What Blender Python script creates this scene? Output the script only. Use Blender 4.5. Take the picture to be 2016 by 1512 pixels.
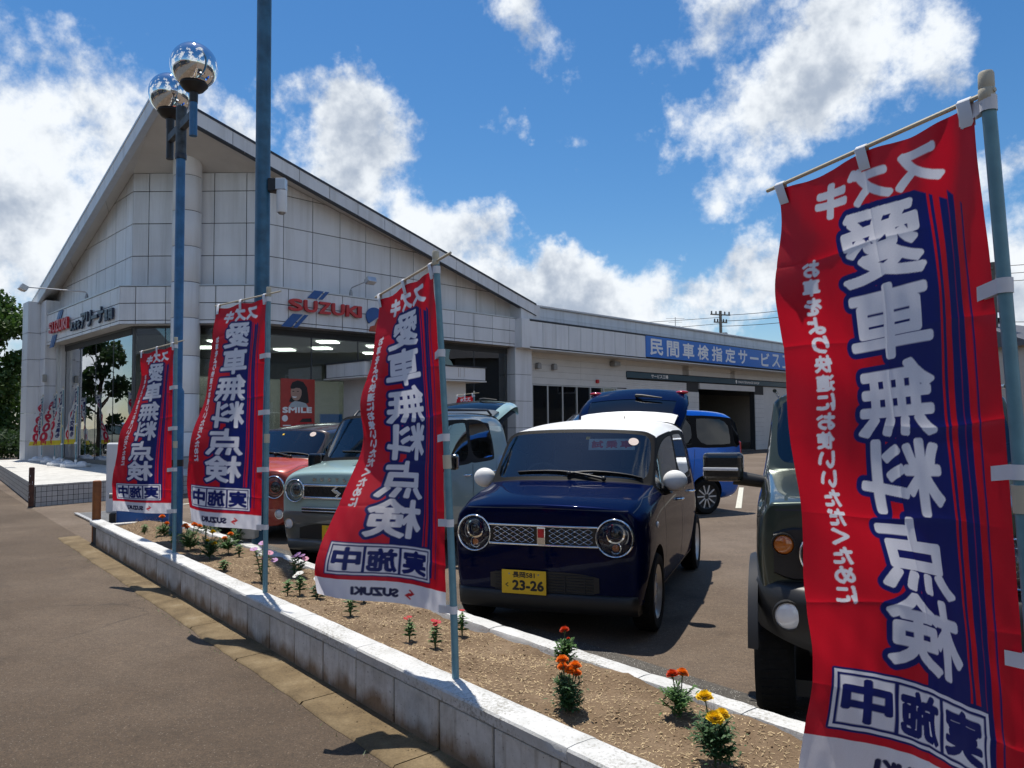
import bpy, bmesh, math, random
import numpy as np
from mathutils import Vector, Matrix
from mathutils.bvhtree import BVHTree

random.seed(7); rng = np.random.default_rng(7)
for _o in list(bpy.data.objects): bpy.data.objects.remove(_o)
SC = bpy.context.scene
COL = SC.collection
rad = math.radians

# ------------------------------------------------------------------ camera
FPX = 1514.0
PITCH, ROLL, CAM_H = rad(2.95), rad(0.47), 1.5
_fw = Vector((0, math.cos(PITCH), math.sin(PITCH)))
_u0 = Vector((0, -math.sin(PITCH), math.cos(PITCH)))
_r0 = Vector((1, 0, 0))
_R = _r0 * math.cos(ROLL) - _u0 * math.sin(ROLL)
_U = _u0 * math.cos(ROLL) + _r0 * math.sin(ROLL)
cam_d = bpy.data.cameras.new('camera')
cam_d.sensor_fit = 'HORIZONTAL'; cam_d.sensor_width = 36.0; cam_d.lens = FPX / 2016 * 36
cam_d.clip_start = 0.05; cam_d.clip_end = 2000
cam = bpy.data.objects.new('camera', cam_d); COL.objects.link(cam)
m3 = Matrix((_R, _U, -_fw)).transposed()
cam.matrix_world = Matrix.Translation((0, 0, CAM_H)) @ m3.to_4x4()
SC.camera = cam

def pray(x, y):
    """direction that a photograph pixel (2016x1512) looks along"""
    return (_fw * FPX + _R * (x - 1008) - _U * (y - 756)).normalized()

# ------------------------------------------------------------------ light and exposure
SUN_AZ, SUN_EL = rad(-25), rad(74)
to_sun = Vector((math.sin(SUN_AZ) * math.cos(SUN_EL), math.cos(SUN_AZ) * math.cos(SUN_EL), math.sin(SUN_EL)))
sd = bpy.data.lights.new('sun', 'SUN'); sd.energy = 4.5; sd.angle = rad(0.53); sd.color = (1.0, 0.945, 0.85)
sun = bpy.data.objects.new('sun', sd); COL.objects.link(sun)
sun.rotation_euler = (-to_sun).to_track_quat('-Z', 'Y').to_euler()
SC.view_settings.view_transform = 'Standard'; SC.view_settings.look = 'None'
SC.view_settings.gamma = 1; SC.view_settings.exposure = 0.32
try: SC.view_settings.use_curve_mapping = False
except Exception: pass
SC.cycles.max_bounces = 7; SC.cycles.adaptive_threshold = .018; SC.cycles.transparent_max_bounces = 16
SC.cycles.sample_clamp_indirect = 6.0; SC.cycles.use_denoising = True
SC.cycles.caustics_reflective = False; SC.cycles.caustics_refractive = False

def world_sky():
    w = bpy.data.worlds.new('World'); SC.world = w; w.use_nodes = True
    nt = w.node_tree; nt.nodes.clear(); N = nt.nodes; L = nt.links
    def n(t, **k):
        q = N.new(t)
        for a, b in k.items(): setattr(q, a, b)
        return q
    def inp(node, i, v):
        if isinstance(v, (int, float, tuple)): node.inputs[i].default_value = v
        else: L.new(v, node.inputs[i])
    def mth(op, a, b=0.0, c=0.0, clamp=False):
        q = n('ShaderNodeMath', operation=op); q.use_clamp = clamp
        inp(q, 0, a); inp(q, 1, b)
        if op in ('MULTIPLY_ADD', 'SMOOTH_MAX'): inp(q, 2, c)
        return q.outputs[0]
    sky = n('ShaderNodeTexSky', sky_type='NISHITA'); sky.sun_disc = False
    sky.sun_elevation = SUN_EL; sky.sun_rotation = SUN_AZ
    sky.altitude = 20; sky.air_density = 1.1; sky.dust_density = 0.25; sky.ozone_density = 5.0
    hs_ = n('ShaderNodeHueSaturation'); hs_.inputs['Saturation'].default_value = 1.25; hs_.inputs['Value'].default_value = .80; L.new(sky.outputs[0], hs_.inputs['Color'])
    tc = n('ShaderNodeTexCoord')
    sep = n('ShaderNodeSeparateXYZ'); L.new(tc.outputs['Generated'], sep.inputs[0])
    X, Y, Z = sep.outputs
    az = mth('MULTIPLY', mth('ARCTAN2', X, Y), 57.2958)
    el = mth('MULTIPLY', mth('ARCSINE', Z), 57.2958)
    # domain warp so that the cloud banks get ragged edges
    wn = n('ShaderNodeTexNoise'); wn.inputs['Scale'].default_value = 5.0; wn.inputs['Detail'].default_value = 6; wn.inputs['Roughness'].default_value = .62
    L.new(tc.outputs['Generated'], wn.inputs['Vector'])
    ws = n('ShaderNodeSeparateColor'); L.new(wn.outputs['Color'], ws.inputs[0])
    azw = mth('MULTIPLY_ADD', mth('SUBTRACT', ws.outputs[0], .5), 15.0, az)
    elw = mth('MULTIPLY_ADD', mth('SUBTRACT', ws.outputs[1], .5), 12.0, el)
    # cumulus banks in view: (azimuth, elevation, half width, half height, tilt deg, weight)
    blobs = []
    def cb(px, py, rx, ry, tilt=0, wgt=1.0):
        d = pray(px, py)
        blobs.append((math.degrees(math.atan2(d.x, d.y)), math.degrees(math.asin(d.z)), rx / 26.4, ry / 26.4, tilt, wgt))
    cb(60, 230, 300, 155, 0, 1.15); cb(120, 420, 320, 150, 0, 1.05); cb(-160, 330, 260, 300, 0, 1.1)
    cb(40, 690, 170, 110, 0, .75)
    cb(640, 250, 120, 95, 0, 1.05); cb(700, 350, 175, 120, -25, 1.1); cb(880, 480, 190, 85, -25, 1.05)
    cb(1090, 575, 240, 75, -8, 1.05); cb(1350, 560, 260, 85, 6, .95); cb(1520, 540, 120, 50, 10, .8); cb(10, 770, 260, 80, 0, .85)
    cb(1590, 185, 255, 115, 24, 1.05); cb(1700, 60, 190, 90, 20, .95); cb(1440, 60, 130, 75, 20, .6); cb(1430, 265, 120, 60, 15, .8)
    cb(1110, 60, 120, 60, -35, .80); cb(1150, 160, 70, 40, -40, .72); cb(1060, 10, 90, 40, 0, .6)
    cb(1030, 265, 62, 38, 0, .72); cb(1120, 290, 36, 40, 0, .5); cb(1800, 175, 70, 45, 0, .7)
    cb(960, 405, 42, 24, 0, .45); cb(1170, 440, 38, 20, 0, .45); cb(1250, 265, 50, 30, 0, .45)
    cb(1990, 380, 80, 60, 0, .7); cb(1990, 560, 150, 150, 0, .9); cb(450, 285, 100, 55, -10, .8)
    # the same kind of sky goes on outside the frame
    acc = None
    for (a, e, rx, ry, tilt, wgt) in blobs:
        c, s = math.cos(rad(tilt)), math.sin(rad(tilt))
        da = mth('SUBTRACT', azw, a); de = mth('SUBTRACT', elw, e)
        if tilt:
            xr = mth('MULTIPLY_ADD', da, c / rx, mth('MULTIPLY', de, s / rx))
            yr = mth('MULTIPLY_ADD', da, -s / ry, mth('MULTIPLY', de, c / ry))
        else:
            xr = mth('MULTIPLY', da, 1 / rx); yr = mth('MULTIPLY', de, 1 / ry)
        r2 = mth('MULTIPLY_ADD', xr, xr, mth('MULTIPLY', yr, yr))
        v = mth('MULTIPLY_ADD', r2, -.5 * wgt, wgt)
        acc = v if acc is None else mth('SMOOTH_MAX', acc, v, .12)
    fb = n('ShaderNodeTexNoise'); fb.inputs['Scale'].default_value = 9; fb.inputs['Detail'].default_value = 9; fb.inputs['Roughness'].default_value = .62
    L.new(tc.outputs['Generated'], fb.inputs['Vector'])
    fine = mth('MULTIPLY', mth('SUBTRACT', fb.outputs['Fac'], .5), 2.5)
    # the same noise a little higher up: where it is denser above, the cloud is in its own shade
    mpu = n('ShaderNodeMapping'); mpu.inputs['Location'].default_value = (0, 0, .030); L.new(tc.outputs['Generated'], mpu.inputs[0])
    fbu = n('ShaderNodeTexNoise'); fbu.inputs['Scale'].default_value = 9; fbu.inputs['Detail'].default_value = 5; fbu.inputs['Roughness'].default_value = .58; L.new(mpu.outputs[0], fbu.inputs['Vector'])
    shade = mth('SUBTRACT', fbu.outputs['Fac'], fb.outputs['Fac'])
    thin = n('ShaderNodeTexNoise'); thin.inputs['Scale'].default_value = 4; thin.inputs['Detail'].default_value = 8; thin.inputs['Roughness'].default_value = .6
    L.new(tc.outputs['Generated'], thin.inputs['Vector'])
    # beyond the view the clouds come from noise alone, thicker towards the horizon
    oth = n('ShaderNodeTexNoise'); oth.inputs['Scale'].default_value = 2.6; oth.inputs['Detail'].default_value = 4
    L.new(tc.outputs['Generated'], oth.inputs['Vector'])
    away = n('ShaderNodeMapRange'); L.new(mth('ABSOLUTE', az), away.inputs[0]); away.inputs[1].default_value = 38; away.inputs[2].default_value = 60
    low_ = n('ShaderNodeMapRange'); L.new(el, low_.inputs[0]); low_.inputs[1].default_value = 0; low_.inputs[2].default_value = 30; low_.inputs[3].default_value = .55; low_.inputs[4].default_value = 0
    rest = mth('ADD', mth('MULTIPLY_ADD', oth.outputs['Fac'], 6.0, -2.85), low_.outputs[0])
    rest = mth('ADD', mth('MINIMUM', rest, 1.0), mth('MULTIPLY_ADD', away.outputs[0], 3.0, -3.0))
    acc2 = mth('MAXIMUM', mth('MAXIMUM', acc, rest), mth('MULTIPLY_ADD', thin.outputs['Fac'], 2.3, -1.3))
    dens = mth('ADD', acc2, fine)
    mr = n('ShaderNodeMapRange'); mr.interpolation_type = 'SMOOTHSTEP'
    L.new(dens, mr.inputs[0]); mr.inputs[1].default_value = .40; mr.inputs[2].default_value = .95
    # thicker places are greyer: sunlight does not get through
    g = n('ShaderNodeTexNoise'); g.inputs['Scale'].default_value = 6; g.inputs['Detail'].default_value = 7; g.inputs['Roughness'].default_value = .55
    mp = n('ShaderNodeMapping'); mp.inputs['Location'].default_value = (3.1, 1.7, 4.4); L.new(tc.outputs['Generated'], mp.inputs[0]); L.new(mp.outputs[0], g.inputs['Vector'])
    gr = n('ShaderNodeMapRange'); gr.interpolation_type = 'SMOOTHSTEP'
    L.new(mth('ADD', mth('MULTIPLY', shade, 2.2), mth('MULTIPLY_ADD', dens, .30, mth('MULTIPLY', g.outputs['Fac'], 1.0))), gr.inputs[0]); gr.inputs[1].default_value = .56; gr.inputs[2].default_value = 1.20
    cc = n('ShaderNodeMix', data_type='RGBA'); L.new(gr.outputs[0], cc.inputs[0])
    cc.inputs[6].default_value = (6.5, 6.8, 7.1, 1); cc.inputs[7].default_value = (2.9, 3.4, 4.2, 1)
    mx = n('ShaderNodeMix', data_type='RGBA'); L.new(mr.outputs[0], mx.inputs[0]); L.new(hs_.outputs[0], mx.inputs[6]); L.new(cc.outputs[2], mx.inputs[7])
    bg = n('ShaderNodeBackground'); bg.inputs[1].default_value = .115; L.new(mx.outputs[2], bg.inputs[0])
    out = n('ShaderNodeOutputWorld'); L.new(bg.outputs[0], out.inputs[0])
    w.cycles.sampling_method = 'MANUAL'; w.cycles.sample_map_resolution = 512
world_sky()

# ------------------------------------------------------------------ helpers
def tag(o, label=None, cat=None, group=None, kind=None):
    for k, v in (('label', label), ('category', cat), ('group', group), ('kind', kind)):
        if v: o[k] = v
    return o
def empty(name, loc=(0, 0, 0), rz=0, label=None, cat=None, group=None):
    o = bpy.data.objects.new(name, None); COL.objects.link(o)
    o.location = loc; o.rotation_euler = (0, 0, rz); o.empty_display_size = .1
    return tag(o, label, cat, group)
def link_mesh(name, me, mat=None, parent=None, M=None):
    o = bpy.data.objects.new(name, me); COL.objects.link(o)
    if mat is not None and not me.materials:
        for q in (mat if isinstance(mat, (list, tuple)) else [mat]): me.materials.append(q)
    if parent is not None: o.parent = parent
    if M is not None: o.matrix_local = M
    return o
def frame(o, x, y, z):
    """matrix with columns x, y, z (axes) and origin o"""
    x, y, z = Vector(x), Vector(y), Vector(z)
    m = Matrix((x, y, z)).transposed().to_4x4(); m.translation = Vector(o); return m

class MB:
    """collects shapes that belong to one mesh object"""
    def __init__(s): s.v = []; s.f = []; s.mi = []; s.cur = 0
    def add(s, vs, fs):
        b = len(s.v); s.v += [tuple(q) for q in vs]
        for f in fs: s.f.append([b + i for i in f]); s.mi.append(s.cur)
        return s
    def box(s, c, d, M=None):
        hx, hy, hz = d[0] / 2, d[1] / 2, d[2] / 2
        vs = [Vector((c[0] + x * hx, c[1] + y * hy, c[2] + z * hz)) for z in (-1, 1) for y in (-1, 1) for x in (-1, 1)]
        if M is not None: vs = [M @ v for v in vs]
        return s.add(vs, [(0, 2, 3, 1), (4, 5, 7, 6), (0, 1, 5, 4), (2, 6, 7, 3), (0, 4, 6, 2), (1, 3, 7, 5)])
    def tube(s, pts, r, n=10, caps=True):
        pts = [Vector(p) for p in pts]; k = len(pts)
        rr = list(r) if isinstance(r, (list, tuple)) else [r] * k
        rings = []; ref = None
        for i, p in enumerate(pts):
            t = (pts[min(i + 1, k - 1)] - pts[max(i - 1, 0)]).normalized()
            if ref is None: ref = t.orthogonal().normalized()
            ref = (ref - t * ref.dot(t)).normalized(); b = t.cross(ref)
            rings.append([p + (ref * math.cos(2 * math.pi * q / n) + b * math.sin(2 * math.pi * q / n)) * rr[i] for q in range(n)])
        vs = [v for g in rings for v in g]; fs = []
        for i in range(k - 1):
            for q in range(n):
                fs.append((i * n + q, i * n + (q + 1) % n, (i + 1) * n + (q + 1) % n, (i + 1) * n + q))
        if caps: fs += [tuple(range(n))[::-1], tuple((k - 1) * n + q for q in range(n))]
        return s.add(vs, fs)
    def lathe(s, prof, n=24, M=None, closed=False, caps=True):
        """profile of (radius, height) turned about local z"""
        vs = []; fs = []; k = len(prof)
        for (r, h) in prof:
            for q in range(n):
                a = 2 * math.pi * q / n; vs.append(Vector((r * math.cos(a), r * math.sin(a), h)))
        for i in range(k - 1 + (1 if closed else 0)):
            for q in range(n):
                i2 = (i + 1) % k
                fs.append((i * n + q, i * n + (q + 1) % n, i2 * n + (q + 1) % n, i2 * n + q))
        if not closed and caps:
            if prof[0][0] > 1e-5: fs.append(tuple(range(n))[::-1])
            if prof[-1][0] > 1e-5: fs.append(tuple((k - 1) * n + q for q in range(n)))
        if M is not None: vs = [M @ v for v in vs]
        return s.add(vs, fs)
    def prism(s, poly, h0, h1, M=None):
        """polygon in local xy pulled from h0 to h1 along local z"""
        k = len(poly)
        vs = [Vector((p[0], p[1], h0)) for p in poly] + [Vector((p[0], p[1], h1)) for p in poly]
        if M is not None: vs = [M @ v for v in vs]
        fs = [tuple(range(k))[::-1], tuple(range(k, 2 * k))] + [(i, (i + 1) % k, k + (i + 1) % k, k + i) for i in range(k)]
        return s.add(vs, fs)
    def grid(s, P, loop_u=False):
        """P[i][j] points"""
        a, b = len(P), len(P[0]); vs = [q for row in P for q in row]; fs = []
        for i in range(a - (0 if loop_u else 1)):
            for j in range(b - 1):
                i2 = (i + 1) % a
                fs.append((i * b + j, i2 * b + j, i2 * b + j + 1, i * b + j + 1))
        return s.add(vs, fs)
    def ball(s, c, r, n=16, m=10, sc=(1, 1, 1), M=None):
        prof = [(math.sin(math.pi * i / m), -math.cos(math.pi * i / m)) for i in range(m + 1)]
        prof[0] = (1e-6, -1); prof[-1] = (1e-6, 1)
        MM = Matrix.Translation(c) @ Matrix.Diagonal((r * sc[0], r * sc[1], r * sc[2], 1))
        return s.lathe(prof, n, MM if M is None else M @ MM)
    def mesh(s, name, smooth=None, weld=False):
        me = bpy.data.meshes.new(name); me.from_pydata([tuple(v) for v in s.v], [], s.f)
        if any(s.mi): me.polygons.foreach_set('material_index', s.mi)
        bm = bmesh.new(); bm.from_mesh(me)
        if weld: bmesh.ops.remove_doubles(bm, verts=bm.verts, dist=1e-5)
        bmesh.ops.recalc_face_normals(bm, faces=bm.faces); bm.to_mesh(me); bm.free()
        if smooth is not None:
            me.polygons.foreach_set('use_smooth', [True] * len(me.polygons)); me.set_sharp_from_angle(angle=rad(smooth))
        me.update(); return me
    def build(s, name, mat=None, parent=None, smooth=None, M=None, bevel=0, weld=False, seg=2):
        o = link_mesh(name, s.mesh(name, smooth, weld), mat, parent, M)
        if bevel:
            b = o.modifiers.new('bevel', 'BEVEL'); b.width = bevel; b.segments = seg; b.limit_method = 'ANGLE'; b.angle_limit = rad(40)
        return o
def copy_tree(o, parent=None):
    c = o.copy(); COL.objects.link(c); c.parent = parent
    if parent is not None: c.matrix_parent_inverse = o.matrix_parent_inverse
    for ch in list(o.children): copy_tree(ch, c)
    return c

# ------------------------------------------------------------------ materials
def new_mat(name):
    m = bpy.data.materials.new(name); m.use_nodes = True
    nt = m.node_tree; return m, nt, nt.nodes, nt.links, nt.nodes['Principled BSDF']
def ramp(N, L, src, stops):
    r = N.new('ShaderNodeValToRGB'); L.new(src, r.inputs[0])
    e = r.color_ramp.elements
    while len(e) < len(stops): e.new(.5)
    for q, (p, c) in zip(e, stops): q.position = p; q.color = (*c, 1) if len(c) == 3 else c
    return r.outputs[0]
def noise(N, L, scale, detail=5, rough=.55, coord='Object', vec=None, stretch=None):
    t = N.new('ShaderNodeTexNoise'); t.inputs['Scale'].default_value = scale; t.inputs['Detail'].default_value = detail; t.inputs['Roughness'].default_value = rough
    if vec is None:
        c = N.new('ShaderNodeTexCoord'); vec = c.outputs[coord]
    if stretch:
        mp = N.new('ShaderNodeMapping'); mp.inputs['Scale'].default_value = stretch; L.new(vec, mp.inputs[0]); vec = mp.outputs[0]
    L.new(vec, t.inputs['Vector']); return t.outputs['Fac']
def mixc(N, L, fac, a, b, mode='MIX'):
    q = N.new('ShaderNodeMix'); q.data_type = 'RGBA'; q.blend_type = mode
    for i, v in ((0, fac), (6, a), (7, b)):
        if isinstance(v, (int, float)): q.inputs[i].default_value = v
        elif isinstance(v, tuple): q.inputs[i].default_value = (*v, 1) if len(v) == 3 else v
        else: L.new(v, q.inputs[i])
    return q.outputs[2]
def add_bump(N, L, P, h, strength=.3, dist=.01):
    b = N.new('ShaderNodeBump'); b.inputs['Strength'].default_value = strength; b.inputs['Distance'].default_value = dist
    L.new(h, b.inputs['Height']); L.new(b.outputs[0], P.inputs['Normal'])
def plain(name, col, rough=.55, metal=0, var=.12, vs=6, bump=0, bs=60, coat=0, spec=.5, per_object=0, emit=None):
    m, nt, N, L, P = new_mat(name)
    P.inputs['Roughness'].default_value = rough; P.inputs['Metallic'].default_value = metal
    P.inputs['Coat Weight'].default_value = coat; P.inputs['Coat Roughness'].default_value = .03
    P.inputs['Specular IOR Level'].default_value = spec
    c = ramp(N, L, noise(N, L, vs, 6, .6), [(.3, tuple(x * (1 - var) for x in col)), (.7, tuple(min(1, x * (1 + var * .6)) for x in col))])
    if per_object:
        oi = N.new('ShaderNodeObjectInfo')
        k = N.new('ShaderNodeMapRange'); L.new(oi.outputs['Random'], k.inputs[0]); k.inputs[3].default_value = 1 - per_object; k.inputs[4].default_value = 1.0
        c = mixc(N, L, 1.0, c, k.outputs[0], 'MULTIPLY')
    L.new(c, P.inputs['Base Color'])
    if bump: add_bump(N, L, P, noise(N, L, bs, 4), bump, .004)
    if emit: P.inputs['Emission Color'].default_value = (*emit[0], 1); P.inputs['Emission Strength'].default_value = emit[1]
    return m
def paint(name, col, metal=.25, rough=.32, flake=.25, coat_ior=1.4, coat=1.0, spec=.3):
    """car paint: coloured base with fine flakes under a clear coat"""
    m, nt, N, L, P = new_mat(name)
    f = noise(N, L, 900, 2)
    L.new(ramp(N, L, f, [(.35, tuple(x * (1 - flake) for x in col)), (.7, tuple(min(1, x * (1 + flake)) for x in col))]), P.inputs['Base Color'])
    P.inputs['Metallic'].default_value = metal; P.inputs['Roughness'].default_value = rough; P.inputs['Specular IOR Level'].default_value = spec
    P.inputs['Coat Weight'].default_value = coat; P.inputs['Coat Roughness'].default_value = .02; P.inputs['Coat IOR'].default_value = coat_ior
    return m
def glass_mat(name, tint, refl=1.0, rough=0.0):
    m = bpy.data.materials.new(name); m.use_nodes = True; nt = m.node_tree; N = nt.nodes; L = nt.links; N.clear()
    o = N.new('ShaderNodeOutputMaterial'); t = N.new('ShaderNodeBsdfTransparent'); t.inputs[0].default_value = (*tint, 1)
    g = N.new('ShaderNodeBsdfGlossy'); g.inputs['Roughness'].default_value = rough; g.inputs[0].default_value = (.95, .97, 1, 1)
    # a very slight waviness of the pane
    nz = noise(N, L, 1.3, 2); b = N.new('ShaderNodeBump'); b.inputs['Strength'].default_value = .04; b.inputs['Distance'].default_value = .02; L.new(nz, b.inputs['Height']); L.new(b.outputs[0], g.inputs['Normal'])
    fr = N.new('ShaderNodeFresnel'); fr.inputs[0].default_value = 1.55
    k = N.new('ShaderNodeMath'); k.operation = 'MULTIPLY_ADD'; k.use_clamp = True; L.new(fr.outputs[0], k.inputs[0]); k.inputs[1].default_value = refl; k.inputs[2].default_value = .02
    x = N.new('ShaderNodeMixShader'); L.new(k.outputs[0], x.inputs[0]); L.new(t.outputs[0], x.inputs[1]); L.new(g.outputs[0], x.inputs[2]); L.new(x.outputs[0], o.inputs[0])
    return m
def ground_mat(name, c1, c2, c3, speck=(.35, .33, .3), scale=1.0, speck_amt=.5, bump=.5):
    m, nt, N, L, P = new_mat(name)
    big = noise(N, L, .55 * scale, 6, .6, 'Object')
    col = ramp(N, L, big, [(.36, c1), (.5, c2), (.64, c3)])
    mid = noise(N, L, 5 * scale, 6, .65)
    col = mixc(N, L, .5, col, ramp(N, L, mid, [(.3, (.72, .72, .72)), (.7, (1.2, 1.2, 1.2))]), 'MULTIPLY')
    fin = noise(N, L, 120 * scale, 4, .8)
    col = mixc(N, L, 1.0, col, ramp(N, L, fin, [(.30, (.38, .37, .36)), (.5, (1, 1, 1)), (.72, (1.75, 1.72, 1.68))]), 'MULTIPLY')
    gra = noise(N, L, 34 * scale, 4, .7)
    col = mixc(N, L, .7, col, ramp(N, L, gra, [(.32, (.66, .65, .64)), (.68, (1.3, 1.3, 1.3))]), 'MULTIPLY')
    vo = N.new('ShaderNodeTexVoronoi'); vo.inputs['Scale'].default_value = 95 * scale
    tc = N.new('ShaderNodeTexCoord'); L.new(tc.outputs['Object'], vo.inputs['Vector'])
    sp = ramp(N, L, vo.outputs['Distance'], [(.0, (1, 1, 1)), (.22, (1, 1, 1)), (.3, (0, 0, 0))])
    vr = N.new('ShaderNodeSeparateColor'); L.new(vo.outputs['Color'], vr.inputs[0])
    gt = N.new('ShaderNodeMath'); gt.operation = 'GREATER_THAN'; gt.inputs[1].default_value = 1 - speck_amt * .35; L.new(vr.outputs[0], gt.inputs[0])
    mu = N.new('ShaderNodeMath'); mu.operation = 'MULTIPLY'; L.new(sp, mu.inputs[0]); L.new(gt.outputs[0], mu.inputs[1])
    col = mixc(N, L, mu.outputs[0], col, speck)
    # hairline cracks in places, dark oil spots
    ve = N.new('ShaderNodeTexVoronoi'); ve.feature = 'DISTANCE_TO_EDGE'; ve.inputs['Scale'].default_value = .55
    wv = noise(N, L, 2.2, 5, .6); vm = N.new('ShaderNodeVectorMath'); vm.operation = 'ADD'; L.new(tc.outputs['Object'], vm.inputs[0]); L.new(wv, vm.inputs[1]); L.new(vm.outputs[0], ve.inputs['Vector'])
    ck = ramp(N, L, ve.outputs['Distance'], [(.0, (.45, .45, .45)), (.006, (.55, .55, .55)), (.010, (1, 1, 1))])
    col = mixc(N, L, ramp(N, L, noise(N, L, .35, 3), [(.5, (0, 0, 0)), (.6, (.8, .8, .8))]), col, mixc(N, L, 1.0, col, ck, 'MULTIPLY'))
    oil = ramp(N, L, noise(N, L, 1.1, 3, .5), [(.28, (.62, .61, .60)), (.36, (1, 1, 1))]); col = mixc(N, L, .8, col, oil, 'MULTIPLY')
    L.new(col, P.inputs['Base Color']); P.inputs['Roughness'].default_value = .88
    add_bump(N, L, P, fin, bump, .006); return m

M = {}
def panel_mat():
    m, nt, N, L, P = new_mat('white_panel'); g = N.new('ShaderNodeNewGeometry')
    c = ramp(N, L, noise(N, L, .8, 5, .6, vec=g.outputs['Position']), [(.3, (.72, .73, .75)), (.7, (.80, .81, .82))])
    st = noise(N, L, 3.2, 6, .65, vec=g.outputs['Position'], stretch=(1, 1, .06))           # rain streaks
    c = mixc(N, L, .55, c, ramp(N, L, st, [(.34, (.72, .71, .68)), (.52, (1, 1, 1))]), 'MULTIPLY')
    oi = N.new('ShaderNodeObjectInfo'); k = N.new('ShaderNodeMapRange'); L.new(oi.outputs['Random'], k.inputs[0]); k.inputs[3].default_value = .90; k.inputs[4].default_value = 1.0
    L.new(mixc(N, L, 1.0, c, k.outputs[0], 'MULTIPLY'), P.inputs['Base Color']); P.inputs['Roughness'].default_value = .42; return m
M['panel'] = panel_mat()
M['panel_dim'] = plain('white_cladding', (.66, .66, .65), .5, var=.07, vs=2, per_object=.05)
M['joint'] = plain('dark_joint', (.03, .032, .035), .7)
M['trim_dark'] = plain('dark_trim', (.02, .025, .04), .4)
M['soffit'] = plain('soffit_board', (.56, .55, .53), .7, var=.1, vs=1.2)
M['alu'] = plain('aluminium', (.55, .56, .57), .4, .6, var=.06)
M['alu_dark'] = plain('dark_aluminium', (.10, .105, .11), .4, .5)
M['sign_red'] = plain('sign_red', (.52, .02, .025), .35)
M['sign_blue'] = plain('sign_blue', (.01, .085, .30), .35)
M['sign_navy'] = plain('sign_navy', (.012, .02, .05), .4)
M['sign_azure'] = plain('sign_azure', (.006, .15, .58), .35, var=.06)
M['sign_green'] = plain('sign_petrol', (.012, .06, .10), .4)
M['white'] = plain('white_plastic', (.76, .77, .78), .4, var=.05)
M['white_print'] = plain('white_print', (.82, .83, .84), .5, var=.03)
M['black'] = plain('black_plastic', (.012, .012, .013), .45, var=.2)
M['black_gloss'] = plain('gloss_black', (.008, .008, .009), .15, coat=1)
M['pillar'] = plain('pillar_black', (.008, .008, .009), .6, spec=.12)
M['rubber'] = plain('tyre_rubber', (.010, .010, .010), .9, var=.25, vs=30, bump=.3, bs=90, spec=.2)
M['chrome'] = plain('chrome', (.78, .79, .80), .08, 1.0, var=.02)
M['silver'] = plain('silver_wheel', (.50, .51, .52), .35, .55, var=.05)
M['steel'] = plain('steel', (.32, .32, .32), .45, .8)
M['glass_car'] = glass_mat('car_glass', (.84, .89, .87), 1.7)
M['glass_dark'] = glass_mat('privacy_glass', (.07, .08, .085), .8)
M['glass_shop'] = glass_mat('shop_glass', (.66, .73, .72), 2.3)
M['glass_clear'] = glass_mat('lens_cover', (.95, .96, .97), .5)
M['reflector'] = plain('lamp_reflector', (.62, .63, .65), .16, 1.0, var=.15, vs=40)
M['amber'] = plain('amber_lens', (.45, .12, .01), .15, coat=1)
M['red_lens'] = plain('red_lens', (.40, .008, .012), .12, coat=1)
M['lens_white'] = plain('lens_white', (.75, .76, .78), .12, coat=1)
M['plate_yellow'] = plain('plate_yellow', (.75, .46, .015), .45, var=.04)
M['seat'] = plain('seat_fabric', (.07, .07, .075), .9, bump=.3, bs=200)
M['seat_beige'] = plain('interior_beige', (.16, .14, .12), .85)
M['dash'] = plain('dash_plastic', (.02, .02, .022), .7)
M['pole_blue'] = plain('pole_light_blue', (.13, .28, .34), .42, var=.18, vs=14)
M['pole_cream'] = plain('pole_cream', (.55, .50, .38), .5)
M['strap'] = plain('white_strap', (.74, .75, .78), .8)
M['leaf'] = plain('leaf_green', (.035, .085, .016), .6, var=.45, vs=25)
M['leaf_light'] = plain('leaf_light', (.075, .15, .03), .55, var=.4, vs=25)
M['leaf_dark'] = plain('leaf_dark', (.022, .050, .016), .6, var=.4, vs=25)
M['stem'] = plain('stem', (.05, .085, .03), .7)
M['bark'] = plain('bark', (.085, .065, .05), .9, var=.35, vs=18, bump=.6, bs=40)
# ------------------------------------------------------------------ ground, pavement, planter
WQ = Vector((-.347, 3.587, 0)); WD = Vector((-.6239, .7815, 0)); WN = Vector((.7815, .6239, 0))
def wp(s, t, z=0.0): return WQ + WD * s + WN * t + Vector((0, 0, z))
def wframe(s, t, z=0.0): return frame(wp(s, t, z), -WD, WN, (0, 0, 1))     # local x runs towards the camera, y towards the lot

def sheet(name, pts, z, mat, kind='structure', cuts=0):
    b = MB(); b.add([(p[0], p[1], z) for p in pts], [tuple(range(len(pts)))])
    o = b.build(name, mat)
    if o.data.polygons[0].normal.z < 0: o.data.flip_normals()
    tag(o, kind=kind); return o

M['asphalt_walk'] = ground_mat('pavement_asphalt', (.060, .039, .022), (.082, .056, .035), (.110, .079, .053), (.17, .135, .10), .8, .5, 1.0)
M['asphalt_lot'] = ground_mat('lot_asphalt', (.092, .064, .043), (.120, .088, .062), (.150, .114, .085), (.24, .20, .16), .8, .4, .7)
M['asphalt_edge'] = ground_mat('grey_asphalt', (.062, .056, .048), (.085, .078, .069), (.11, .10, .09), (.34, .33, .30), .8, 1.2, 1.0)
M['asphalt_road'] = ground_mat('road_asphalt', (.05, .05, .05), (.065, .064, .062), (.08, .079, .077), (.2, .2, .2), 1, .3, .5)
M['field'] = ground_mat('far_ground', (.06, .07, .04), (.09, .09, .06), (.12, .11, .08), (.2, .2, .15), .05, .2, .2)

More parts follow.
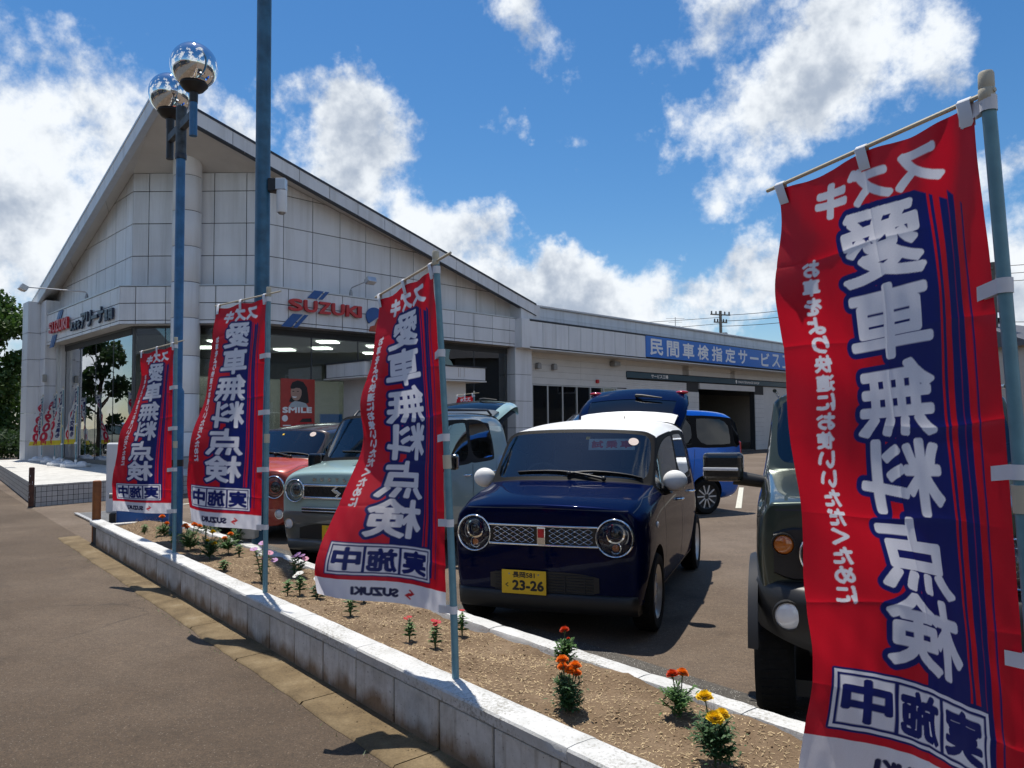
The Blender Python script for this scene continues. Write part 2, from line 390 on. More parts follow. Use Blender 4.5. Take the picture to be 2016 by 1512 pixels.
sheet('ground', [(-600, -600), (600, -600), (600, 600), (-600, 600)], -.03, M['field'])
A = [wp(-40, -5.0), wp(60, -5.0), wp(60, .02), wp(-40, .02)]
sheet('pavement', [(p.x, p.y) for p in A], 0.0, M['asphalt_walk'])
A = [wp(-40, .02), wp(8.2, .02), wp(8.2, 62), wp(-40, 62)]
sheet('parking_lot', [(p.x, p.y) for p in A], .0, M['asphalt_lot'])
A = [wp(8.2, .02), wp(60, .02), wp(60, 62), wp(8.2, 62)]
sheet('parking_lot', [(p.x, p.y) for p in A], -.002, M['asphalt_lot'])
A = [wp(-40, .98), wp(7.9, .98), wp(7.9, 1.72), wp(-40, 1.78)]
sheet('patched_asphalt_strip', [(p.x, p.y) for p in A], .004, M['asphalt_edge'])
A = [wp(-60, -14), wp(80, -14), wp(80, -5.2), wp(-60, -5.2)]
sheet('road', [(p.x, p.y) for p in A], -.015, M['asphalt_road'])
A = [wp(-60, -40), wp(80, -40), wp(80, -14.2), wp(-60, -14.2)]
sheet('far_pavement', [(p.x, p.y) for p in A], -.005, M['asphalt_walk'])

# concrete gutter along the foot of the wall, stained by sand
def gutter_mat():
    m, nt, N, L, P = new_mat('gutter_concrete')
    c = ramp(N, L, noise(N, L, 3.5, 7, .65), [(.28, (.075, .048, .020)), (.48, (.14, .097, .046)), (.62, (.19, .138, .072)), (.8, (.24, .20, .135))])
    c = mixc(N, L, .7, c, ramp(N, L, noise(N, L, 70, 4, .7), [(.3, (.6, .6, .6)), (.7, (1.25, 1.25, 1.25))]), 'MULTIPLY')
    L.new(c, P.inputs['Base Color']); P.inputs['Roughness'].default_value = .9; add_bump(N, L, P, noise(N, L, 60, 5, .7), .5, .006); return m
M['gutter'] = gutter_mat()
gut = empty('gutter', wp(0, 0), 0); tag(gut, kind='structure')
for k in range(-8, 9):
    s0 = k * 1.0
    ob = MB(); n = 14
    P = []
    for i in range(n + 1):
        s = s0 + i / n * .992
        e = -.235 - .006 * math.sin(s * 3.1) - .004 * math.sin(s * 9.7 + 1) - random.uniform(0, .008)
        P.append([wp(s, e, .002), wp(s, e + .012, .014), wp(s, -.12, .017), wp(s, .004, .020)])
    ob.grid(P); q = ob.build('gutter_slab', M['gutter'], None, 60)
    q.parent = gut; q.matrix_parent_inverse = Matrix.Translation(-wp(0, 0))
# grass tufts / dirt line at the foot of the wall
# ---- painted block wall
def block_mat():
    m, nt, N, L, P = new_mat('painted_block')
    tc = N.new('ShaderNodeTexCoord'); sep = N.new('ShaderNodeSeparateXYZ'); L.new(tc.outputs['Object'], sep.inputs[0])
    oi = N.new('ShaderNodeObjectInfo')
    ad = N.new('ShaderNodeVectorMath'); ad.operation = 'ADD'; L.new(tc.outputs['Object'], ad.inputs[0])
    cx = N.new('ShaderNodeCombineXYZ'); mu = N.new('ShaderNodeMath'); mu.operation = 'MULTIPLY'; mu.inputs[1].default_value = 37; L.new(oi.outputs['Random'], mu.inputs[0]); L.new(mu.outputs[0], cx.inputs[0]); L.new(cx.outputs[0], ad.inputs[1])
    base = ramp(N, L, noise(N, L, 9, 6, .65, vec=ad.outputs[0]), [(.25, (.46, .455, .44)), (.5, (.60, .595, .58)), (.75, (.68, .675, .66))])
    # sand colour splashed up from the gutter
    stn = noise(N, L, 5.0, 5, .6, vec=ad.outputs[0], stretch=(1, 1, .55))
    h = N.new('ShaderNodeMapRange'); L.new(sep.outputs[2], h.inputs[0]); h.inputs[1].default_value = .02; h.inputs[2].default_value = .17; h.inputs[3].default_value = .46; h.inputs[4].default_value = -.10
    sm = N.new('ShaderNodeMath'); sm.operation = 'ADD'; L.new(stn, sm.inputs[0]); L.new(h.outputs[0], sm.inputs[1])
    f = ramp(N, L, sm.outputs[0], [(.55, (0, 0, 0)), (.85, (.85, .85, .85))])
    c = mixc(N, L, f, base, (.17, .085, .022))
    f2 = ramp(N, L, noise(N, L, 3.2, 6, .7, vec=ad.outputs[0]), [(.40, (.55, .52, .48)), (.58, (1, 1, 1))]); c = mixc(N, L, .5, c, f2, 'MULTIPLY')
    pit = ramp(N, L, noise(N, L, 48, 4, .75, vec=ad.outputs[0]), [(.34, (.10, .10, .10)), (.39, (1, 1, 1))])
    c = mixc(N, L, .75, c, pit, 'MULTIPLY')
    drip = noise(N, L, 26, 4, .6, vec=ad.outputs[0], stretch=(1, 1, .07))
    c = mixc(N, L, .45, c, ramp(N, L, drip, [(.34, (.45, .41, .36)), (.46, (1, 1, 1))]), 'MULTIPLY')
    L.new(c, P.inputs['Base Color']); P.inputs['Roughness'].default_value = .7
    add_bump(N, L, P, noise(N, L, 70, 5, .7), .35, .004); return m
def cap_mat(name, dirt=.5):
    m, nt, N, L, P = new_mat(name)
    g = N.new('ShaderNodeNewGeometry')
    base = ramp(N, L, noise(N, L, 6, 6, .65, vec=g.outputs['Position']), [(.3, (.46, .46, .44)), (.7, (.62, .62, .61))])
    d = noise(N, L, 62, 8, .78, vec=g.outputs['Position'], stretch=(1, 1, 1))
    d2 = noise(N, L, 2.2, 4, .6, vec=g.outputs['Position'])
    ad = N.new('ShaderNodeMath'); ad.operation = 'MULTIPLY_ADD'; ad.inputs[1].default_value = .5; L.new(d2, ad.inputs[0]); L.new(d, ad.inputs[2])
    f = ramp(N, L, ad.outputs[0], [(.50 + .10 * dirt, (1, 1, 1)), (.66 + .10 * dirt, (0, 0, 0))])
    c = mixc(N, L, f, base, (.22, .205, .17))
    L.new(mixc(N, L, .5, base, c), P.inputs['Base Color']); L.new(c, P.inputs['Base Color'])
    P.inputs['Roughness'].default_value = .75; add_bump(N, L, P, d, .5, .006); return m
M['block'] = block_mat(); M['cap'] = cap_mat('cap_concrete', .62); M['kerb'] = cap_mat('kerb_concrete', .75)
M['mortar'] = plain('mortar', (.03, .027, .024), .9)

S_FAR, S_NEAR = 8.1, -3.6
wall = empty('planter_wall', wp(2, 0), 0, 'low white painted concrete block wall edging the flower bed by the pavement', 'wall')
wm = wall.matrix_basis.copy(); wall.matrix_basis = wm
INVW = Matrix.Translation(-wp(2, 0))
def under(o, p, inv): o.parent = p; o.matrix_parent_inverse = inv; return o
bb = MB(); BL = .41
bb.box((-BL / 2, .062, .119), (BL - .016, .124, .238))
blk = bb.mesh('block')
core = MB(); core.box((0, 0, 0), (S_FAR - S_NEAR - .02, .09, .235), wframe((S_FAR + S_NEAR) / 2, .065, .122))
under(core.build('mortar_core', M['mortar']), wall, INVW)
s = 0.0
ks = [i * BL for i in range(int(S_NEAR / BL), int(S_FAR / BL))]
for i, s in enumerate(ks):
    o = link_mesh('block', blk, M['block']); o.matrix_basis = wframe(s, random.uniform(-.002, .002), 0.0)
    if not o.modifiers:
        bv = o.modifiers.new('bevel', 'BEVEL'); bv.width = .005; bv.segments = 2
    under(o, wall, INVW)
# the cap: mortar-coated strip in lengths of two blocks
CAPL = .83
k = 0; s = -.05 - 4 * CAPL
while s < S_FAR:
    L0 = min(CAPL, S_FAR + .012 - s)
    cb_ = MB(); n = 10; P = []
    for i in range(n + 1):
        x = s + .002 + i / n * (L0 - .004)
        j = lambda a: random.uniform(-a, a)
        P.append([wp(x, .020, .2515), wp(x, -.014 + j(.001), .253), wp(x, -.016 + j(.001), .297), wp(x, -.010 + j(.001), .307 + j(.0008)), wp(x, .03, .3105 + j(.0006)), wp(x, .11, .311 + j(.0006)), wp(x, .135 + j(.003), .305), wp(x, .143 + j(.004), .27), wp(x, .12, .2)])
    cb_.grid(P)
    nn = len(P[0]); cb_.f.append([i for i in range(nn)]); cb_.mi.append(0); cb_.f.append([n * nn + i for i in range(nn)]); cb_.mi.append(0)
    under(cb_.build('cap', M['cap'], None, 32), wall, INVW); s += CAPL
# far end face of the planter
ef = MB(); ef.box((0, .45, .125), (.12, .66, .25), wframe(8.04, .1))
under(ef.build('end_block', M['block'], None, bevel=.006), wall, INVW)

kerb = empty('planter_kerb', wp(2, .95), 0, 'chipped white painted kerb between the flower bed and the parked cars', 'kerb')
INVK = Matrix.Translation(-wp(2, .95)); s = -3.4
while s < 8.0:
    L0 = .60 if s + .6 < 8 else 8.02 - s
    b = MB(); n = 8; P = []
    for i in range(n + 1):
        x = s + .004 + i / n * (L0 - .008); e = .004 if i in (0, n) else 0
        w = lambda a: random.uniform(-a, a)
        P.append([wp(x, .872, .10), wp(x, .886 + w(.004), .235 - e), wp(x, .893 + w(.003), .254 + w(.0015) - e), wp(x, .945, .258 + w(.001) - e), wp(x, .998 + w(.003), .255 + w(.0015) - e), wp(x, 1.006 + w(.003), .24 - e), wp(x, 1.008, 0)])
    b.grid(P); nn = 7
    b.f.append(list(range(nn))); b.mi.append(0); b.f.append([n * nn + i for i in range(nn)]); b.mi.append(0)
    under(b.build('kerb_stone', M['kerb'], None, 50), kerb, INVK); s += L0

# ---- soil with straw mulch
def soil_mat():
    m, nt, N, L, P = new_mat('dry_soil')
    c = ramp(N, L, noise(N, L, 4, 7, .7), [(.25, (.105, .066, .034)), (.5, (.172, .114, .064)), (.75, (.24, .17, .105))])
    c = mixc(N, L, .9, c, ramp(N, L, noise(N, L, 90, 4, .8), [(.25, (.5, .48, .45)), (.5, (1, 1, 1)), (.75, (1.35, 1.35, 1.35))]), 'MULTIPLY')
    L.new(c, P.inputs['Base Color']); P.inputs['Roughness'].default_value = .95
    add_bump(N, L, P, noise(N, L, 60, 6, .75), .8, .012); return m
M['soil'] = soil_mat()
def soil_h(s, t):
    return .232 + .018 * math.sin(s * 2.1 + 1.3 * math.sin(t * 4)) * math.sin(t * 5 + s) + .010 * math.sin(s * 7.3 + t * 11) + .006 * math.sin(s * 17 - t * 13)
b = MB(); P = []
for i in range(0, 300):
    s = -3.5 + i * (11.5 / 299)
    P.append([wp(s, .13 + j * (.76 / 26), soil_h(s, .13 + j * (.76 / 26)) + random.uniform(-.0045, .0045)) for j in range(27)])
b.grid(P); soil = b.build('flower_bed_soil', M['soil'], None, 180); tag(soil, kind='structure')
if soil.data.polygons[0].normal.z < 0: soil.data.flip_normals()
M['straw'] = plain('straw', (.46, .34, .19), .8, var=.5, vs=40)
M['clod'] = plain('clod', (.20, .13, .07), .95, var=.3, vs=40)
b = MB()
for i in range(13000):
    s = random.uniform(-2.4, 4.5) if i < 10000 else random.uniform(-2.4, 8); t = random.uniform(.17, .87)
    p = wp(s, t, soil_h(s, t) + .003); a = random.uniform(0, math.pi); l = random.uniform(.003, .011); w = random.uniform(.0009, .0022)
    d = Vector((math.cos(a), math.sin(a), random.uniform(-.35, .35))) * l; q = Vector((-math.sin(a), math.cos(a), random.uniform(-.5, .5))) * w
    b.add([p - d - q, p + d - q, p + d + q, p - d + q], [(0, 1, 2, 3)])
tag(b.build('straw_mulch', M['straw']), 'straw-coloured chaff scattered over the flower bed soil', 'mulch', kind='stuff')
b = MB()
for i in range(1500):
    s = random.uniform(-2.4, 8); t = random.uniform(.17, .87); r = random.uniform(.002, .006) * (1.8 if random.random() < .05 else 1)
    b.ball(wp(s, t, soil_h(s, t) + r * .3), r, 6, 4, (1, random.uniform(.7, 1.2), .7))
tag(b.build('soil_clods', M['clod'], None, 60), 'small dark clods of earth on the flower bed', 'soil', kind='stuff')

# ---- stall lines on the lot
M['line'] = plain('worn_line_paint', (.55, .54, .46), .8, var=.3, vs=30)
CAR_AZ = rad(19.9)
cf = Vector((-math.sin(CAR_AZ), -math.cos(CAR_AZ), 0)); cl = Vector((math.cos(CAR_AZ), -math.sin(CAR_AZ), 0))
STALL = Vector((-1.955, 2.43, 0))
def line(p, q, w, z=.008):
    p, q = Vector(p), Vector(q); d = (q - p).normalized(); n_ = Vector((-d.y, d.x, 0)) * w / 2
    b = MB(); b.add([(*(v.xy), z) for v in (p - n_, q - n_, q + n_, p + n_)], [(0, 1, 2, 3)])
    o = b.build('stall_line', M['line'])
    if o.data.polygons[0].normal.z < 0: o.data.flip_normals()
    tag(o, kind='structure')
for k in range(3, 5):
    o = Vector((.175, 5.37, 0)) + STALL * k + cl * 1.33
    line(o + cf * -.2, o - cf * 4.6, .1)
for k in range(3): line((3.9 + k * 2.4, 13.4 + k * .2, 0), (5.2 + k * 2.4, 17.6 + k * .2, 0), .1)
for k in range(4): line((-5.3 + k * .95, 11.6 + k * .05, 0), (-4.75 + k * .95, 11.75 + k * .05, 0), .09)

# ---- steel drain cover between bollard and porch
dr = empty('drain_cover', wp(10.6, 1.2), 0, 'grey steel drain channel cover set in the ground beside the tiled porch', 'drain cover')
INVD = Matrix.Translation(-wp(10.6, 1.2))
b = MB(); b.box((0, 0, 0), (3.4, .62, .02), wframe(10.4, .78, .006)); under(b.build('channel', M['steel']), dr, INVD)
for k in range(24):
    b = MB(); b.box((0, 0, 0), (.09, .56, .014), wframe(8.85 + k * .138, .78, .020)); under(b.build('slat', M['steel'], None), dr, INVD)
for t in (.47, 1.09):
    b = MB(); b.box((0, 0, 0), (3.4, .06, .02), wframe(10.4, t, .022)); under(b.build('edge_rail', M['alu']), dr, INVD)

# ---- bollards
M['rust_brown'] = plain('rusted_brown_paint', (.085, .030, .016), .65, var=.6, vs=16, bump=.6, bs=60)
M['rust_orange'] = plain('orange_brown_paint', (.27, .085, .016), .55, var=.35, vs=10, bump=.2, bs=40)
def bollard(loc, h, r, mat, label, marks):
    t = empty('bollard', loc, 0, label, 'bollard')
    b = MB(); b.lathe([(r, 0), (r, h - .012), (r * .9, h), (r * .6, h + .006), (.001, h + .008)], 24); b.build('post', mat, t, 40)
    b = MB(); b.lathe([(r + .006, 0), (r + .006, .012), (r, .02)], 24); b.build('base_collar', M['mortar'], t, 40)
    if marks:
        for k in range(7):
            a = random.uniform(-2.6, -.6); z = random.uniform(.15, h - .1); d = Vector((math.cos(a), math.sin(a), 0))
            q = MB(); q.ball(d * (r + .0005) + Vector((0, 0, z)), .012, 8, 5, (.35, .35, random.uniform(.8, 2.2))); q.build('chip', M['lens_white'], t, 60)
bollard((-9.09, 14.60, 0), .745, .048, M['rust_brown'], 'dark rusted bollard with chipped paint at the corner of the tiled porch', True)
bollard((-5.41, 10.06, 0), .80, .052, M['rust_orange'], 'clean orange brown bollard standing at the end of the block wall', False)
t = empty('vent_pipe', (-5.27, 10.42, 0), 0, 'grey plastic pipe with an elbow beside the orange brown bollard', 'pipe')
M['grey_pvc'] = plain('grey_pvc', (.16, .165, .165), .5)
b = MB(); pts = [(0, 0, 0), (0, 0, .50)] + [(-.07 + .07 * math.cos(a), -.04 + .04 * math.cos(a), .50 + .08 * math.sin(a)) for a in [i * math.pi / 12 for i in range(1, 7)]] + [(-.13, -.075, .58)]
b.tube(pts, .038, 14); b.build('pipe', M['grey_pvc'], t, 40)
b = MB(); b.lathe([(.045, 0), (.045, .05)], 16, Matrix.Translation((0, 0, .45))); b.build('coupling', M['grey_pvc'], t, 40)

# ---- double globe lamp post
M['pole_paint'] = plain('weathered_blue_paint', (.028, .14, .30), .38, var=.35, vs=7, bump=.15, bs=50)
M['pole_teal'] = plain('weathered_teal_blue_paint', (.03, .125, .22), .42, var=.45, vs=5, bump=.15, bs=50)
M['pole_rust'] = plain('rusty_blue_paint', (.07, .085, .095), .6, var=.7, vs=9, bump=.4, bs=50)
def globe_mat():
    m, nt, N, L, P = new_mat('mirrored_globe')
    P.inputs['Base Color'].default_value = (.80, .82, .84, 1); P.inputs['Metallic'].default_value = 1; P.inputs['Roughness'].default_value = .025
    nz = noise(N, L, 3, 2); add_bump(N, L, P, nz, .03, .02); return m
M['globe'] = globe_mat()
lp = empty('lamp_post', (-4.05, 9.30, .2), 0, 'blue lamp post with two mirrored glass globes on a cross arm', 'street lamp')
b = MB(); b.lathe([(.078, 0), (.078, 1.72), (.055, 1.77), (.054, 4.62)], 24); b.build('pole', M['pole_paint'], lp, 35)
b = MB(); b.lathe([(.062, 4.60), (.062, 5.22), (.058, 5.235), (.001, 5.24)], 24); b.build('head_sleeve', M['pole_rust'], lp, 35)
b = MB(); b.lathe([(.066, 4.58), (.068, 4.60), (.068, 4.63), (.066, 4.645)], 24); b.build('collar', M['trim_dark'], lp, 35)
b = MB(); b.lathe([(.0795, .82), (.0795, .90)], 24); b.build('tape_band', M['black'], lp, 35)
b = MB(); b.box((0, 0, 4.98), (1.0, .07, .10), Matrix.Rotation(math.atan2(-.78, .624), 4, 'Z')); b.build('cross_arm', M['pole_rust'], lp, bevel=.006)
for sg in (1, -1):
    d = -WD * (.50 * sg)
    g = MB(); g.lathe([(.045, 4.72), (.045, 5.16)], 18, Matrix.Translation(d)); g.build('holder', M['pole_paint'] if sg > 0 else M['black'], lp, 35)
    g = MB(); g.lathe([(.048, 5.12), (.05, 5.24), (.11, 5.27), (.16, 5.33), (.155, 5.345), (.001, 5.345)], 28, Matrix.Translation(d)); cup = g.build('cup', M['black'], lp, 35)
    g = MB(); prof = [(.268 * math.sin(a), 5.565 - .268 * math.cos(a)) for a in [rad(36) + (math.pi - rad(36)) * i / 30 for i in range(31)]]; prof[-1] = (1e-4, prof[-1][1])
    g.lathe(prof, 48, Matrix.Translation(d)); g.build('globe', M['globe'], lp, 80)

# ---- tall blue pole with a small lantern
tp = empty('tall_pole', (-2.81, 8.60, .2), 0, 'tall thick blue steel pole with a small glass lantern on its side', 'pole')
b = MB(); b.lathe([(.085, 0), (.083, 3), (.078, 8.2), (.001, 8.22)], 32); b.build('pole', M['pole_teal'], tp, 35)
b = MB(); b.box((.125, -.02, 4.015), (.10, .10, .15)); b.build('bracket', M['black'], tp, bevel=.008)
b = MB(); b.box((.22, -.03, 4.02), (.11, .10, .13)); b.build('lantern_head', M['alu'], tp, bevel=.006)
b = MB(); b.lathe([(.052, 3.70), (.058, 3.72), (.058, 3.95)], 20, Matrix.Translation((.225, -.03, 0))); b.build('lantern_glass', M['white'], tp, 40)
b = MB(); b.lathe([(.03, 3.682), (.045, 3.70)], 16, Matrix.Translation((.225, -.03, 0))); b.build('lantern_cap', M['steel'], tp, 40)
# conduit box on the pole foot
cb2 = empty('conduit_box', (-2.86, 8.36, .24), 0, 'beige plastic cable box with a bent conduit at the foot of the tall pole', 'cable box')
M['beige_plastic'] = plain('beige_plastic', (.42, .41, .37), .5)
b = MB(); b.prism([(-.10, .05), (.10, .05), (.10, .30), (.07, .35), (-.02, .36), (-.08, .30), (-.10, .2)], -.07, .07, Matrix.Rotation(rad(90), 4, 'X')); b.build('housing', M['beige_plastic'], cb2, bevel=.015)
b = MB(); b.tube([(-.02, -.02, .06), (-.02, -.02, -.05), (-.05, -.08, -.11), (-.15, -.22, -.10), (-.26, -.36, -.02), (-.30, -.42, -.06)], .022, 12); b.build('conduit', M['grey_pvc'], cb2, 40)
# hose lying by the lamp post
hs = MB(); hs.tube([(-3.92, 9.75, .03), (-3.86, 9.72, .16), (-3.72, 9.66, .20), (-3.60, 9.58, .13), (-3.52, 9.50, .03)], .03, 12)
tag(hs.build('pipe_offcut', M['black'], None, 40), 'short black bent pipe on the ground beside the lamp post', 'pipe')
# white board and blue base behind the first banner
t = empty('standing_sign', (-5.95, 12.2, 0), rad(15), 'white upright sign board partly hidden by the smallest banner', 'sign')
b = MB(); b.box((0, 0, .70), (.85, .07, 1.1)); b.build('board', M['white'], t, bevel=.03)
for x in (-.3, .3):
    b = MB(); b.box((x, 0, .08), (.09, .3, .16)); b.build('foot', M['black'], t, bevel=.01)
t = empty('sign_base', (-4.95, 10.45, 0), rad(12), 'blue box base standing on the lot behind the flower bed end', 'sign base')
b = MB(); b.box((0, 0, .22), (.66, .34, .44)); b.build('box', M['sign_blue'], t, bevel=.02)
b = MB(); b.box((0, 0, .45), (.58, .26, .02)); b.build('lid', M['sign_navy'], t, bevel=.004)
# ------------------------------------------------------------------ lettering
def text_geo(s, bold=0.0, res=3):
    """flat glyph outline mesh of a string, centred, cap height as the font gives it"""
    c = bpy.data.curves.new('lettering', 'FONT'); c.body = s; c.size = 1; c.resolution_u = res; c.align_x = 'LEFT'
    o = bpy.data.objects.new('lettering', c); COL.objects.link(o)
    dg = bpy.context.evaluated_depsgraph_get(); me = bpy.data.meshes.new_from_object(o.evaluated_get(dg))
    v = np.array([q.co[:2] for q in me.vertices]); f = [list(p.vertices) for p in me.polygons]
    bpy.data.objects.remove(o); bpy.data.curves.remove(c); bpy.data.meshes.remove(me)
    return v, f
_tg = {}
def tgeo(s):
    if s not in _tg: _tg[s] = text_geo(s)
    return _tg[s]
def lettering(name, s, w, h, mat, parent=None, M=None, bold=0.0, ext=0.0, lift=0.0, shear=0.0):
    """string fitted into w x h (local x right, y up, z out); bold is the stroke gain in local metres"""
    v, f = tgeo(s); lo, hi = v.min(0), v.max(0); sz = hi - lo
    q = (v - (lo + hi) / 2) / sz * np.array([max(w - 2 * bold, .001), max(h - 2 * bold, .001)])
    q[:, 0] += shear * q[:, 1]
    b = MB(); offs = [(0, 0)] + ([(bold * math.cos(a), bold * math.sin(a)) for a in [math.pi / 4 * k for k in range(8)]] if bold else [])
    for k, (dx, dy) in enumerate(offs):
        z = lift + k * (.0003 if ext or h > .2 else .00008)
        b.add([(x + dx, y + dy, z + ext) for x, y in q], f)
    if ext:
        # side walls from the boundary edges
        cnt = {}
        for face in f:
            for a, c in zip(face, face[1:] + face[:1]):
                cnt[(a, c)] = cnt.get((a, c), 0) + 1
        for k, (dx, dy) in enumerate(offs):
            vs = []; fs = []
            for (a, c) in cnt:
                if (c, a) in cnt: continue
                p, r = q[a], q[c]; n = len(vs)
                vs += [(p[0] + dx, p[1] + dy, lift), (r[0] + dx, r[1] + dy, lift), (r[0] + dx, r[1] + dy, lift + ext + k * .0003), (p[0] + dx, p[1] + dy, lift + ext + k * .0003)]; fs.append((n, n + 1, n + 2, n + 3))
            b.add(vs, fs)
    me = bpy.data.meshes.new(name); me.from_pydata([tuple(x) for x in b.v], [], b.f); me.update()
    return link_mesh(name, me, mat, parent, M)
# heavy rounded-block capitals of the maker's name, one polygon set per letter (unit height)
S_EMBLEM = [(0, .62), (.50, 1.0), (.62, .90), (.34, .66), (.60, .66), (1.0, .38), (.50, 0), (.38, .10), (.66, .34), (.40, .34)]

# ------------------------------------------------------------------ dealership
ZP = .41                                     # porch level
CL2, CR2 = Vector((-10.41, 20.3, 0)), Vector((-6.642, 20.3, 0))
aL, aR = rad(-44.3), rad(44.5)
dL = Vector((math.sin(aL), math.cos(aL), 0)); dR = Vector((math.sin(aR), math.cos(aR), 0)); dC = Vector((1, 0, 0))
nL = Vector((-dL.y, dL.x, 0)); nR = Vector((dR.y, -dR.x, 0)); nC = Vector((0, -1, 0))    # outward normals (towards the street)
BO = Vector((-8.5, 24, 0))
bld = empty('car_showroom', BO, 0, 'white panelled showroom with a high pointed roof corner, round column and glass front', 'building')
INVB = Matrix.Translation(-BO)
def bp(o): return under(o, bld, INVB)
def quadbox(b, p0, d, n, s0, s1, z0, z1, o0, o1):
    """box in facade coordinates: along d from s0 to s1, out along n from o0 to o1"""
    vs = [p0 + d * s + n * o + Vector((0, 0, z)) for z in (z0, z1) for o in (o0, o1) for s in (s0, s1)]
    b.add(vs, [(0, 2, 3, 1), (4, 5, 7, 6), (0, 1, 5, 4), (2, 6, 7, 3), (0, 4, 6, 2), (1, 3, 7, 5)]); return b
def clip_top(poly, a, bb):
    """keep the part of polygon (s,z) with z <= a + b*s"""
    out = []
    for p, q in zip(poly, poly[1:] + poly[:1]):
        fp, fq = a + bb * p[0] - p[1], a + bb * q[0] - q[1]
        if fp >= 0: out.append(p)
        if fp * fq < 0: t = fp / (fp - fq); out.append((p[0] + t * (q[0] - p[0]), p[1] + t * (q[1] - p[1])))
    return out
def panel_field(p0, d, n, ss, zs, off, line=None, name='wall_panel', mat='panel', gap=.011, th=.028, parent=None, skip=None):
    cache = {}
    for i in range(len(ss) - 1):
        for j in range(len(zs) - 1):
            if skip and skip(i, j): continue
            s0, s1, z0, z1 = ss[i] + gap, ss[i + 1] - gap, zs[j] + gap, zs[j + 1] - gap
            if s1 - s0 < .03 or z1 - z0 < .03: continue
            poly = [(s0, z0), (s1, z0), (s1, z1), (s0, z1)]
            if line: poly = clip_top(poly, line[0] - gap, line[1])
            if len(poly) < 3: continue
            cs, cz = ss[i], zs[j]
            key = tuple((round(a - cs, 3), round(c - cz, 3)) for a, c in poly)
            if key not in cache:
                b = MB(); b.prism([(a - cs, c - cz) for a, c in poly], 0, th)
                cache[key] = b.mesh(name)
            o = link_mesh(name, cache[key], M[mat])
            zax = n; xax = d; yax = Vector((0, 0, 1))
            m = frame(p0 + d * cs + n * (off - th + random.uniform(-.0015, .0015)) + Vector((0, 0, cz)), xax, yax, zax)
            o.matrix_basis = m
            bp(o) if parent is None else under(o, parent[0], parent[1])
PW = .91
LU, RU = 8.45, 9.95                           # facade lengths
UL, UR, UC = Vector((-10.3, 20.7, 0)), Vector((-6.75, 20.7, 0)), 20.7
zrows = [5.23, 6.13, 7.02, 7.91, 8.80, 9.7]
lineR = (8.42, -(8.42 - 5.95) / 9.4); lineL = (8.42, -(8.42 - 5.70) / 8.3)
ZF0, ZF1 = 4.22, 5.23
# dark backing behind the joints (upper wall)
b = MB()
for (p0, d, n, Lx, ln) in ((UL, dL, nL, LU, lineL), (UR, dR, nR, RU, lineR)):
    m = frame(p0 + n * -.25, d, (0, 0, 1), n)
    b.prism([(0, 4.0), (Lx, 4.0), (Lx, ln[0] + ln[1] * Lx - .02), (0, ln[0] - .02)], 0, .222, m)
m = frame(UL + Vector((0, .25, 0)), dC, (0, 0, 1), nC); b.prism([(0, 4.0), (UR.x - UL.x, 4.0), (UR.x - UL.x, 8.40), (0, 8.40)], 0, .222, m)
bp(b.build('wall_backing', M['joint']))
ssR = [0] + [.62 + PW * k for k in range(11)]; ssR = [x for x in ssR if x < RU] + [RU]
ssL = [0] + [.54 + .86 * k for k in range(11)]; ssL = [x for x in ssL if x < LU] + [LU]
ssC = [0, .45, 1.33, 2.30, 2.68, 3.02, 3.55]
ssC = [0, .44, 1.32, 2.22, 3.10, 3.55]
panel_field(UR, dR, nR, ssR, zrows, .0, lineR); panel_field(UL, dL, nL, ssL, zrows, .0, lineL)
panel_field(UL, dC, nC, ssC, zrows, .0, (8.42, 0))
# fascia band over the glass
fs = []
b = MB()
for (p0, d, n, Lx) in ((CL2, dL, nL, 7.55), (CR2, dR, nR, 9.75)):
    quadbox(b, p0, d, n, 0, Lx, ZF0 + .02, ZF1, -.5, -.03)
quadbox(b, CL2, dC, nC, 0, CR2.x - CL2.x, ZF0 + .02, ZF1, -.5, -.03)
bp(b.build('fascia_core', M['joint']))
zf = [ZF0, ZF0 + .10, ZF0 + .56, ZF1]
sfR = [0] + [.79 + .86 * k for k in range(11)]; sfR = [x for x in sfR if x < 9.6] + [9.75]
sfL = [0] + [.75 + .85 * k for k in range(9)]; sfL = [x for x in sfL if x < 7.4] + [7.55]
sfC = [0, .42, 1.22, 1.95, 2.55, 3.32, CR2.x - CL2.x]
for (p0, d, n, ss) in ((CR2, dR, nR, sfR), (CL2, dL, nL, sfL), (CL2, dC, nC, sfC)):
    panel_field(p0, d, n, ss, zf, .0, name='fascia_panel')
b = MB()
for (p0, d, n, Lx) in ((CL2, dL, nL, 7.55), (CR2, dR, nR, 9.75)): quadbox(b, p0, d, n, 0, Lx, ZF1 + .002, ZF1 + .035, -.5, .02)
quadbox(b, CL2, dC, nC, 0, CR2.x - CL2.x, ZF1 + .003, ZF1 + .036, -.5, .021)
bp(b.build('fascia_coping', M['alu']))
b = MB()
b.add([CL2 + dL * 7.5 + Vector((0, 0, ZF0)), CL2 + Vector((0, 0, ZF0)), CR2 + Vector((0, 0, ZF0)), CR2 + dR * 9.75 + Vector((0, 0, ZF0)),
       CR2 + dR * 9.75 - nR * .6 + Vector((0, 0, ZF0)), CR2 + Vector((-.2, .6, ZF0)), CL2 + Vector((.2, .6, ZF0)), CL2 + dL * 7.5 - nL * .6 + Vector((0, 0, ZF0))], [(0, 1, 6, 7), (1, 2, 5, 6), (2, 3, 4, 5)])
bp(b.build('fascia_underside', M['soffit']))
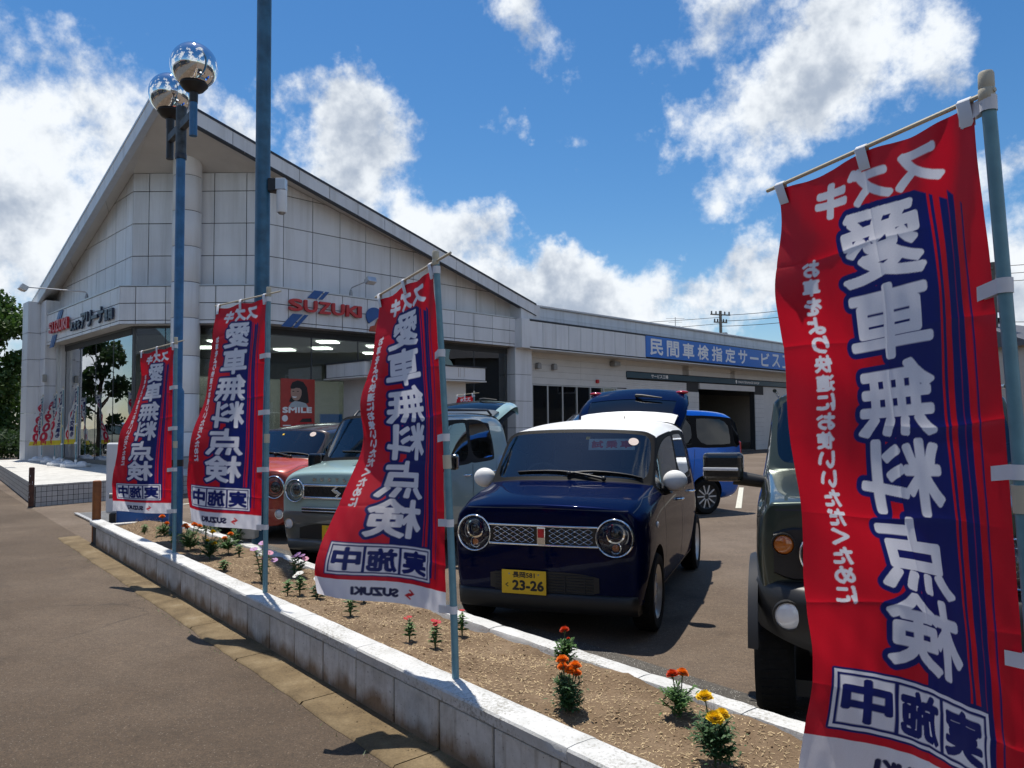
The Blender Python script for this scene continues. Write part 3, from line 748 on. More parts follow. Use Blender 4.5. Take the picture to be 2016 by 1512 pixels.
# roof edge and soffit
AP = Vector((-8.48, 18.1, 0)); ZA = 9.67; RF = .42
RE, LE = Vector((.90, 27.65, 0)), Vector((-16.65, 26.48, 0)); ZE = 5.80
dRr, dLr = (RE - AP).normalized(), (LE - AP).normalized(); lenR, lenL = (RE - AP).length, (LE - AP).length
slR, slL = (ZE - ZA) / lenR, (ZE - ZA) / lenL
up = Vector((0, 0, 1))
for (d, ln, sl, n, k) in ((dRr, lenR, slR, nR, 14), (dLr, lenL, slL, nL, 15)):
    for i in range(k):
        s0, s1 = ln * i / k + .008, ln * (i + 1) / k - .008
        b = MB(); m = frame(AP + d * (ln * i / k) + up * (ZA + sl * ln * i / k), d, up, n if n.dot(d.cross(up)) != 0 else n)
        a0, a1 = s0 - ln * i / k, s1 - ln * i / k
        b.prism([(a0, sl * a0 - RF + .03), (a1, sl * a1 - RF + .03), (a1, sl * a1 - .035), (a0, sl * a0 - .035)], -.03, 0, m)
        bp(b.build('roof_fascia_panel', M['panel']))
    b = MB(); m = frame(AP + up * ZA, d, up, n)
    b.prism([(0, -RF + .02), (ln, sl * ln - RF + .02), (ln, sl * ln - .02), (0, -.02)], -.14, -.031, m); bp(b.build('roof_fascia_backing', M['joint']))
    b = MB(); b.prism([(0, -.035), (ln, sl * ln - .035), (ln, sl * ln + .03), (0, .03)], -.16, .015, m); bp(b.build('roof_coping', M['trim_dark'] if d is dRr else M['alu']))
    b = MB(); b.prism([(0, -RF), (ln, sl * ln - RF), (ln, sl * ln - RF + .025), (0, -RF + .025)], -.16, .008, m); bp(b.build('roof_drip_edge', M['trim_dark'] if d is dRr else M['alu']))
zs_ = ZA - RF + .004
A0 = AP + up * zs_; R0 = AP + dRr * lenR + up * (zs_ + slR * lenR); L0_ = AP + dLr * lenL + up * (zs_ + slL * lenL)
WRt = [UR + up * 8.42, UR + dR * RU + up * (lineR[0] + lineR[1] * RU)]; WLt = [UL + up * 8.42, UL + dL * LU + up * (lineL[0] + lineL[1] * LU)]
b = MB(); b.add([A0, WRt[0], WLt[0]], [(0, 1, 2)]); b.add([A0, R0, WRt[1], WRt[0]], [(0, 1, 2, 3)]); b.add([A0, WLt[0], WLt[1], L0_], [(0, 1, 2, 3)])
bp(b.build('soffit', M['soffit']))
# soffit board joints
for (d, sl, ln, w0, dd, lw) in ((dLr, slL, lenL, UL, dL, lineL), (dRr, slR, lenR, UR, dR, lineR)):
    for i in range(1, 6):
        s = i * 1.72 + .5; e = AP + d * s + up * (zs_ + sl * s - .006); q = w0 + dd * max(.02, s - 1.9) + up * (lw[0] + lw[1] * max(.02, s - 1.9) - .006)
        b = MB(); sd_ = (q - e).normalized().cross(up).normalized() * .006
        b.add([e - sd_, e + sd_, q + sd_, q - sd_], [(0, 1, 2, 3)]); bp(b.build('soffit_joint', M['soffit'] if i % 2 else M['steel']))
# roof planes behind the edge
RB = Vector((-8.5, 36, 0))
b = MB(); Zr = ZA + .03
b.add([AP + up * Zr, RE + up * (ZE + .03), RE + Vector((-9.4, 9.4, 0)) + up * (ZE + .03), RB + up * Zr], [(0, 1, 2, 3)])
b.add([AP + up * Zr, RB + up * Zr, LE + Vector((8.6, 8.6, 0)) + up * (ZE + .03), LE + up * (ZE + .03)], [(0, 1, 2, 3)])
bp(b.build('roof', M['steel']))
# end return panels of the roof edge
b = MB(); quadbox(b, UR, dR, nR, 9.55, 10.55, 5.24, 5.80, -.4, .56); bp(b.build('roof_end_block', M['panel'], None, bevel=.006))
# round column at the corner with ring joints
CP = Vector((-8.66, 20.32, 0)); b = MB()
b.lathe([(.345, ZP), (.345, 9.35)], 40, Matrix.Translation(CP)); bp(b.build('column_core', M['joint'], None, 40))
zc = [ZP + .30, 1.35, 2.35, 3.35, 4.35, 5.30, 6.25, 7.2, 8.15, 9.28]
for z0, z1 in zip(zc, zc[1:]):
    b = MB(); b.lathe([(.36, z0 + .008), (.365, z0 + .014), (.365, z1 - .014), (.36, z1 - .008)], 40, Matrix.Translation(CP)); bp(b.build('column_drum', M['panel'], None, 40))
b = MB(); b.lathe([(.40, ZP), (.40, ZP + .26), (.37, ZP + .29)], 40, Matrix.Translation(CP)); bp(b.build('column_plinth', M['steel'], None, 40))
# wing wall at the far left end
Wp = CL2 + dL * 7.25
b = MB(); quadbox(b, Wp, dL, nL, 0, 1.35, ZP, 5.75, -.6, .02); bp(b.build('wing_core', M['joint']))
zw = [ZP, 1.05, 1.98, 2.88, 3.78, 4.68, 5.75]
for z0, z1 in zip(zw, zw[1:]):
    for (s0, s1, o) in ((-.02, .62, .05), (.64, 1.38, .42)):
        b = MB(); quadbox(b, Wp, dL, nL, s0, s1, z0 + .008, z1 - .008, -.4, o); bp(b.build('wing_panel', M['panel']))
b = MB(); quadbox(b, Wp, dL, nL, -.12, -.02, 3.0, 3.25, .0, .12); bp(b.build('wall_lamp', M['beige_plastic'], None, bevel=.01))
# pilaster at the right end
b = MB(); quadbox(b, CR2, dR, nR, 9.66, 10.5, 0, 4.2, -.55, -.03); bp(b.build('pilaster_core', M['joint']))
for z0, z1 in ((.1, 1.35), (1.35, 2.3), (2.3, 3.25), (3.25, 4.2)):
    b = MB(); quadbox(b, CR2, dR, nR, 9.65, 10.51, z0 + .008, z1 - .008, -.57, 0); bp(b.build('pilaster_panel', M['panel']))
# glazing: panes with slim frames, set back
GO = -.42
def glazing(p0, d, n, s0, s1, z0, z1, npan, zsplit):
    b = MB(); quadbox(b, p0, d, n, s0, s1, z0, z0 + .12, GO - .05, GO + .05); bp(b.build('window_sill', M['alu_dark'])); b = MB(); quadbox(b, p0, d, n, s0, s1, z1 - .06, z1 - .004, GO - .05, GO + .05); bp(b.build('window_head', M['alu_dark']))
    w = (s1 - s0) / npan
    for i in range(npan):
        zz = [z0 + .12] + zsplit + [z1 - .06]
        for a, c in zip(zz, zz[1:]):
            b = MB(); quadbox(b, p0, d, n, s0 + i * w + .008, s0 + (i + 1) * w - .008, a + .004, c - .004, GO - .006, GO + .004); bp(b.build('glass_pane', M['glass_shop']))
    for i in range(npan + 1):
        wide = .10 if i in (0, npan) else .022
        b = MB(); quadbox(b, p0, d, n, s0 + i * w - wide / 2, s0 + i * w + wide / 2, z0 + .12, z1 - .06, GO - .03, GO + .012); bp(b.build('mullion', M['alu_dark'] if wide > .05 else M['trim_dark']))
glazing(CL2, dL, nL, .18, 6.6, ZP, ZF0, 4, []); glazing(CL2, dC, nC, .2, CR2.x - CL2.x - .2, ZP, ZF0, 4, []); glazing(CR2, dR, nR, .18, 9.62, .3, ZF0, 6, [])
# grey frame column left of the glass
b = MB(); quadbox(b, CL2, dL, nL, 6.62, 7.2, ZP, ZF0, -.5, -.28); bp(b.build('side_panel', M['panel']))
for s in (6.68, 6.82): b = MB(); quadbox(b, CL2, dL, nL, s, s + .07, ZP, ZF0, -.28, -.2); bp(b.build('frame_post', M['alu']))
# showroom interior: floor, ceiling with lit panels, back walls, a counter
M['int_wall'] = plain('interior_wall', (.62, .61, .57), .8); M['int_floor'] = plain('interior_floor', (.26, .25, .23), .35); M['ceil'] = plain('ceiling_board', (.45, .45, .43), .8)
M['lamp_panel'] = plain('lit_ceiling_panel', (.9, .9, .85), .5, emit=((1.0, .97, .88), 6.5))
ctr = [CL2 + dL * 7.3 - nL * .5, CL2 + Vector((.35, .55, 0)), CR2 + Vector((-.35, .55, 0)), CR2 + dR * 9.7 - nR * .5, Vector((-5.6, 34.2, 0)), Vector((-10.9, 33, 0))]
b = MB(); b.add([p + up * (ZP - .02) for p in ctr], [tuple(range(6))]); bp(b.build('showroom_floor', M['int_floor']))
b = MB(); b.add([p + up * 4.19 for p in ctr], [tuple(range(6))]); bp(b.build('showroom_ceiling', M['ceil']))
b = MB()
for p, q in ((ctr[3], ctr[4]), (ctr[4], ctr[5]), (ctr[5], ctr[0])): b.add([p + up * .3, q + up * .3, q + up * 4.19, p + up * 4.19], [(0, 1, 2, 3)])
bp(b.build('showroom_back_wall', M['int_wall']))
for (x, y) in ((-5.9, 24.6), (-4.6, 26.1), (-6.6, 26.6), (-3.2, 27.4), (-5.2, 28.6), (-9.2, 24.2), (-8.0, 27.0), (-10.4, 26), (-1.4, 28.2), (-3.4, 30.2)):
    b = MB(); b.box((x, y, 4.16), (.62, .62, .03), None); bp(b.build('ceiling_light', M['lamp_panel']))
for s, h_, mt_ in ((.6, 2.1, 'sign_red'), (2.4, 2.3, 'white'), (5.2, 1.9, 'sign_azure'), (6.6, 2.2, 'white'), (8.4, 2.4, 'int_wall')):
    b = MB(); quadbox(b, CR2, dR, nR, s, s + .9, .45, h_, -5.6, -5.5); bp(b.build('display_board', M[mt_]))
b = MB(); quadbox(b, CR2, dR, nR, .2, 9.4, .42, 3.2, -7.2, -7.1); bp(b.build('partition', M['int_wall']))
for s in (.5, 1.5, 5.4, 6.4, 7.6): b = MB(); quadbox(b, CR2, dR, nR, s, s + .45, .45, 1.0, -1.9, -1.4); bp(b.build('chair_seat', M['seat'], None, bevel=.04)); b = MB(); quadbox(b, CR2, dR, nR, s, s + .45, 1.0, 1.35, -1.45, -1.4); bp(b.build('chair_back', M['seat'], None, bevel=.02))
b = MB(); quadbox(b, CR2, dR, nR, 3.2, 8.6, .45, 1.45, -4.2, -3.6); bp(b.build('counter', M['white'], None, bevel=.02))
for s in (1.0, 4.4, 7.2):
    b = MB(); quadbox(b, CR2, dR, nR, s, s + .9, .45, 1.2, -3.0, -2.1); bp(b.build('desk', M['seat_beige'], None, bevel=.03))

facade_m_ = lambda p0, d, n, s, z, o_: frame(p0 + d * s + n * o_ + up * z, d, up, n)
# entrance canopy and porch room
can = empty('entrance_canopy', CR2 + dR * 4.4 + nR * .8, 0, 'white panelled flat canopy over the showroom entrance with rust streaks', 'canopy')
INVC = Matrix.Translation(-(CR2 + dR * 4.4 + nR * .8))
b = MB(); quadbox(b, CR2, dR, nR, 2.20, 6.63, 2.83, 3.23, -.4, 1.57); under(b.build('slab', M['joint']), can, INVC)
for i in range(5):
    s0 = 2.17 + i * .9; b = MB(); quadbox(b, CR2, dR, nR, s0 + .006, min(s0 + .894, 6.66), 2.85, 3.22, 1.57, 1.60); under(b.build('edge_panel', M['panel']), can, INVC)
for i in range(2):
    b = MB(); quadbox(b, CR2, dR, nR, 2.17, 2.2, 2.85, 3.22, -.3 + i * .93 + .006, .62 + i * .95); under(b.build('edge_panel', M['panel']), can, INVC)
b = MB(); quadbox(b, CR2, dR, nR, 2.14, 6.69, 3.23, 3.262, -.4, 1.63); under(b.build('coping', M['trim_dark']), can, INVC)
b = MB(); quadbox(b, CR2, dR, nR, 2.14, 6.69, 2.79, 2.828, -.4, 1.63); under(b.build('drip_edge', M['panel_dim']), can, INVC)
b = MB(); quadbox(b, CR2, dR, nR, 2.75, 6.2, 0.0, 2.79, -.3, 1.2); under(b.build('porch_room', M['panel_dim']), can, INVC)
b = MB(); quadbox(b, CR2, dR, nR, 3.3, 4.9, .35, 2.35, 1.2, 1.225); under(b.build('window_frame', M['white']), can, INVC)
b = MB(); quadbox(b, CR2, dR, nR, 3.38, 4.82, .45, 2.27, 1.226, 1.236); under(b.build('window', M['glass_dark']), can, INVC)
b = MB(); b.tube([CR2 + dR * 2.5 + nR * 1.68 + up * z for z in (0, 3.0)], .045, 14); q = under(b.build('downpipe', M['alu'], None, 40), can, INVC)
b = MB(); quadbox(b, CR2, dR, nR, 2.34, 2.66, 2.86, 3.24, 1.6, 1.80); under(b.build('rain_hopper', M['alu'], None, bevel=.01), can, INVC)
M['rust_streak'] = plain('rust_streak', (.25, .15, .08), .7)
for s, w in ((5.55, .012), (5.8, .008), (5.62, .006)):
    b = MB(); quadbox(b, CR2, dR, nR, s, s + w, 2.92, 3.2, 1.6, 1.6015); under(b.build('rust_streak', M['rust_streak']), can, INVC)

# poster behind the glass beside the column: laughing figure above the slogan, a car below
o = empty('poster', (0, 0, 0), 0, 'red poster with a laughing dark-haired person and the word SMILE behind the glass', 'poster'); o.matrix_world = facade_m_(CR2, dR, nR, 1.32, 2.02, -.395)
M['poster_red'] = plain('poster_red', (.42, .045, .035), .5); M['hair'] = plain('poster_hair', (.02, .018, .02), .6); M['skin'] = plain('poster_skin', (.42, .27, .21), .6); M['shirt'] = plain('poster_shirt', (.42, .48, .52), .6)
def blob(name, pts, z, mat): b = MB(); b.prism(pts, z, z + .002); return b.build(name, mat, o)
ell = lambda cx, cy, rx, ry, a0=0, a1=360, n=28: [(cx + rx * math.cos(rad(a0 + (a1 - a0) * i / n)), cy + ry * math.sin(rad(a0 + (a1 - a0) * i / n))) for i in range(n)]
b = MB(); b.box((0, 0, 0), (1.06, 1.56, .02)); b.build('sheet', M['poster_red'], o)
blob('hair', [(-.20, .40), (-.24, .55), (-.18, .68), (-.02, .74), (.16, .70), (.28, .55), (.32, .32), (.34, .12), (.20, .06), (.06, .10), (-.16, .12), (-.28, .14), (-.22, .28)], .011, M['hair'])
blob('face', ell(-.06, .40, .17, .23), .0135, M['skin']); blob('shirt', [(-.30, -.02), (-.22, .10), (-.10, .16), (.08, .14), (.24, .10), (.34, -.02)], .0125, M['shirt'])
blob('fringe', [(-.22, .50), (-.20, .60), (-.06, .66), (.10, .58), (.13, .44), (.05, .52), (-.06, .53), (-.14, .50)], .016, M['hair']); blob('mouth', ell(-.11, .29, .07, .045, 180, 360), .016, M['white_print'])
for x in (-.15, -.01): blob('eye', ell(x, .43, .035, .012), .016, M['hair'])
lettering('slogan', 'SMILE', .92, .17, M['white_print'], o, Matrix.Translation((-.02, -.09, .018)), .014)
blob('car_picture', [(-.2, -.62), (-.18, -.48), (.0, -.44), (.12, -.30), (.46, -.28), (.5, -.62)], .012, M['sign_red']); blob('car_window', [(.04, -.43), (.14, -.33), (.42, -.32), (.44, -.43)], .0145, M['hair']); blob('badge', ell(-.40, -.32, .09, .09), .0125, M['white_print'])
for k in range(3): b = MB(); b.box((-.34, -.52 - k * .06, .012), (.24, .03, .002)); b.build('small_print', M['white_print'], o)
o = empty('window_sign', (0, 0, 0), 0, 'small blue framed sign with a red S emblem inside the entrance glass', 'sign'); o.matrix_world = facade_m_(CR2, dR, nR, 3.0, 1.98, -.38)
b = MB(); b.box((0, 0, 0), (.34, .62, .02)); b.build('frame', M['sign_blue'], o, bevel=.004); b = MB(); b.box((0, 0, .011), (.29, .56, .004)); b.build('face', M['white_print'], o)
b = MB(); b.prism([((x - .5) * .22, (z - .5) * .24 + .06) for x, z in S_EMBLEM], .0135, .018); b.build('emblem', M['sign_red'], o)
# lettering on the facade
def facade_m(p0, d, n, s, z, o): return frame(p0 + d * s + n * o + up * z, d, up, n)
LM = lambda s, z, o=.01: frame(CL2 + dL * s + nL * o + up * z, -dL, up, nL)   # left facade: reads towards the corner
RM = lambda s, z, o=.01: facade_m(CR2, dR, nR, s, z, o)
def letters(sign, txt, xs, w, h, mat, Mf, s0, z, step, bold, ext):
    for i, ch in enumerate(txt): lettering('letter', ch, w[i] if isinstance(w, list) else w, h, mat, sign, None, bold, ext).matrix_world = Mf(s0 + xs[i], z)
def stripe(Mf, s, z0, z1, skew, w, sign):
    b = MB(); b.prism([(-skew, z0), (-skew + w, z0), (skew + w, z1), (skew, z1)], 0, .03)
    o = b.build('stripe', M['sign_blue'], sign); return o
def suzuki_sign(label, place, h, width, flip):
    """big red letters over a two-line diagonal blue stripe"""
    o = empty('facade_sign', (0, 0, 0), 0, label, 'sign'); o.matrix_world = place
    adv = [0, 1.02, 2.04, 2.98, 4.02, 4.90]; ws = [.92, .92, .86, .92, .98, .30]
    tot = 5.2; k = width / tot
    for ch, a, w in zip('SUZUKI', adv, ws):
        lettering('letter', ch, w * k, h, M['sign_red'], o, Matrix.Translation(((a + w / 2) * k - width / 2, 0, .03)), .017, .07)
    for dx, w in ((0, .30), (.36, .12)):
        for (z0, z1) in ((-.62, -.24), (.24, .48)):
            sk = .92
            b = MB(); x0 = -width / 2 + .10 + dx
            b.prism([(x0 + (z0 + .3) * sk, z0), (x0 + (z0 + .3) * sk + w, z0), (x0 + (z1 + .3) * sk + w, z1), (x0 + (z1 + .3) * sk, z1)], 0, .02)
            b.build('stripe', M['sign_blue'], o)
    return o
suzuki_sign('red SUZUKI letters over blue diagonal stripes above the glass front right of the column', RM(1.93, 4.80, .012), .34, 2.35, False)
suzuki_sign('red SUZUKI letters over blue stripes on the fascia above the street-side windows', LM(5.55, 4.72, .012), .36, 2.1, False)
o = empty('facade_sign', (0, 0, 0), 0, 'dark blue Japanese dealer name in raised letters on the street-side fascia', 'sign'); o.matrix_world = LM(2.35, 4.62, .012)
x = -1.95
for ch, w, h in (('ス', .30, .26), ('ズ', .30, .28), ('キ', .30, .28), ('ア', .52, .46), ('リ', .44, .46), ('ー', .50, .10), ('ナ', .52, .46), ('長', .32, .32), ('岡', .32, .32)):
    lettering('letter', ch, w, h, M['sign_navy'], o, Matrix.Translation((x + w / 2, 0 if h > .4 or h < .2 else -.07, .012)), .014, .05); x += w + .05
# round logo beside the red letters, mostly behind the banner
o = empty('facade_logo', (0, 0, 0), 0, 'round blue and orange logo on the fascia beside the red letters', 'logo'); o.matrix_world = RM(3.62, 4.62, .012)
b = MB(); b.prism([(.30 * math.cos(a) - .02, .10 + .28 * math.sin(a)) for a in [rad(20 + i * 14) for i in range(16)]], 0, .04); b.build('blue_arc', M['sign_blue'], o, bevel=.004)
M['sign_orange'] = plain('sign_orange', (.48, .07, .02), .4)
b = MB(); b.prism([(-.20, -.34), (.30, -.34), (.36, .02), (.10, .05), (.0, -.15), (-.16, -.2)], 0, .035); b.build('orange_swoosh', M['sign_orange'], o, bevel=.004)
lettering('letters', 'アリーナ', .9, .22, M['sign_navy'], o, Matrix.Translation((1.1, -.05, .012)), .01, .03)
# floodlights on arms
def floodlight(label, base, out, side, rise, reach):
    t = empty('floodlight', base, 0, label, 'floodlight')
    b = MB(); b.tube([(0, 0, 0), (0, 0, .22), tuple(out * .06 + up * .26), tuple(out * reach + side + up * (.26 + rise))], .018, 10); b.build('arm', M['alu'], t, 40)
    b = MB(); b.lathe([(.05, 0), (.05, .10), (.03, .2)], 12); b.build('base', M['steel'], t, 40)
    p = out * (reach + .06) + side * 1.05 + up * (.24 + rise); mm = Matrix.Translation(p) @ Matrix.Rotation(math.atan2(out.y, out.x) + math.pi / 2, 4, 'Z') @ Matrix.Rotation(rad(-28), 4, 'X')
    b = MB(); b.box((0, 0, 0), (.30, .20, .15), mm); b.build('lamp_head', M['alu'], t, bevel=.012)
    b = MB(); b.box((0, -.03, -.085), (.26, .15, .02), mm); b.build('lens', M['lens_white'], t, bevel=.004)
floodlight('silver floodlight on an arm above the red letters by the column', CR2 + dR * 2.86 + nR * -.1 + up * 5.262, nR, dR * .25, .18, .55)
floodlight('silver floodlight on a long arm above the street-side sign', CL2 + dL * 3.3 + nL * -.1 + up * 5.262, nL, dL * 1.0, .12, 1.35)

# ---- tiled porch platform in front of the showroom
M['tile_white'] = plain('white_tile', (.52, .52, .50), .45, var=.1, vs=3, per_object=.22)
M['grout'] = plain('dark_grout', (.05, .05, .052), .9)
def tile_top_mat():
    m, nt, N, L, P = new_mat('porch_tile')
    tc = N.new('ShaderNodeTexCoord'); mp = N.new('ShaderNodeMapping'); mp.inputs['Rotation'].default_value = (0, 0, rad(37)); L.new(tc.outputs['Object'], mp.inputs[0])
    br = N.new('ShaderNodeTexBrick'); br.offset = 0; br.inputs['Scale'].default_value = 1; br.inputs['Brick Width'].default_value = .2; br.inputs['Row Height'].default_value = .1; br.inputs['Mortar Size'].default_value = .004
    br.inputs['Color1'].default_value = (.62, .61, .58, 1); br.inputs['Color2'].default_value = (.50, .49, .46, 1); br.inputs['Mortar'].default_value = (.34, .33, .31, 1)
    L.new(mp.outputs[0], br.inputs['Vector'])
    c = mixc(N, L, .6, br.outputs['Color'], ramp(N, L, noise(N, L, 1.2, 5), [(.3, (.8, .8, .78)), (.7, (1.1, 1.1, 1.1))]), 'MULTIPLY')
    L.new(c, P.inputs['Base Color']); P.inputs['Roughness'].default_value = .6; return m
def tile_side_mat():
    m, nt, N, L, P = new_mat('porch_side_tile')
    tc = N.new('ShaderNodeTexCoord'); br = N.new('ShaderNodeTexBrick'); br.offset = 0; br.inputs['Scale'].default_value = 1; br.inputs['Brick Width'].default_value = .2; br.inputs['Row Height'].default_value = .1; br.inputs['Mortar Size'].default_value = .006
    br.inputs['Color1'].default_value = (.45, .45, .44, 1); br.inputs['Color2'].default_value = (.36, .36, .35, 1); br.inputs['Mortar'].default_value = (.06, .06, .06, 1)
    L.new(tc.outputs['UV'], br.inputs['Vector']); L.new(br.outputs['Color'], P.inputs['Base Color']); P.inputs['Roughness'].default_value = .5; return m
PC = Vector((-9.07, 14.68, 0)); dS = Vector((-math.sin(rad(36.8)), math.cos(rad(36.8)), 0)); dF = Vector((.55, .835, 0)).normalized()
nF = Vector((dF.y, -dF.x, 0)); nS = Vector((-dS.y, dS.x, 0))
PE = PC + dF * 3.2
plat = empty('porch_platform', PC, 0, 'raised white tiled porch platform with dark joints in front of the showroom', 'platform')
INVP = Matrix.Translation(-PC)
outl = [PC, PC + dF * 3.3, PC + dF * 5.6, CR2 + Vector((2.0, 2.6, 0)), CR2 + Vector((0, 3, 0)), CL2 + dL * 9 - nL * .5, PC + dS * 14]
b = MB(); b.prism([(p.x, p.y) for p in outl], 0, ZP - .03); under(b.build('core', M['grout']), plat, INVP)
b = MB(); c_ = [Vector((p.x, p.y, 0)) for p in outl]; cen = sum(c_, Vector()) / len(c_)
b.prism([(p.x + (p - cen).normalized().x * .02, p.y + (p - cen).normalized().y * .02) for p in c_], ZP - .03, ZP); under(b.build('top_paving', tile_top_mat()), plat, INVP)
tb = MB(); tb.box((.05, 0, .05), (.091, .012, .091)); tme = tb.mesh('tile')
for i in range(55):
    for j in range(4):
        if j == 3: pass
        o = link_mesh('tile', tme, M['tile_white']); o.matrix_basis = frame(PC + dF * (.005 + i * .1) + nF * .004 + up * (-.025 + j * .1), dF, -nF, up); under(o, plat, INVP)
b = MB(); b.add([PC + nS * .006, PC + dS * 14 + nS * .006, PC + dS * 14 + nS * .006 + up * (ZP - .03), PC + nS * .006 + up * (ZP - .03)], [(0, 1, 2, 3)])
o = b.build('street_side_tiles', tile_side_mat()); uvl = o.data.uv_layers.new(name='uv')
for lp_ in o.data.loops:
    v = o.data.vertices[lp_.vertex_index].co; uvl.data[lp_.index].uv = ((v - PC).dot(dS), v.z)
under(o, plat, INVP)

# ------------------------------------------------------------------ service workshop
SB = CR2 + dR * 20
srv = empty('service_workshop', SB, 0, 'long low white workshop with clapboard walls, roller shutters and a flat roof', 'building')
INVS = Matrix.Translation(-SB)
def sp(o): return under(o, srv, INVS)
OW = -.6; SE = 46
b = MB(); quadbox(b, CR2, dR, nR, 10.52, 17.0, 3.35, 5.0, -9, OW - .03); quadbox(b, CR2, dR, nR, 10.52, 11.1, 0, 3.35, -.9, OW - .03); quadbox(b, CR2, dR, nR, 16.35, 17.1, 0, 3.35, -.9, OW - .03); quadbox(b, CR2, dR, nR, 17.0, SE, 3.40, 5.0, -9, OW - .03)
for s in (21.9, 28.6, 35): quadbox(b, CR2, dR, nR, s, s + 1.05, 0, 3.4, -.9, OW - .03)
quadbox(b, CR2, dR, nR, 10.52, SE, 0, 5, -9.2, -9)
sp(b.build('wall_core', M['joint']))
zb = [2.98 + .245 * k for k in range(7)]
for z0, z1 in zip(zb, zb[1:]):
    for (a, c) in ((10.52, 14.0), (14.0, 17.08)):
        b = MB(); quadbox(b, CR2, dR, nR, a + .003, c - .003, z0 + .006, z1, OW - .03, OW + .004); sp(b.build('siding_board', M['panel_dim']))
for z0, z1 in ((3.72, 3.965), (3.965, 4.21), (4.21, 4.46)):
    for a in (17.08, 21.5, 26, 31, 36, 41):
        b = MB(); quadbox(b, CR2, dR, nR, a + .003, a + 5, z0 + .006, z1, OW - .03, OW + .004); sp(b.build('siding_board', M['panel_dim']))
for k in range(12):
    for (a, c) in ((16.38, 17.08), (21.92, 22.93), (28.62, 29.63)):
        b = MB(); quadbox(b, CR2, dR, nR, a, c, k * .245 + .006, (k + 1) * .245, OW - .03, OW + .004)
        if k * .245 < 3.3: sp(b.build('siding_board', M['panel_dim']))
# parapet band with upright panels, sign zone plain
b = MB(); quadbox(b, CR2, dR, nR, 9.68, SE, 4.20, 5.18, -.6, .26); sp(b.build('band_core', M['joint']))
sb_ = [10.08 + .72 * k for k in range(11)]
panel_field(CR2, dR, nR, sb_, [4.24, 5.17], .295, name='band_panel', parent=(srv, INVS), gap=.009)
b = MB(); quadbox(b, CR2, dR, nR, 9.66, 10.07, 4.18, 5.22, -.3, .33); sp(b.build('band_corner', M['panel'], None, bevel=.006))
b = MB(); quadbox(b, CR2, dR, nR, 10.07, SE, 5.185, 5.23, -.6, .32); sp(b.build('band_coping', M['trim_dark']))
b = MB(); quadbox(b, CR2, dR, nR, 10.07, SE, 4.16, 4.198, -.6, .32); sp(b.build('band_drip', M['panel_dim']))
for k, (z0, z1) in enumerate(((5.2, 5.62), (5.63, 5.98))):
    b = MB(); quadbox(b, CR2, dR, nR, 10.6, SE, z0, z1, -1.4, -1.0 - .02 * k); sp(b.build('upstand_board', M['panel']))
b = MB(); quadbox(b, CR2, dR, nR, 10.5, SE, 5.98, 6.07, -10, -.93); sp(b.build('roof_edge', M['panel_dim'], None, bevel=.02))
# office window strip
M['glass_office'] = glass_mat('office_glass', (.82, .86, .86), 1.2); M['blind'] = plain('grey_blind', (.62, .62, .60), .8)
for k in range(66):
    b = MB(); quadbox(b, CR2, dR, nR, 11.14 + k * .079, 11.205 + k * .079, .4, 2.93, OW - .16, OW - .15 + .01 * (k % 2)); sp(b.build('blind_slat', M['blind']))
for i in range(6):
    a = 11.16 + i * .865; b = MB(); quadbox(b, CR2, dR, nR, a + .035, a + .83, .35, 2.93, OW - .02, OW - .01); sp(b.build('window_pane', M['glass_office']))
for i in range(7):
    a = 11.16 + i * .865; b = MB(); quadbox(b, CR2, dR, nR, a - .03, a + .03, .3, 2.97, OW - .06, OW + .012); sp(b.build('window_post', M['alu']))
b = MB(); quadbox(b, CR2, dR, nR, 11.1, 16.4, 2.93, 2.975, OW - .06, OW + .018); sp(b.build('window_rail', M['alu'])); b = MB(); quadbox(b, CR2, dR, nR, 11.1, 16.4, .27, .35, OW - .06, OW + .018); sp(b.build('window_rail', M['alu']))
b = MB(); quadbox(b, CR2, dR, nR, 10.52, 16.4, 0, .268, OW - .2, OW + .006); sp(b.build('window_plinth', M['panel_dim']))
b = MB(); quadbox(b, CR2, dR, nR, 10.52, 11.12, .27, 2.98, OW - .03, OW + .003); sp(b.build('siding_panel', M['panel_dim']))
# roller shutter with ribs, half closed bay
b = MB(); P = []
for k in range(0, 80):
    z = 3.36 - k * .0425; P.append([CR2 + dR * s + nR * (OW - .04 + (.012 if k % 2 else 0)) + up * z for s in (17.12, 21.9)])
b.grid(P); sp(b.build('roller_shutter', M['panel_dim']))
b = MB(); quadbox(b, CR2, dR, nR, 23.0, 28.6, 3.1, 3.38, OW - .1, OW + .02); sp(b.build('shutter_box', M['panel_dim']))
b = MB(); quadbox(b, CR2, dR, nR, 22.95, SE, 0.01, .02, -9, -.7); sp(b.build('bay_floor', M['int_floor']))
b = MB(); quadbox(b, CR2, dR, nR, 22.95, SE, 0, 3.4, -8.95, -8.9); sp(b.build('bay_back_wall', M['seat_beige']))
b = MB(); quadbox(b, CR2, dR, nR, 29.7, SE, 0, 3.4, OW - .1, OW - .05); sp(b.build('bay_door', M['panel_dim']))
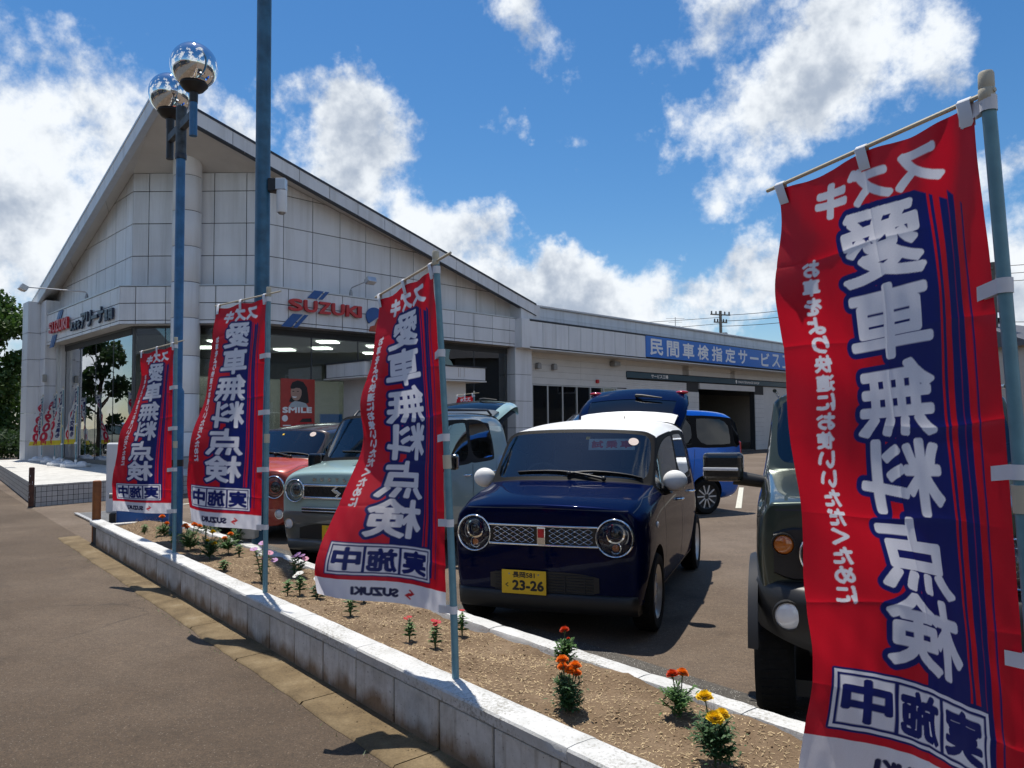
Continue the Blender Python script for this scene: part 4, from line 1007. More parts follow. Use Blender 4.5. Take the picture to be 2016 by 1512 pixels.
# small wall fittings
for s, nm in ((11.42, 'vent_hood'), (12.32, 'vent_hood')):
    b = MB(); mm = frame(CR2 + dR * s + nR * (OW + .01) + up * 3.66, dR, up, nR)
    b.prism([(-.10, -.11), (.10, -.11), (.10, .05), (.06, .12), (-.06, .12), (-.10, .05)], 0, .16, mm); sp(b.build(nm, M['steel'], None, bevel=.012))
b = MB(); quadbox(b, CR2, dR, nR, 15.9, 16.3, 3.86, 4.06, OW, OW + .3); sp(b.build('security_lamp', M['steel'], None, bevel=.03))
b = MB(); quadbox(b, CR2, dR, nR, 14.95, 15.1, 3.12, 3.27, OW, OW + .1); sp(b.build('alarm_bell', M['sign_red'], None, bevel=.02))
# signs of the workshop
o = empty('workshop_sign', (0, 0, 0), 0, 'long bright blue sign with white Japanese lettering on the workshop parapet', 'sign'); o.matrix_world = RM(26.3, 4.73, .30)
b = MB(); b.box((0, 0, 0), (18.1, .90, .05)); b.build('board', M['sign_azure'], o, bevel=.006)
x = -8.75
for ch in '民間車検指定サービス工場':
    w = .98 if ch not in 'サービス' else .92
    h = .70 if ch != 'ー' else .12
    lettering('letter', ch, w, h, M['white_print'], o, Matrix.Translation((x + w / 2, 0, .026)), .022, 0); x += w + .29
o = empty('workshop_sign', (0, 0, 0), 0, 'narrow petrol green strip sign over the workshop doors', 'sign'); o.matrix_world = RM(27.0, 3.56, OW + .012)
b = MB(); b.box((0, 0, .015), (19.9, .25, .05)); b.build('board', M['sign_green'], o, bevel=.004)
lettering('lettering', 'サービス工場', 1.35, .17, M['white_print'], o, Matrix.Translation((-7.45, 0, .041)), .006)
lettering('lettering', 'MAINTENANCE SHOP', 2.3, .12, M['white_print'], o, Matrix.Translation((.9, 0, .041)), .005)
b = MB(); b.prism([(-.09, .02), (-.05, .09), (.05, .09), (.09, .02), (.03, -.09), (-.03, -.09)], 0, .003); b.build('emblem', M['white_print'], o, M=Matrix.Translation((-.45, 0, .041)))
# aerial on the workshop roof
t = empty('tv_aerial', CR2 + dR * 29.5 - nR * 6 + up * 6.05, 0, 'thin metal television aerial on the workshop roof', 'aerial')
b = MB(); b.tube([(0, 0, 0), (0, 0, 1.7)], .02, 6); b.build('mast', M['steel'], t)
for z, w in ((1.62, .55), (1.4, .4), (1.15, .3)):
    b = MB(); b.tube([(-w, 0, z), (w, 0, z)], .012, 5); b.build('element', M['steel'], t)
# ------------------------------------------------------------------ printed banner cloths
def raster(mask, tris):
    H_, W_ = mask.shape
    for t in tris:
        x0, y0 = np.floor(t.min(0)).astype(int); x1, y1 = np.ceil(t.max(0)).astype(int)
        x0, y0, x1, y1 = max(x0, 0), max(y0, 0), min(x1, W_ - 1), min(y1, H_ - 1)
        if x1 < x0 or y1 < y0: continue
        xs, ys = np.meshgrid(np.arange(x0, x1 + 1) + .5, np.arange(y0, y1 + 1) + .5)
        a, b, c = t
        d = (b[1] - c[1]) * (a[0] - c[0]) + (c[0] - b[0]) * (a[1] - c[1])
        if abs(d) < 1e-9: continue
        l0 = ((b[1] - c[1]) * (xs - c[0]) + (c[0] - b[0]) * (ys - c[1])) / d
        l1 = ((c[1] - a[1]) * (xs - c[0]) + (a[0] - c[0]) * (ys - c[1])) / d
        mask[y0:y1 + 1, x0:x1 + 1] |= (l0 >= -1e-6) & (l1 >= -1e-6) & (l0 + l1 <= 1 + 1e-6)
def poly_mask(mask, pts):
    """even-odd fill of a polygon in pixel coordinates"""
    H_, W_ = mask.shape; xs, ys = np.meshgrid(np.arange(W_) + .5, np.arange(H_) + .5); ins = np.zeros_like(mask)
    for (xa, ya), (xb, yb) in zip(pts, pts[1:] + pts[:1]):
        if ya == yb: continue
        ins ^= ((ya > ys) != (yb > ys)) & (xs < (xb - xa) * (ys - ya) / (yb - ya) + xa)
    mask |= ins
def put(mask, s, x0, y0, x1, y1, shear=0.0):
    """string fitted into a pixel box, y downwards"""
    v, f = tgeo(s); lo, hi = v.min(0), v.max(0)
    q = (v - lo) / np.maximum(hi - lo, 1e-6); px = np.stack([x0 + q[:, 0] * (x1 - x0), y1 - q[:, 1] * (y1 - y0)], 1); px[:, 1] -= shear * (px[:, 0] - x0)
    tr = []
    for face in f:
        for k in range(1, len(face) - 1): tr.append(px[[face[0], face[k], face[k + 1]]])
    raster(mask, tr)
def dilate(m, r):
    if r < 1: return m
    out = m.copy(); R = int(math.ceil(r))
    # horizontal run per row of the disc
    for dy in range(-R, R + 1):
        w = int(math.sqrt(max(r * r - dy * dy, 0)))
        acc = m.copy()
        k = 1; cur = m.copy(); reach = 0
        for dx in range(1, w + 1): acc[:, dx:] |= m[:, :-dx]; acc[:, :-dx] |= m[:, dx:]
        if dy > 0: out[dy:] |= acc[:-dy]
        elif dy < 0: out[:dy] |= acc[-dy:]
        else: out |= acc
    return out
AW, AH = 600, 1620
RED, BLUE, WHT = np.array((.60, .006, .022)), np.array((.005, .013, .135)), np.array((.78, .78, .84))
def art_service():
    img = np.empty((AH, AW, 3)); img[:] = RED
    Z = lambda: np.zeros((AH, AW), bool)
    chars = Z(); y = [146, 341, 536, 731, 926, 1121]; hh = 178
    for ch, yy in zip('愛車無料点検', y): put(chars, ch, 168, yy, 412, yy + hh)
    chars = dilate(chars, 7)
    halo = dilate(chars, 15)
    # the block shadow of the lettering runs back towards the pole
    sh = halo.copy(); rows = np.where(halo.any(1))[0]
    yy, xx = np.mgrid[0:AH, 0:AW]
    top = 135 + np.clip((170 - xx) * .62, 0, None); body = (xx > 92) & (xx < 300) & (yy > top) & (yy < 1345)
    sh |= body & (xx > 92)
    img[sh] = BLUE
    for x0, x1, c in ((134, 140, RED), (112, 126, RED)): img[(xx >= x0) & (xx < x1) & (yy > top) & (yy < 1330)] = c
    for x0, x1 in ((78, 92), (56, 61)): img[(xx >= x0) & (xx < x1) & (yy > 160 + (92 - xx) * 1.2) & (yy < 1470)] = BLUE
    for x0, x1 in ((100, 112),): img[(xx >= x0) & (xx < x1) & (yy > 1330) & (yy < 1470)] = BLUE
    img[chars] = WHT
    t = Z(); put(t, 'ス', 95, 40, 215, 126, .0); put(t, 'ズ', 232, 40, 352, 126); put(t, 'キ', 372, 40, 470, 126); t = dilate(t, 7); img[t] = WHT
    t = Z(); st = 'お車をより快適にお使いいただくために'; p = 52.0
    for i, ch in enumerate(st): put(t, ch, 484, 232 + i * p, 526, 232 + i * p + 42)
    t = dilate(t, 2.6); img[t] = WHT
    # box with the three characters
    bx = Z(); bx[1340:1492, 92:548] = True; img[dilate(bx, 6)] = BLUE; img[dilate(bx, 0)] = WHT
    bx = Z(); bx[1348:1484, 100:540] = True; img[bx] = BLUE
    for k in range(3): img[1355:1477, 107 + k * 146: 241 + k * 146] = WHT
    t = Z()
    for k, ch in enumerate('実施中'): put(t, ch, 117 + k * 146, 1364, 231 + k * 146, 1468)
    t = dilate(t, 5.5); img[t] = BLUE
    img[1518:] = WHT
    t = Z(); put(t, 'SUZUKI', 250, 1553, 430, 1588); t = dilate(t, 4); img[t] = np.array((.012, .014, .07))
    e = Z(); poly_mask(e, [(170 + x * 50, 1595 - z * 50) for x, z in S_EMBLEM]); img[e] = np.array((.55, .02, .03))
    return img
def art_price():
    img = np.empty((AH, AW, 3)); img[:] = np.array((.80, .80, .80)); Z = lambda: np.zeros((AH, AW), bool)
    yy, xx = np.mgrid[0:AH, 0:AW]; YEL = np.array((.80, .66, .05))
    img[(yy > 1480) | (xx < 40) & (yy > 700)] = YEL
    t = Z(); t[180:430, 60:250] = True; t = dilate(t, 30); img[t] = BLUE
    t = Z(); put(t, '点', 90, 200, 220, 300); put(t, '検', 90, 310, 220, 410); img[dilate(t, 5)] = WHT
    t = Z(); yv = 250
    for ch, h in (('9', 250), (',', 60), ('9', 250), ('0', 250), ('0', 250)): put(t, ch, 330 if ch != ',' else 420, yv, 530 if ch != ',' else 460, yv + h); yv += h + 40
    t = dilate(t, 22); img[t] = np.array((.60, .012, .05))
    t = Z(); yv = 520
    for ch in 'オイル交換も': put(t, ch, 90, yv, 230, yv + 130); yv += 150
    o = dilate(t, 18); img[o] = WHT; img[dilate(t, 10)] = BLUE
    t = Z(); put(t, '円', 350, 1490, 470, 1590); img[dilate(t, 10)] = np.array((.60, .012, .05))
    t = Z(); put(t, 'SUZUKI', 180, 60, 430, 110); img[dilate(t, 6)] = BLUE
    return img
ART = {'service': art_service(), 'price': art_price()}
def cloth_mat():
    m = bpy.data.materials.new('banner_cloth'); m.use_nodes = True; nt = m.node_tree; N = nt.nodes; L = nt.links; N.clear()
    at = N.new('ShaderNodeAttribute'); at.attribute_name = 'print'
    c = mixc(N, L, .5, at.outputs['Color'], ramp(N, L, noise(N, L, 380, 2), [(.3, (.9, .9, .9)), (.7, (1.06, 1.06, 1.06))]), 'MULTIPLY')
    d = N.new('ShaderNodeBsdfDiffuse'); t = N.new('ShaderNodeBsdfTranslucent'); g = N.new('ShaderNodeBsdfGlossy'); g.inputs['Roughness'].default_value = .45
    L.new(c, d.inputs[0]); L.new(c, t.inputs[0])
    nz = noise(N, L, 14, 3, .5); b = N.new('ShaderNodeBump'); b.inputs['Strength'].default_value = .25; b.inputs['Distance'].default_value = .01; L.new(nz, b.inputs['Height']); L.new(b.outputs[0], d.inputs['Normal'])
    x = N.new('ShaderNodeMixShader'); x.inputs[0].default_value = .62; L.new(d.outputs[0], x.inputs[1]); L.new(t.outputs[0], x.inputs[2])
    y = N.new('ShaderNodeMixShader'); y.inputs[0].default_value = .03; L.new(x.outputs[0], y.inputs[1]); L.new(g.outputs[0], y.inputs[2])
    o = N.new('ShaderNodeOutputMaterial'); L.new(y.outputs[0], o.inputs[0]); return m
M['cloth'] = cloth_mat()
def cloth_mesh(name, art, step, fn):
    img = ART[art]; nu, nv = AW // step, AH // step
    a = img[:nv * step, :nu * step].reshape(nv, step, nu, step, 3).mean((1, 3))
    U_, V_ = np.meshgrid((np.arange(nu) + .5) / nu, (np.arange(nv) + .5) / nv)
    U_ = (U_ - U_.min()) / (U_.max() - U_.min()); V_ = (V_ - V_.min()) / (V_.max() - V_.min())
    P = fn(U_, V_)
    idx = np.arange(nu * nv).reshape(nv, nu)
    f = np.stack([idx[:-1, :-1], idx[:-1, 1:], idx[1:, 1:], idx[1:, :-1]], -1).reshape(-1, 4)
    me = bpy.data.meshes.new(name); me.vertices.add(nu * nv); me.vertices.foreach_set('co', P.reshape(-1))
    me.loops.add(f.size); me.loops.foreach_set('vertex_index', f.reshape(-1).astype(np.int32))
    me.polygons.add(len(f)); me.polygons.foreach_set('loop_start', (np.arange(len(f)) * 4).astype(np.int32))
    try: me.polygons.foreach_set('loop_total', np.full(len(f), 4, np.int32))
    except Exception: pass
    me.update(calc_edges=True); me.polygons.foreach_set('use_smooth', np.ones(len(f), bool))
    at = me.attributes.new('print', 'FLOAT_COLOR', 'POINT')
    at.data.foreach_set('color', np.concatenate([a.reshape(-1, 3), np.ones((nu * nv, 1))], 1).astype(np.float32).reshape(-1))
    return me
def smooth(x, a=0, b=1): t = np.clip((x - a) / (b - a), 0, 1); return t * t * (3 - 2 * t)
def nobori(label, base, lean, top, z_top, z_bot, az_top, az_bot, droop, step, fold, ph, art='service', group=None, wid=.60, nstrap=5, extra=None, rpole=.0155, stub=.15, base_block=False, cat='banner', tw=.9):
    """banner on a pole: base point, lean of the pole top (x, y), pole top height, cloth heights, cloth bearing at top and bottom"""
    base = Vector(base); o = empty('banner', base, 0, label, cat, group)
    Hh = top - base.z
    pl = lambda z: np.array([lean[0], lean[1]])[:, None, None] * ((z + base.z - base.z) / Hh) if False else None
    def pole_xy(z): k = (z - base.z) / Hh; return (lean[0] * k ** 1.3 if k > 0 else 0, lean[1] * k ** 1.3 if k > 0 else 0)
    pts = [(*pole_xy(base.z + Hh * k / 10), Hh * k / 10) for k in range(11)]
    mid = 5
    b = MB(); b.tube(pts[:mid + 1], rpole * 1.12, 14); b.build('lower_pole', M['pole_blue'], o, 40)
    b = MB(); b.tube(pts[mid:], rpole, 14); b.build('upper_pole', M['pole_blue'], o, 40)
    jz = Vector(pts[mid]); d_ = (Vector(pts[mid + 1]) - jz).normalized()
    b = MB(); b.tube([jz - d_ * .03, jz + d_ * .035], rpole * 1.35, 14); b.build('joint_sleeve', M['pole_cream'], o, 40)
    tp_ = Vector(pts[-1])
    b = MB(); b.lathe([(rpole * 1.0, -.055), (rpole * 1.18, -.05), (rpole * 1.18, -.028), (rpole * 1.05, -.025), (rpole * 1.15, -.02), (rpole * 1.12, .010), (rpole * .95, .016), (.001, .017)], 18, Matrix.Translation(tp_)); b.build('pole_cap', M['pole_cream'], o, 40)
    dt = Vector((math.sin(rad(az_top)), math.cos(rad(az_top)), 0))
    za = top - base.z - .038
    arm0 = tp_ + Vector((0, 0, -.035)) - dt * stub + Vector((0, 0, droop * stub)); arm1 = tp_ + Vector((0, 0, -.035)) + dt * (wid + .07) - Vector((0, 0, droop * (wid + .07)))
    b = MB(); b.tube([arm0, arm1], .0062, 8); b.build('cross_arm', M['pole_cream'], o, 40)
    Lc = z_top - z_bot
    def fn(u, v):
        az = np.radians(az_top + (az_bot - az_top) * smooth(v, .0, 1.0) ** tw)
        # cloth runs straight at the pole and swings at the free edge
        z = z_top - Lc * v - droop * u * wid * (1 - smooth(v, 0, 1) * .6)
        k = np.clip((z - base.z) / Hh, 0, 1) ** 1.3; px, py = lean[0] * k, lean[1] * k
        r = .035 + u * wid * (1 - .015 * np.sin(v * 9 + ph))
        # swing in: the fold near the pole stays close to the hanging line
        azu = az + .16 * np.sin(u * 3.1 + ph) * smooth(v, .05, .4) * fold
        dx, dy = np.sin(azu), np.cos(azu); nx, ny = dy, -dx
        w = fold * u * (.030 * np.sin(6.3 * (v * 1.25 + .35 * u) + ph) + .016 * np.sin(12.5 * v - 4 * u + ph * 2.1) + .010 * np.sin(23 * v + 7 * u + ph)) + fold * .010 * np.sin(9 * u + 2.5 * v + ph) * smooth(v, .0, .1)
        w = w * smooth(v, -.06, .22)
        # slight sag of the top edge between its straps and tension creases from the corner
        z = z - .016 * np.sin(np.pi * np.clip(u * 2, 0, 2)) ** 2 * (1 - smooth(v, 0, .12))
        w = w + .006 * np.sin(26 * (u - v * .7)) * np.exp(-((u - .05) ** 2 + v ** 2) * 14) * fold
        w = w + .0025 * np.sin(u * 55 + v * 31) * np.sin(v * 47 - u * 13) * (.3 + .7 * smooth(v, .6, .9))
        # packing creases across and down the cloth
        for q in (.14, .285, .43, .57, .715, .86): w = w + .0035 * np.exp(-np.abs(v - q + .004 * np.sin(u * 9 + q * 20)) / .006) * (.5 + .5 * np.sin(u * 5 + q * 31))
        w = w + .0025 * np.exp(-np.abs(u - .5 + .004 * np.sin(v * 30)) / .008)
        if extra is not None: r, w, z = extra(u, v, r, w, z)
        return np.stack([px + dx * r + nx * w, py + dy * r + ny * w, z - base.z], -1)
    link_mesh('cloth', cloth_mesh('cloth', art, step, fn), M['cloth'], o)
    # straps round the pole and the arm
    for k in range(nstrap):
        v = .012 + (.976) * k / (nstrap - 1)
        A_ = fn(np.array([[.0, .065]]), np.array([[v, v]]))[0]; e0, e1 = Vector(A_[0]), Vector(A_[1])
        zc_ = e0.z + .006; pxy = pole_xy(zc_ + base.z); c = Vector((pxy[0], pxy[1], zc_)); d2 = (e1 - e0); d2.z = 0; d2.normalize(); n2 = Vector((d2.y, -d2.x, 0))
        hgt = .036; ring = []
        rr = rpole * 1.22
        for a in range(-150, 151, 25): ring.append(c - d2 * (rr * math.cos(rad(a))) + n2 * (rr * math.sin(rad(a))))
        path1 = [e1 + n2 * -.003 + Vector((0, 0, 0))] + ring + [e1 + n2 * .003]
        P = [[p + Vector((0, 0, -hgt / 2 + (e1.z - zc_) * (1 if i in (0, len(path1) - 1) else 0) * 0)), p + Vector((0, 0, hgt / 2))] for i, p in enumerate(path1)]
        for i in (0, len(P) - 1):
            P[i] = [Vector((q.x, q.y, q.z - zc_ + zc_ if True else q.z)) for q in P[i]]
        b = MB(); b.grid(P); b.build('strap', M['strap'], o, 60)
    for u in (.03, .5, .97):
        A_ = fn(np.array([[u, u]]), np.array([[.0, .028]]))[0]; e0, e1 = Vector(A_[0]), Vector(A_[1])
        t_ = (u * wid + .035 + stub) / (wid + .07 + stub); ap = arm0.lerp(arm1, t_); w_ = dt * .017; n2 = Vector((dt.y, -dt.x, 0)) * .009
        P = [[q - w_, q + w_] for q in (e1 - n2 * .3, ap - n2, ap + Vector((0, 0, .010)), ap + n2, e1 + n2 * .3)]
        b = MB(); b.grid(P); b.build('arm_strap', M['strap'], o, 60)
    if base_block:
        b = MB(); b.prism([(-.36, -.14), (-.16, -.22), (.16, -.22), (.36, -.14), (.36, .14), (.16, .22), (-.16, .22), (-.36, .14)], 0, .09); b.build('water_base', M['white'], o, bevel=.025)
        b = MB(); b.ball((.17, 0, .09), .13, 14, 8, (1, .9, .55)); b.ball((-.17, 0, .09), .13, 14, 8, (1, .9, .55)); b.build('base_hump', M['white'], o, 50)
        b = MB(); b.lathe([(.035, .08), (.035, .20)], 14); b.build('socket', M['white'], o, 40)
    return o
G4 = 'red service banners along the flower bed wall'
nobori('large red banner nearest the dark green off-roader, hanging flat', (1.215, 1.80, .311), (-.075, .0), 2.315, 2.268, .475, -28, -27, .07, 2, 1.1, .4, group=G4, stub=.02, wid=.62, extra=lambda u, v, r, w, z: (r * (1 - .05 * u * np.sin(np.pi * v) ** 2), w, z))
nobori('red banner swinging out over the pavement beside the navy hatchback', (-.276, 3.674, .311), (-.09, .03), 2.325, 2.262, .60, -33.5, -67, .10, 3, 1.1, 1.9, group=G4, wid=.655, tw=2.6, extra=lambda u, v, r, w, z: (r, w, z + .10 * u * v ** 2))
nobori('red banner in front of the tall blue pole and the red car', (-1.778, 5.569, .311), (.0, .03), 2.50, 2.44, .745, -51, -70, .02, 4, .8, 3.2, group=G4, wid=.665, extra=lambda u, v, r, w, z: (r, w - .04 * u * np.sin(3.1 * v), z + .05 * u * v ** 2))
nobori('smallest-looking red banner in front of the globe lamp post', (-3.202, 7.33, .311), (-.02, .02), 2.34, 2.28, .675, -51, -84, .06, 4, .8, 4.6, group=G4, wid=.665, extra=lambda u, v, r, w, z: (r, w - .05 * u * np.sin(3.1 * v), z + .03 * u * v ** 2))
GP = 'white and yellow price banners on the porch'
for k, ((x, y), ab) in enumerate((((-15.2, 24.9), -65), ((-14.1, 23.75), -66), ((-12.85, 22.0), -60), ((-12.0, 21.2), -68))):
    nobori(['white price banner farthest along the porch beside the wing wall', 'second white price banner from the wing wall', 'third white price banner from the wing wall', 'white price banner closest to the round column'][k],
           (x, y, ZP), (.02 * (k % 2), 0), 2.55 + .05 * k, 2.50 + .05 * k, .92 + .04 * k, -40, ab - 8, .05, 10, 1.2, k * 1.7, 'price', GP, .50, 4, rpole=.014, base_block=True)
nobori('small red banner seen over the roof of the pale green car', (-.85, 17.2, 0), (0, 0), 2.22, 2.14, .6, -50, -70, .05, 10, 1, 2.2, 'service', None, .5, 4)
# ------------------------------------------------------------------ cars (local: x forward from the front axle, y to the car's left, z up)
def car_shell(rings, regions, creases=(), level=2, arches=None, rear_cap=True):
    """lofted control cage -> smooth closed shell; regions: list of (cells, material index, frame index, inset)"""
    nr, nj = len(rings), 10
    bm = bmesh.new(); V = {}
    cl_ = bm.edges.layers.float.new('crease_edge'); cv_ = bm.verts.layers.float.new('crease_vert')
    for i, rg in enumerate(rings):
        for j, (x, y, z) in enumerate(rg):
            if j in (0, 9): v = bm.verts.new((x, 0, z)); V[i, j, 1] = v; V[i, j, -1] = v
            else:
                for s in (1, -1): V[i, j, s] = bm.verts.new((x, s * y, z))
    F = {}
    for i in range(nr - 1):
        for j in range(nj - 1):
            for s in (1, -1):
                q = [V[i, j, s], V[i + 1, j, s], V[i + 1, j + 1, s], V[i, j + 1, s]]
                F[i, j, s] = bm.faces.new(q)
    for i, sg in ((0, 'f'), (nr - 1, 'r')):
        for k in range(4):
            for s in (1, -1):
                a, b, c, d = V[i, k, s], V[i, k + 1, s], V[i, 8 - k, s], V[i, 9 - k, s]
                F[sg, k, s] = bm.faces.new([a, b, c, d])
    bmesh.ops.recalc_face_normals(bm, faces=bm.faces)
    for (kind, a, b, c, w) in creases:
        # ('l', j, i0, i1): lengthwise edges at point j; ('r', i, j0, j1): edges round station i
        for k in range(b, c):
            for s in (1, -1):
                v0, v1 = (V[k, a, s], V[k + 1, a, s]) if kind == 'l' else (V[a, k, s], V[a, k + 1, s])
                e = bm.edges.get((v0, v1))
                if e: e[cl_] = w
    for (cells, mi, fi, inset) in regions:
        fs = [F[c] for c in cells]
        if inset:
            r = bmesh.ops.inset_region(bm, faces=fs, thickness=inset, use_even_offset=True, use_boundary=True)
            for f in r['faces']: f.material_index = fi
            inner = {v for f in fs for v in f.verts}
            for f in r['faces']:
                for e in f.edges:
                    k = sum(v in inner for v in e.verts)
                    if k == 2: e[cl_] = .95
                    elif k == 0: e[cl_] = max(e[cl_], .7)
            if len(inner) <= 8:
                for v in inner:
                    if sum(1 for f in v.link_faces if f in fs) == 1: v[cv_] = .72
        for f in fs: f.material_index = mi
    me = bpy.data.meshes.new('shell'); bm.to_mesh(me); bm.free()
    o = bpy.data.objects.new('shell', me); COL.objects.link(o)
    mats = [M['trim_dark']] * 10
    for k in range(10): me.materials.append(bpy.data.materials.get('slot%d' % k) or bpy.data.materials.new('slot%d' % k))
    sb = o.modifiers.new('s', 'SUBSURF'); sb.levels = level; sb.render_levels = level
    cut = []
    for (x, z, r) in (arches or []):
        for s in (1, -1):
            c = MB(); mm = Matrix.Translation((x, s * .80, z)) @ Matrix.Rotation(rad(90), 4, 'X'); c.lathe([(r, -.34), (r, .34)], 40, mm)
            co = c.build('cut', bpy.data.materials.get('slot9')); cut.append(co)
            bo = o.modifiers.new('b', 'BOOLEAN'); bo.operation = 'DIFFERENCE'; bo.object = co; bo.solver = 'EXACT'; bo.material_mode = 'TRANSFER'
    bpy.context.view_layer.update()
    dg = bpy.context.evaluated_depsgraph_get(); dg.update()
    ev = bpy.data.meshes.new_from_object(o.evaluated_get(dg))
    for c in cut: bpy.data.objects.remove(c)
    bpy.data.objects.remove(o)
    return ev
class Car:
    def __init__(s, name, label, front, az, group=None):
        """front: world point under the front axle; az: bearing of the tail"""
        s.root = empty(name, front, 0, label, 'car', group)
        f = Vector((-math.sin(az), -math.cos(az), 0)); l = Vector((-f.y, f.x, 0))
        s.root.matrix_basis = frame(front, f, l, (0, 0, 1))
    def shell(s, ev, mats, names, zmat=None):
        """split the shell by material into parts; window panes become one part each"""
        s.ev = ev
        s.bvh = BVHTree.FromPolygons([v.co.copy() for v in ev.vertices], [tuple(p.vertices) for p in ev.polygons])
        nv = len(ev.vertices); co = np.empty(nv * 3); ev.vertices.foreach_get('co', co); co = co.reshape(-1, 3)
        groups = {}
        slot = [int(m.name[4:]) if m else 0 for m in ev.materials]
        for p in ev.polygons:
            k = slot[p.material_index]
            if zmat: k = zmat(p.center, k)
            groups.setdefault(k, []).append(p)
        for k, ps in sorted(groups.items()):
            # islands for panes
            sets = [ps]
            if 'glass' in mats[k].name or 'window' in names[k] or k == 9:
                par = {}
                def fnd(a):
                    while par.setdefault(a, a) != a: par[a] = par[par[a]]; a = par[a]
                    return a
                for p in ps:
                    vs = list(p.vertices)
                    for v in vs[1:]: par[fnd(vs[0])] = fnd(v)
                d = {}
                for p in ps: d.setdefault(fnd(p.vertices[0]), []).append(p)
                sets = list(d.values())
            for q in sets:
                used = sorted({v for p in q for v in p.vertices}); rm = {v: i for i, v in enumerate(used)}
                me = bpy.data.meshes.new(names[k]); me.from_pydata([tuple(co[v]) for v in used], [], [[rm[v] for v in p.vertices] for p in q])
                me.polygons.foreach_set('use_smooth', [True] * len(me.polygons)); me.set_sharp_from_angle(angle=rad(38)); me.update()
                nm = names[k]
                if nm == 'side_window' and abs(np.mean([co[v][1] for v in used])) < .05: nm = 'windshield'
                link_mesh(nm, me, mats[k], s.root)
    def fx(s, y, z):
        h = s.bvh.ray_cast(Vector((3, y, z)), Vector((-1, 0, 0))); return h[0], h[1]
    def fy(s, x, z, sg=1):
        h = s.bvh.ray_cast(Vector((x, 3 * sg, z)), Vector((0, -sg, 0))); return h[0], h[1]
    def fz(s, x, y):
        h = s.bvh.ray_cast(Vector((x, y, 3)), Vector((0, 0, -1))); return h[0], h[1]
    def fwdM(s, y, z, off=0.0, flat=1.0):
        """frame on the nose: local x to the car's left... y up, z out"""
        p, n = s.fx(y, z); n = (n.lerp(Vector((1, 0, 0)), flat)).normalized()
        if n.x < 0: n = -n
        u = (Vector((0, 0, 1)) - n * n.z).normalized(); return frame(p + n * off, u.cross(n), u, n)
    def ribbon(s, pts, w, mat, name, mode='y', sg=1, off=.0015):
        P = []
        for a, b in zip(pts, pts[1:]):
            a, b = Vector(a), Vector(b); n = max(2, int((b - a).length / .03))
            for i in range(n): P.append(a.lerp(b, i / n))
        P.append(Vector(pts[-1])); pos = []
        for q in P:
            h = s.fy(q[0], q[1], sg) if mode == 'y' else (s.fx(q[0], q[1]) if mode == 'x' else s.fz(q[0], q[1]))
            if h[0] is not None: pos.append((h[0], h[1]))
        rows = []
        for i, (p, n) in enumerate(pos):
            t = (pos[min(i + 1, len(pos) - 1)][0] - pos[max(i - 1, 0)][0])
            if t.length < 1e-6: continue
            c = t.normalized().cross(n)
            if c.length < 1e-6: continue
            c = c.normalized() * w / 2; o = n * off if (n.dot(Vector((0, sg, 0)) if mode == 'y' else (Vector((1, 0, 0)) if mode == 'x' else Vector((0, 0, 1)))) > 0) else -n * off
            rows.append([p - c + o, p + c + o])
        if len(rows) > 1:
            b = MB(); b.grid(rows); b.build(name, mat, s.root, 60)
    def wheel(s, x, y, r, w, rim, mats, style):
        t = MB(); mm = Matrix.Translation((x, y, r)) @ Matrix.Rotation(rad(-90 if y > 0 else 90), 4, 'X')
        h = w / 2
        t.lathe([(rim, -h * .9), (rim + .01, -h), (r * .93, -h), (r - .012, -h * .86), (r, -h * .6), (r, h * .6), (r - .012, h * .86), (r * .93, h), (rim + .012, h), (rim, h * .9)], 40, mm, closed=True)
        to = t.build('wheel', M['rubber'], s.root, 35)
        tg = MB()
        for k in range(46):
            a = 2 * math.pi * k / 46
            for zz in (-h * .45, 0, h * .45):
                tg.box((r + .001, 0, zz), (.006, .018, h * .42), mm @ Matrix.Rotation(a + (zz * 3), 4, 'Z'))
        go = tg.build('tread', M['rubber'], to); go['kind'] = 'stuff'
        d = MB(); d.lathe([(.001, h * .62), (rim * .22, h * .66), (rim * .30, h * .55), (rim * .80, h * .50), (rim * .96, h * .86), (rim * 1.02, h * .92), (rim * 1.02, h * .5), (rim * .9, -h * .6)], 40, mm)
        d.build('rim', mats[0], to, 40)
        c = MB()
        if style == 'cover':
            for k in range(8):
                a = 2 * math.pi * k / 8; c.lathe([(.001, .006), (rim * .155, .006), (rim * .17, 0)], 14, mm @ Matrix.Rotation(a, 4, 'Z') @ Matrix.Translation((rim * .60, 0, h * .53)))
                o = c.build('cover_dimple', mats[1], to, 40); c = MB()
        else:
            for k in range(10 if style == 'multi' else 5):
                a = 2 * math.pi * k / (10 if style == 'multi' else 5); c.box((rim * .58, 0, h * .72), (rim * .75, rim * (.12 if style == 'multi' else .22), .02), mm @ Matrix.Rotation(a, 4, 'Z')); c.build('spoke', mats[1], to, bevel=.004); c = MB()
    def plate(s, y, z, x, top, big, kana):
        o = MB(); o.box((0, 0, 0), (.33, .165, .006)); m = s.fwdM(y, z, .0); m.translation = Vector((x, y, z)); 
        q = o.build('number_plate', M['plate_yellow'], s.root, M=m, bevel=.003)
        lettering('lettering', top, .165, .042, M['black'], q, Matrix.Translation((0, .050, .0036)), .0016)
        lettering('lettering', big, .235, .072, M['black'], q, Matrix.Translation((.032, -.022, .0036)), .0042)
        lettering('lettering', kana, .024, .030, M['black'], q, Matrix.Translation((-.125, -.022, .0036)), .0016)
        for dx in (-.108, .108):
            b = MB(); b.lathe([(.006, .003), (.005, .0055), (.001, .006)], 10, Matrix.Translation((dx, .055, 0))); b.build('bolt', M['steel'], q, 40)
        return q
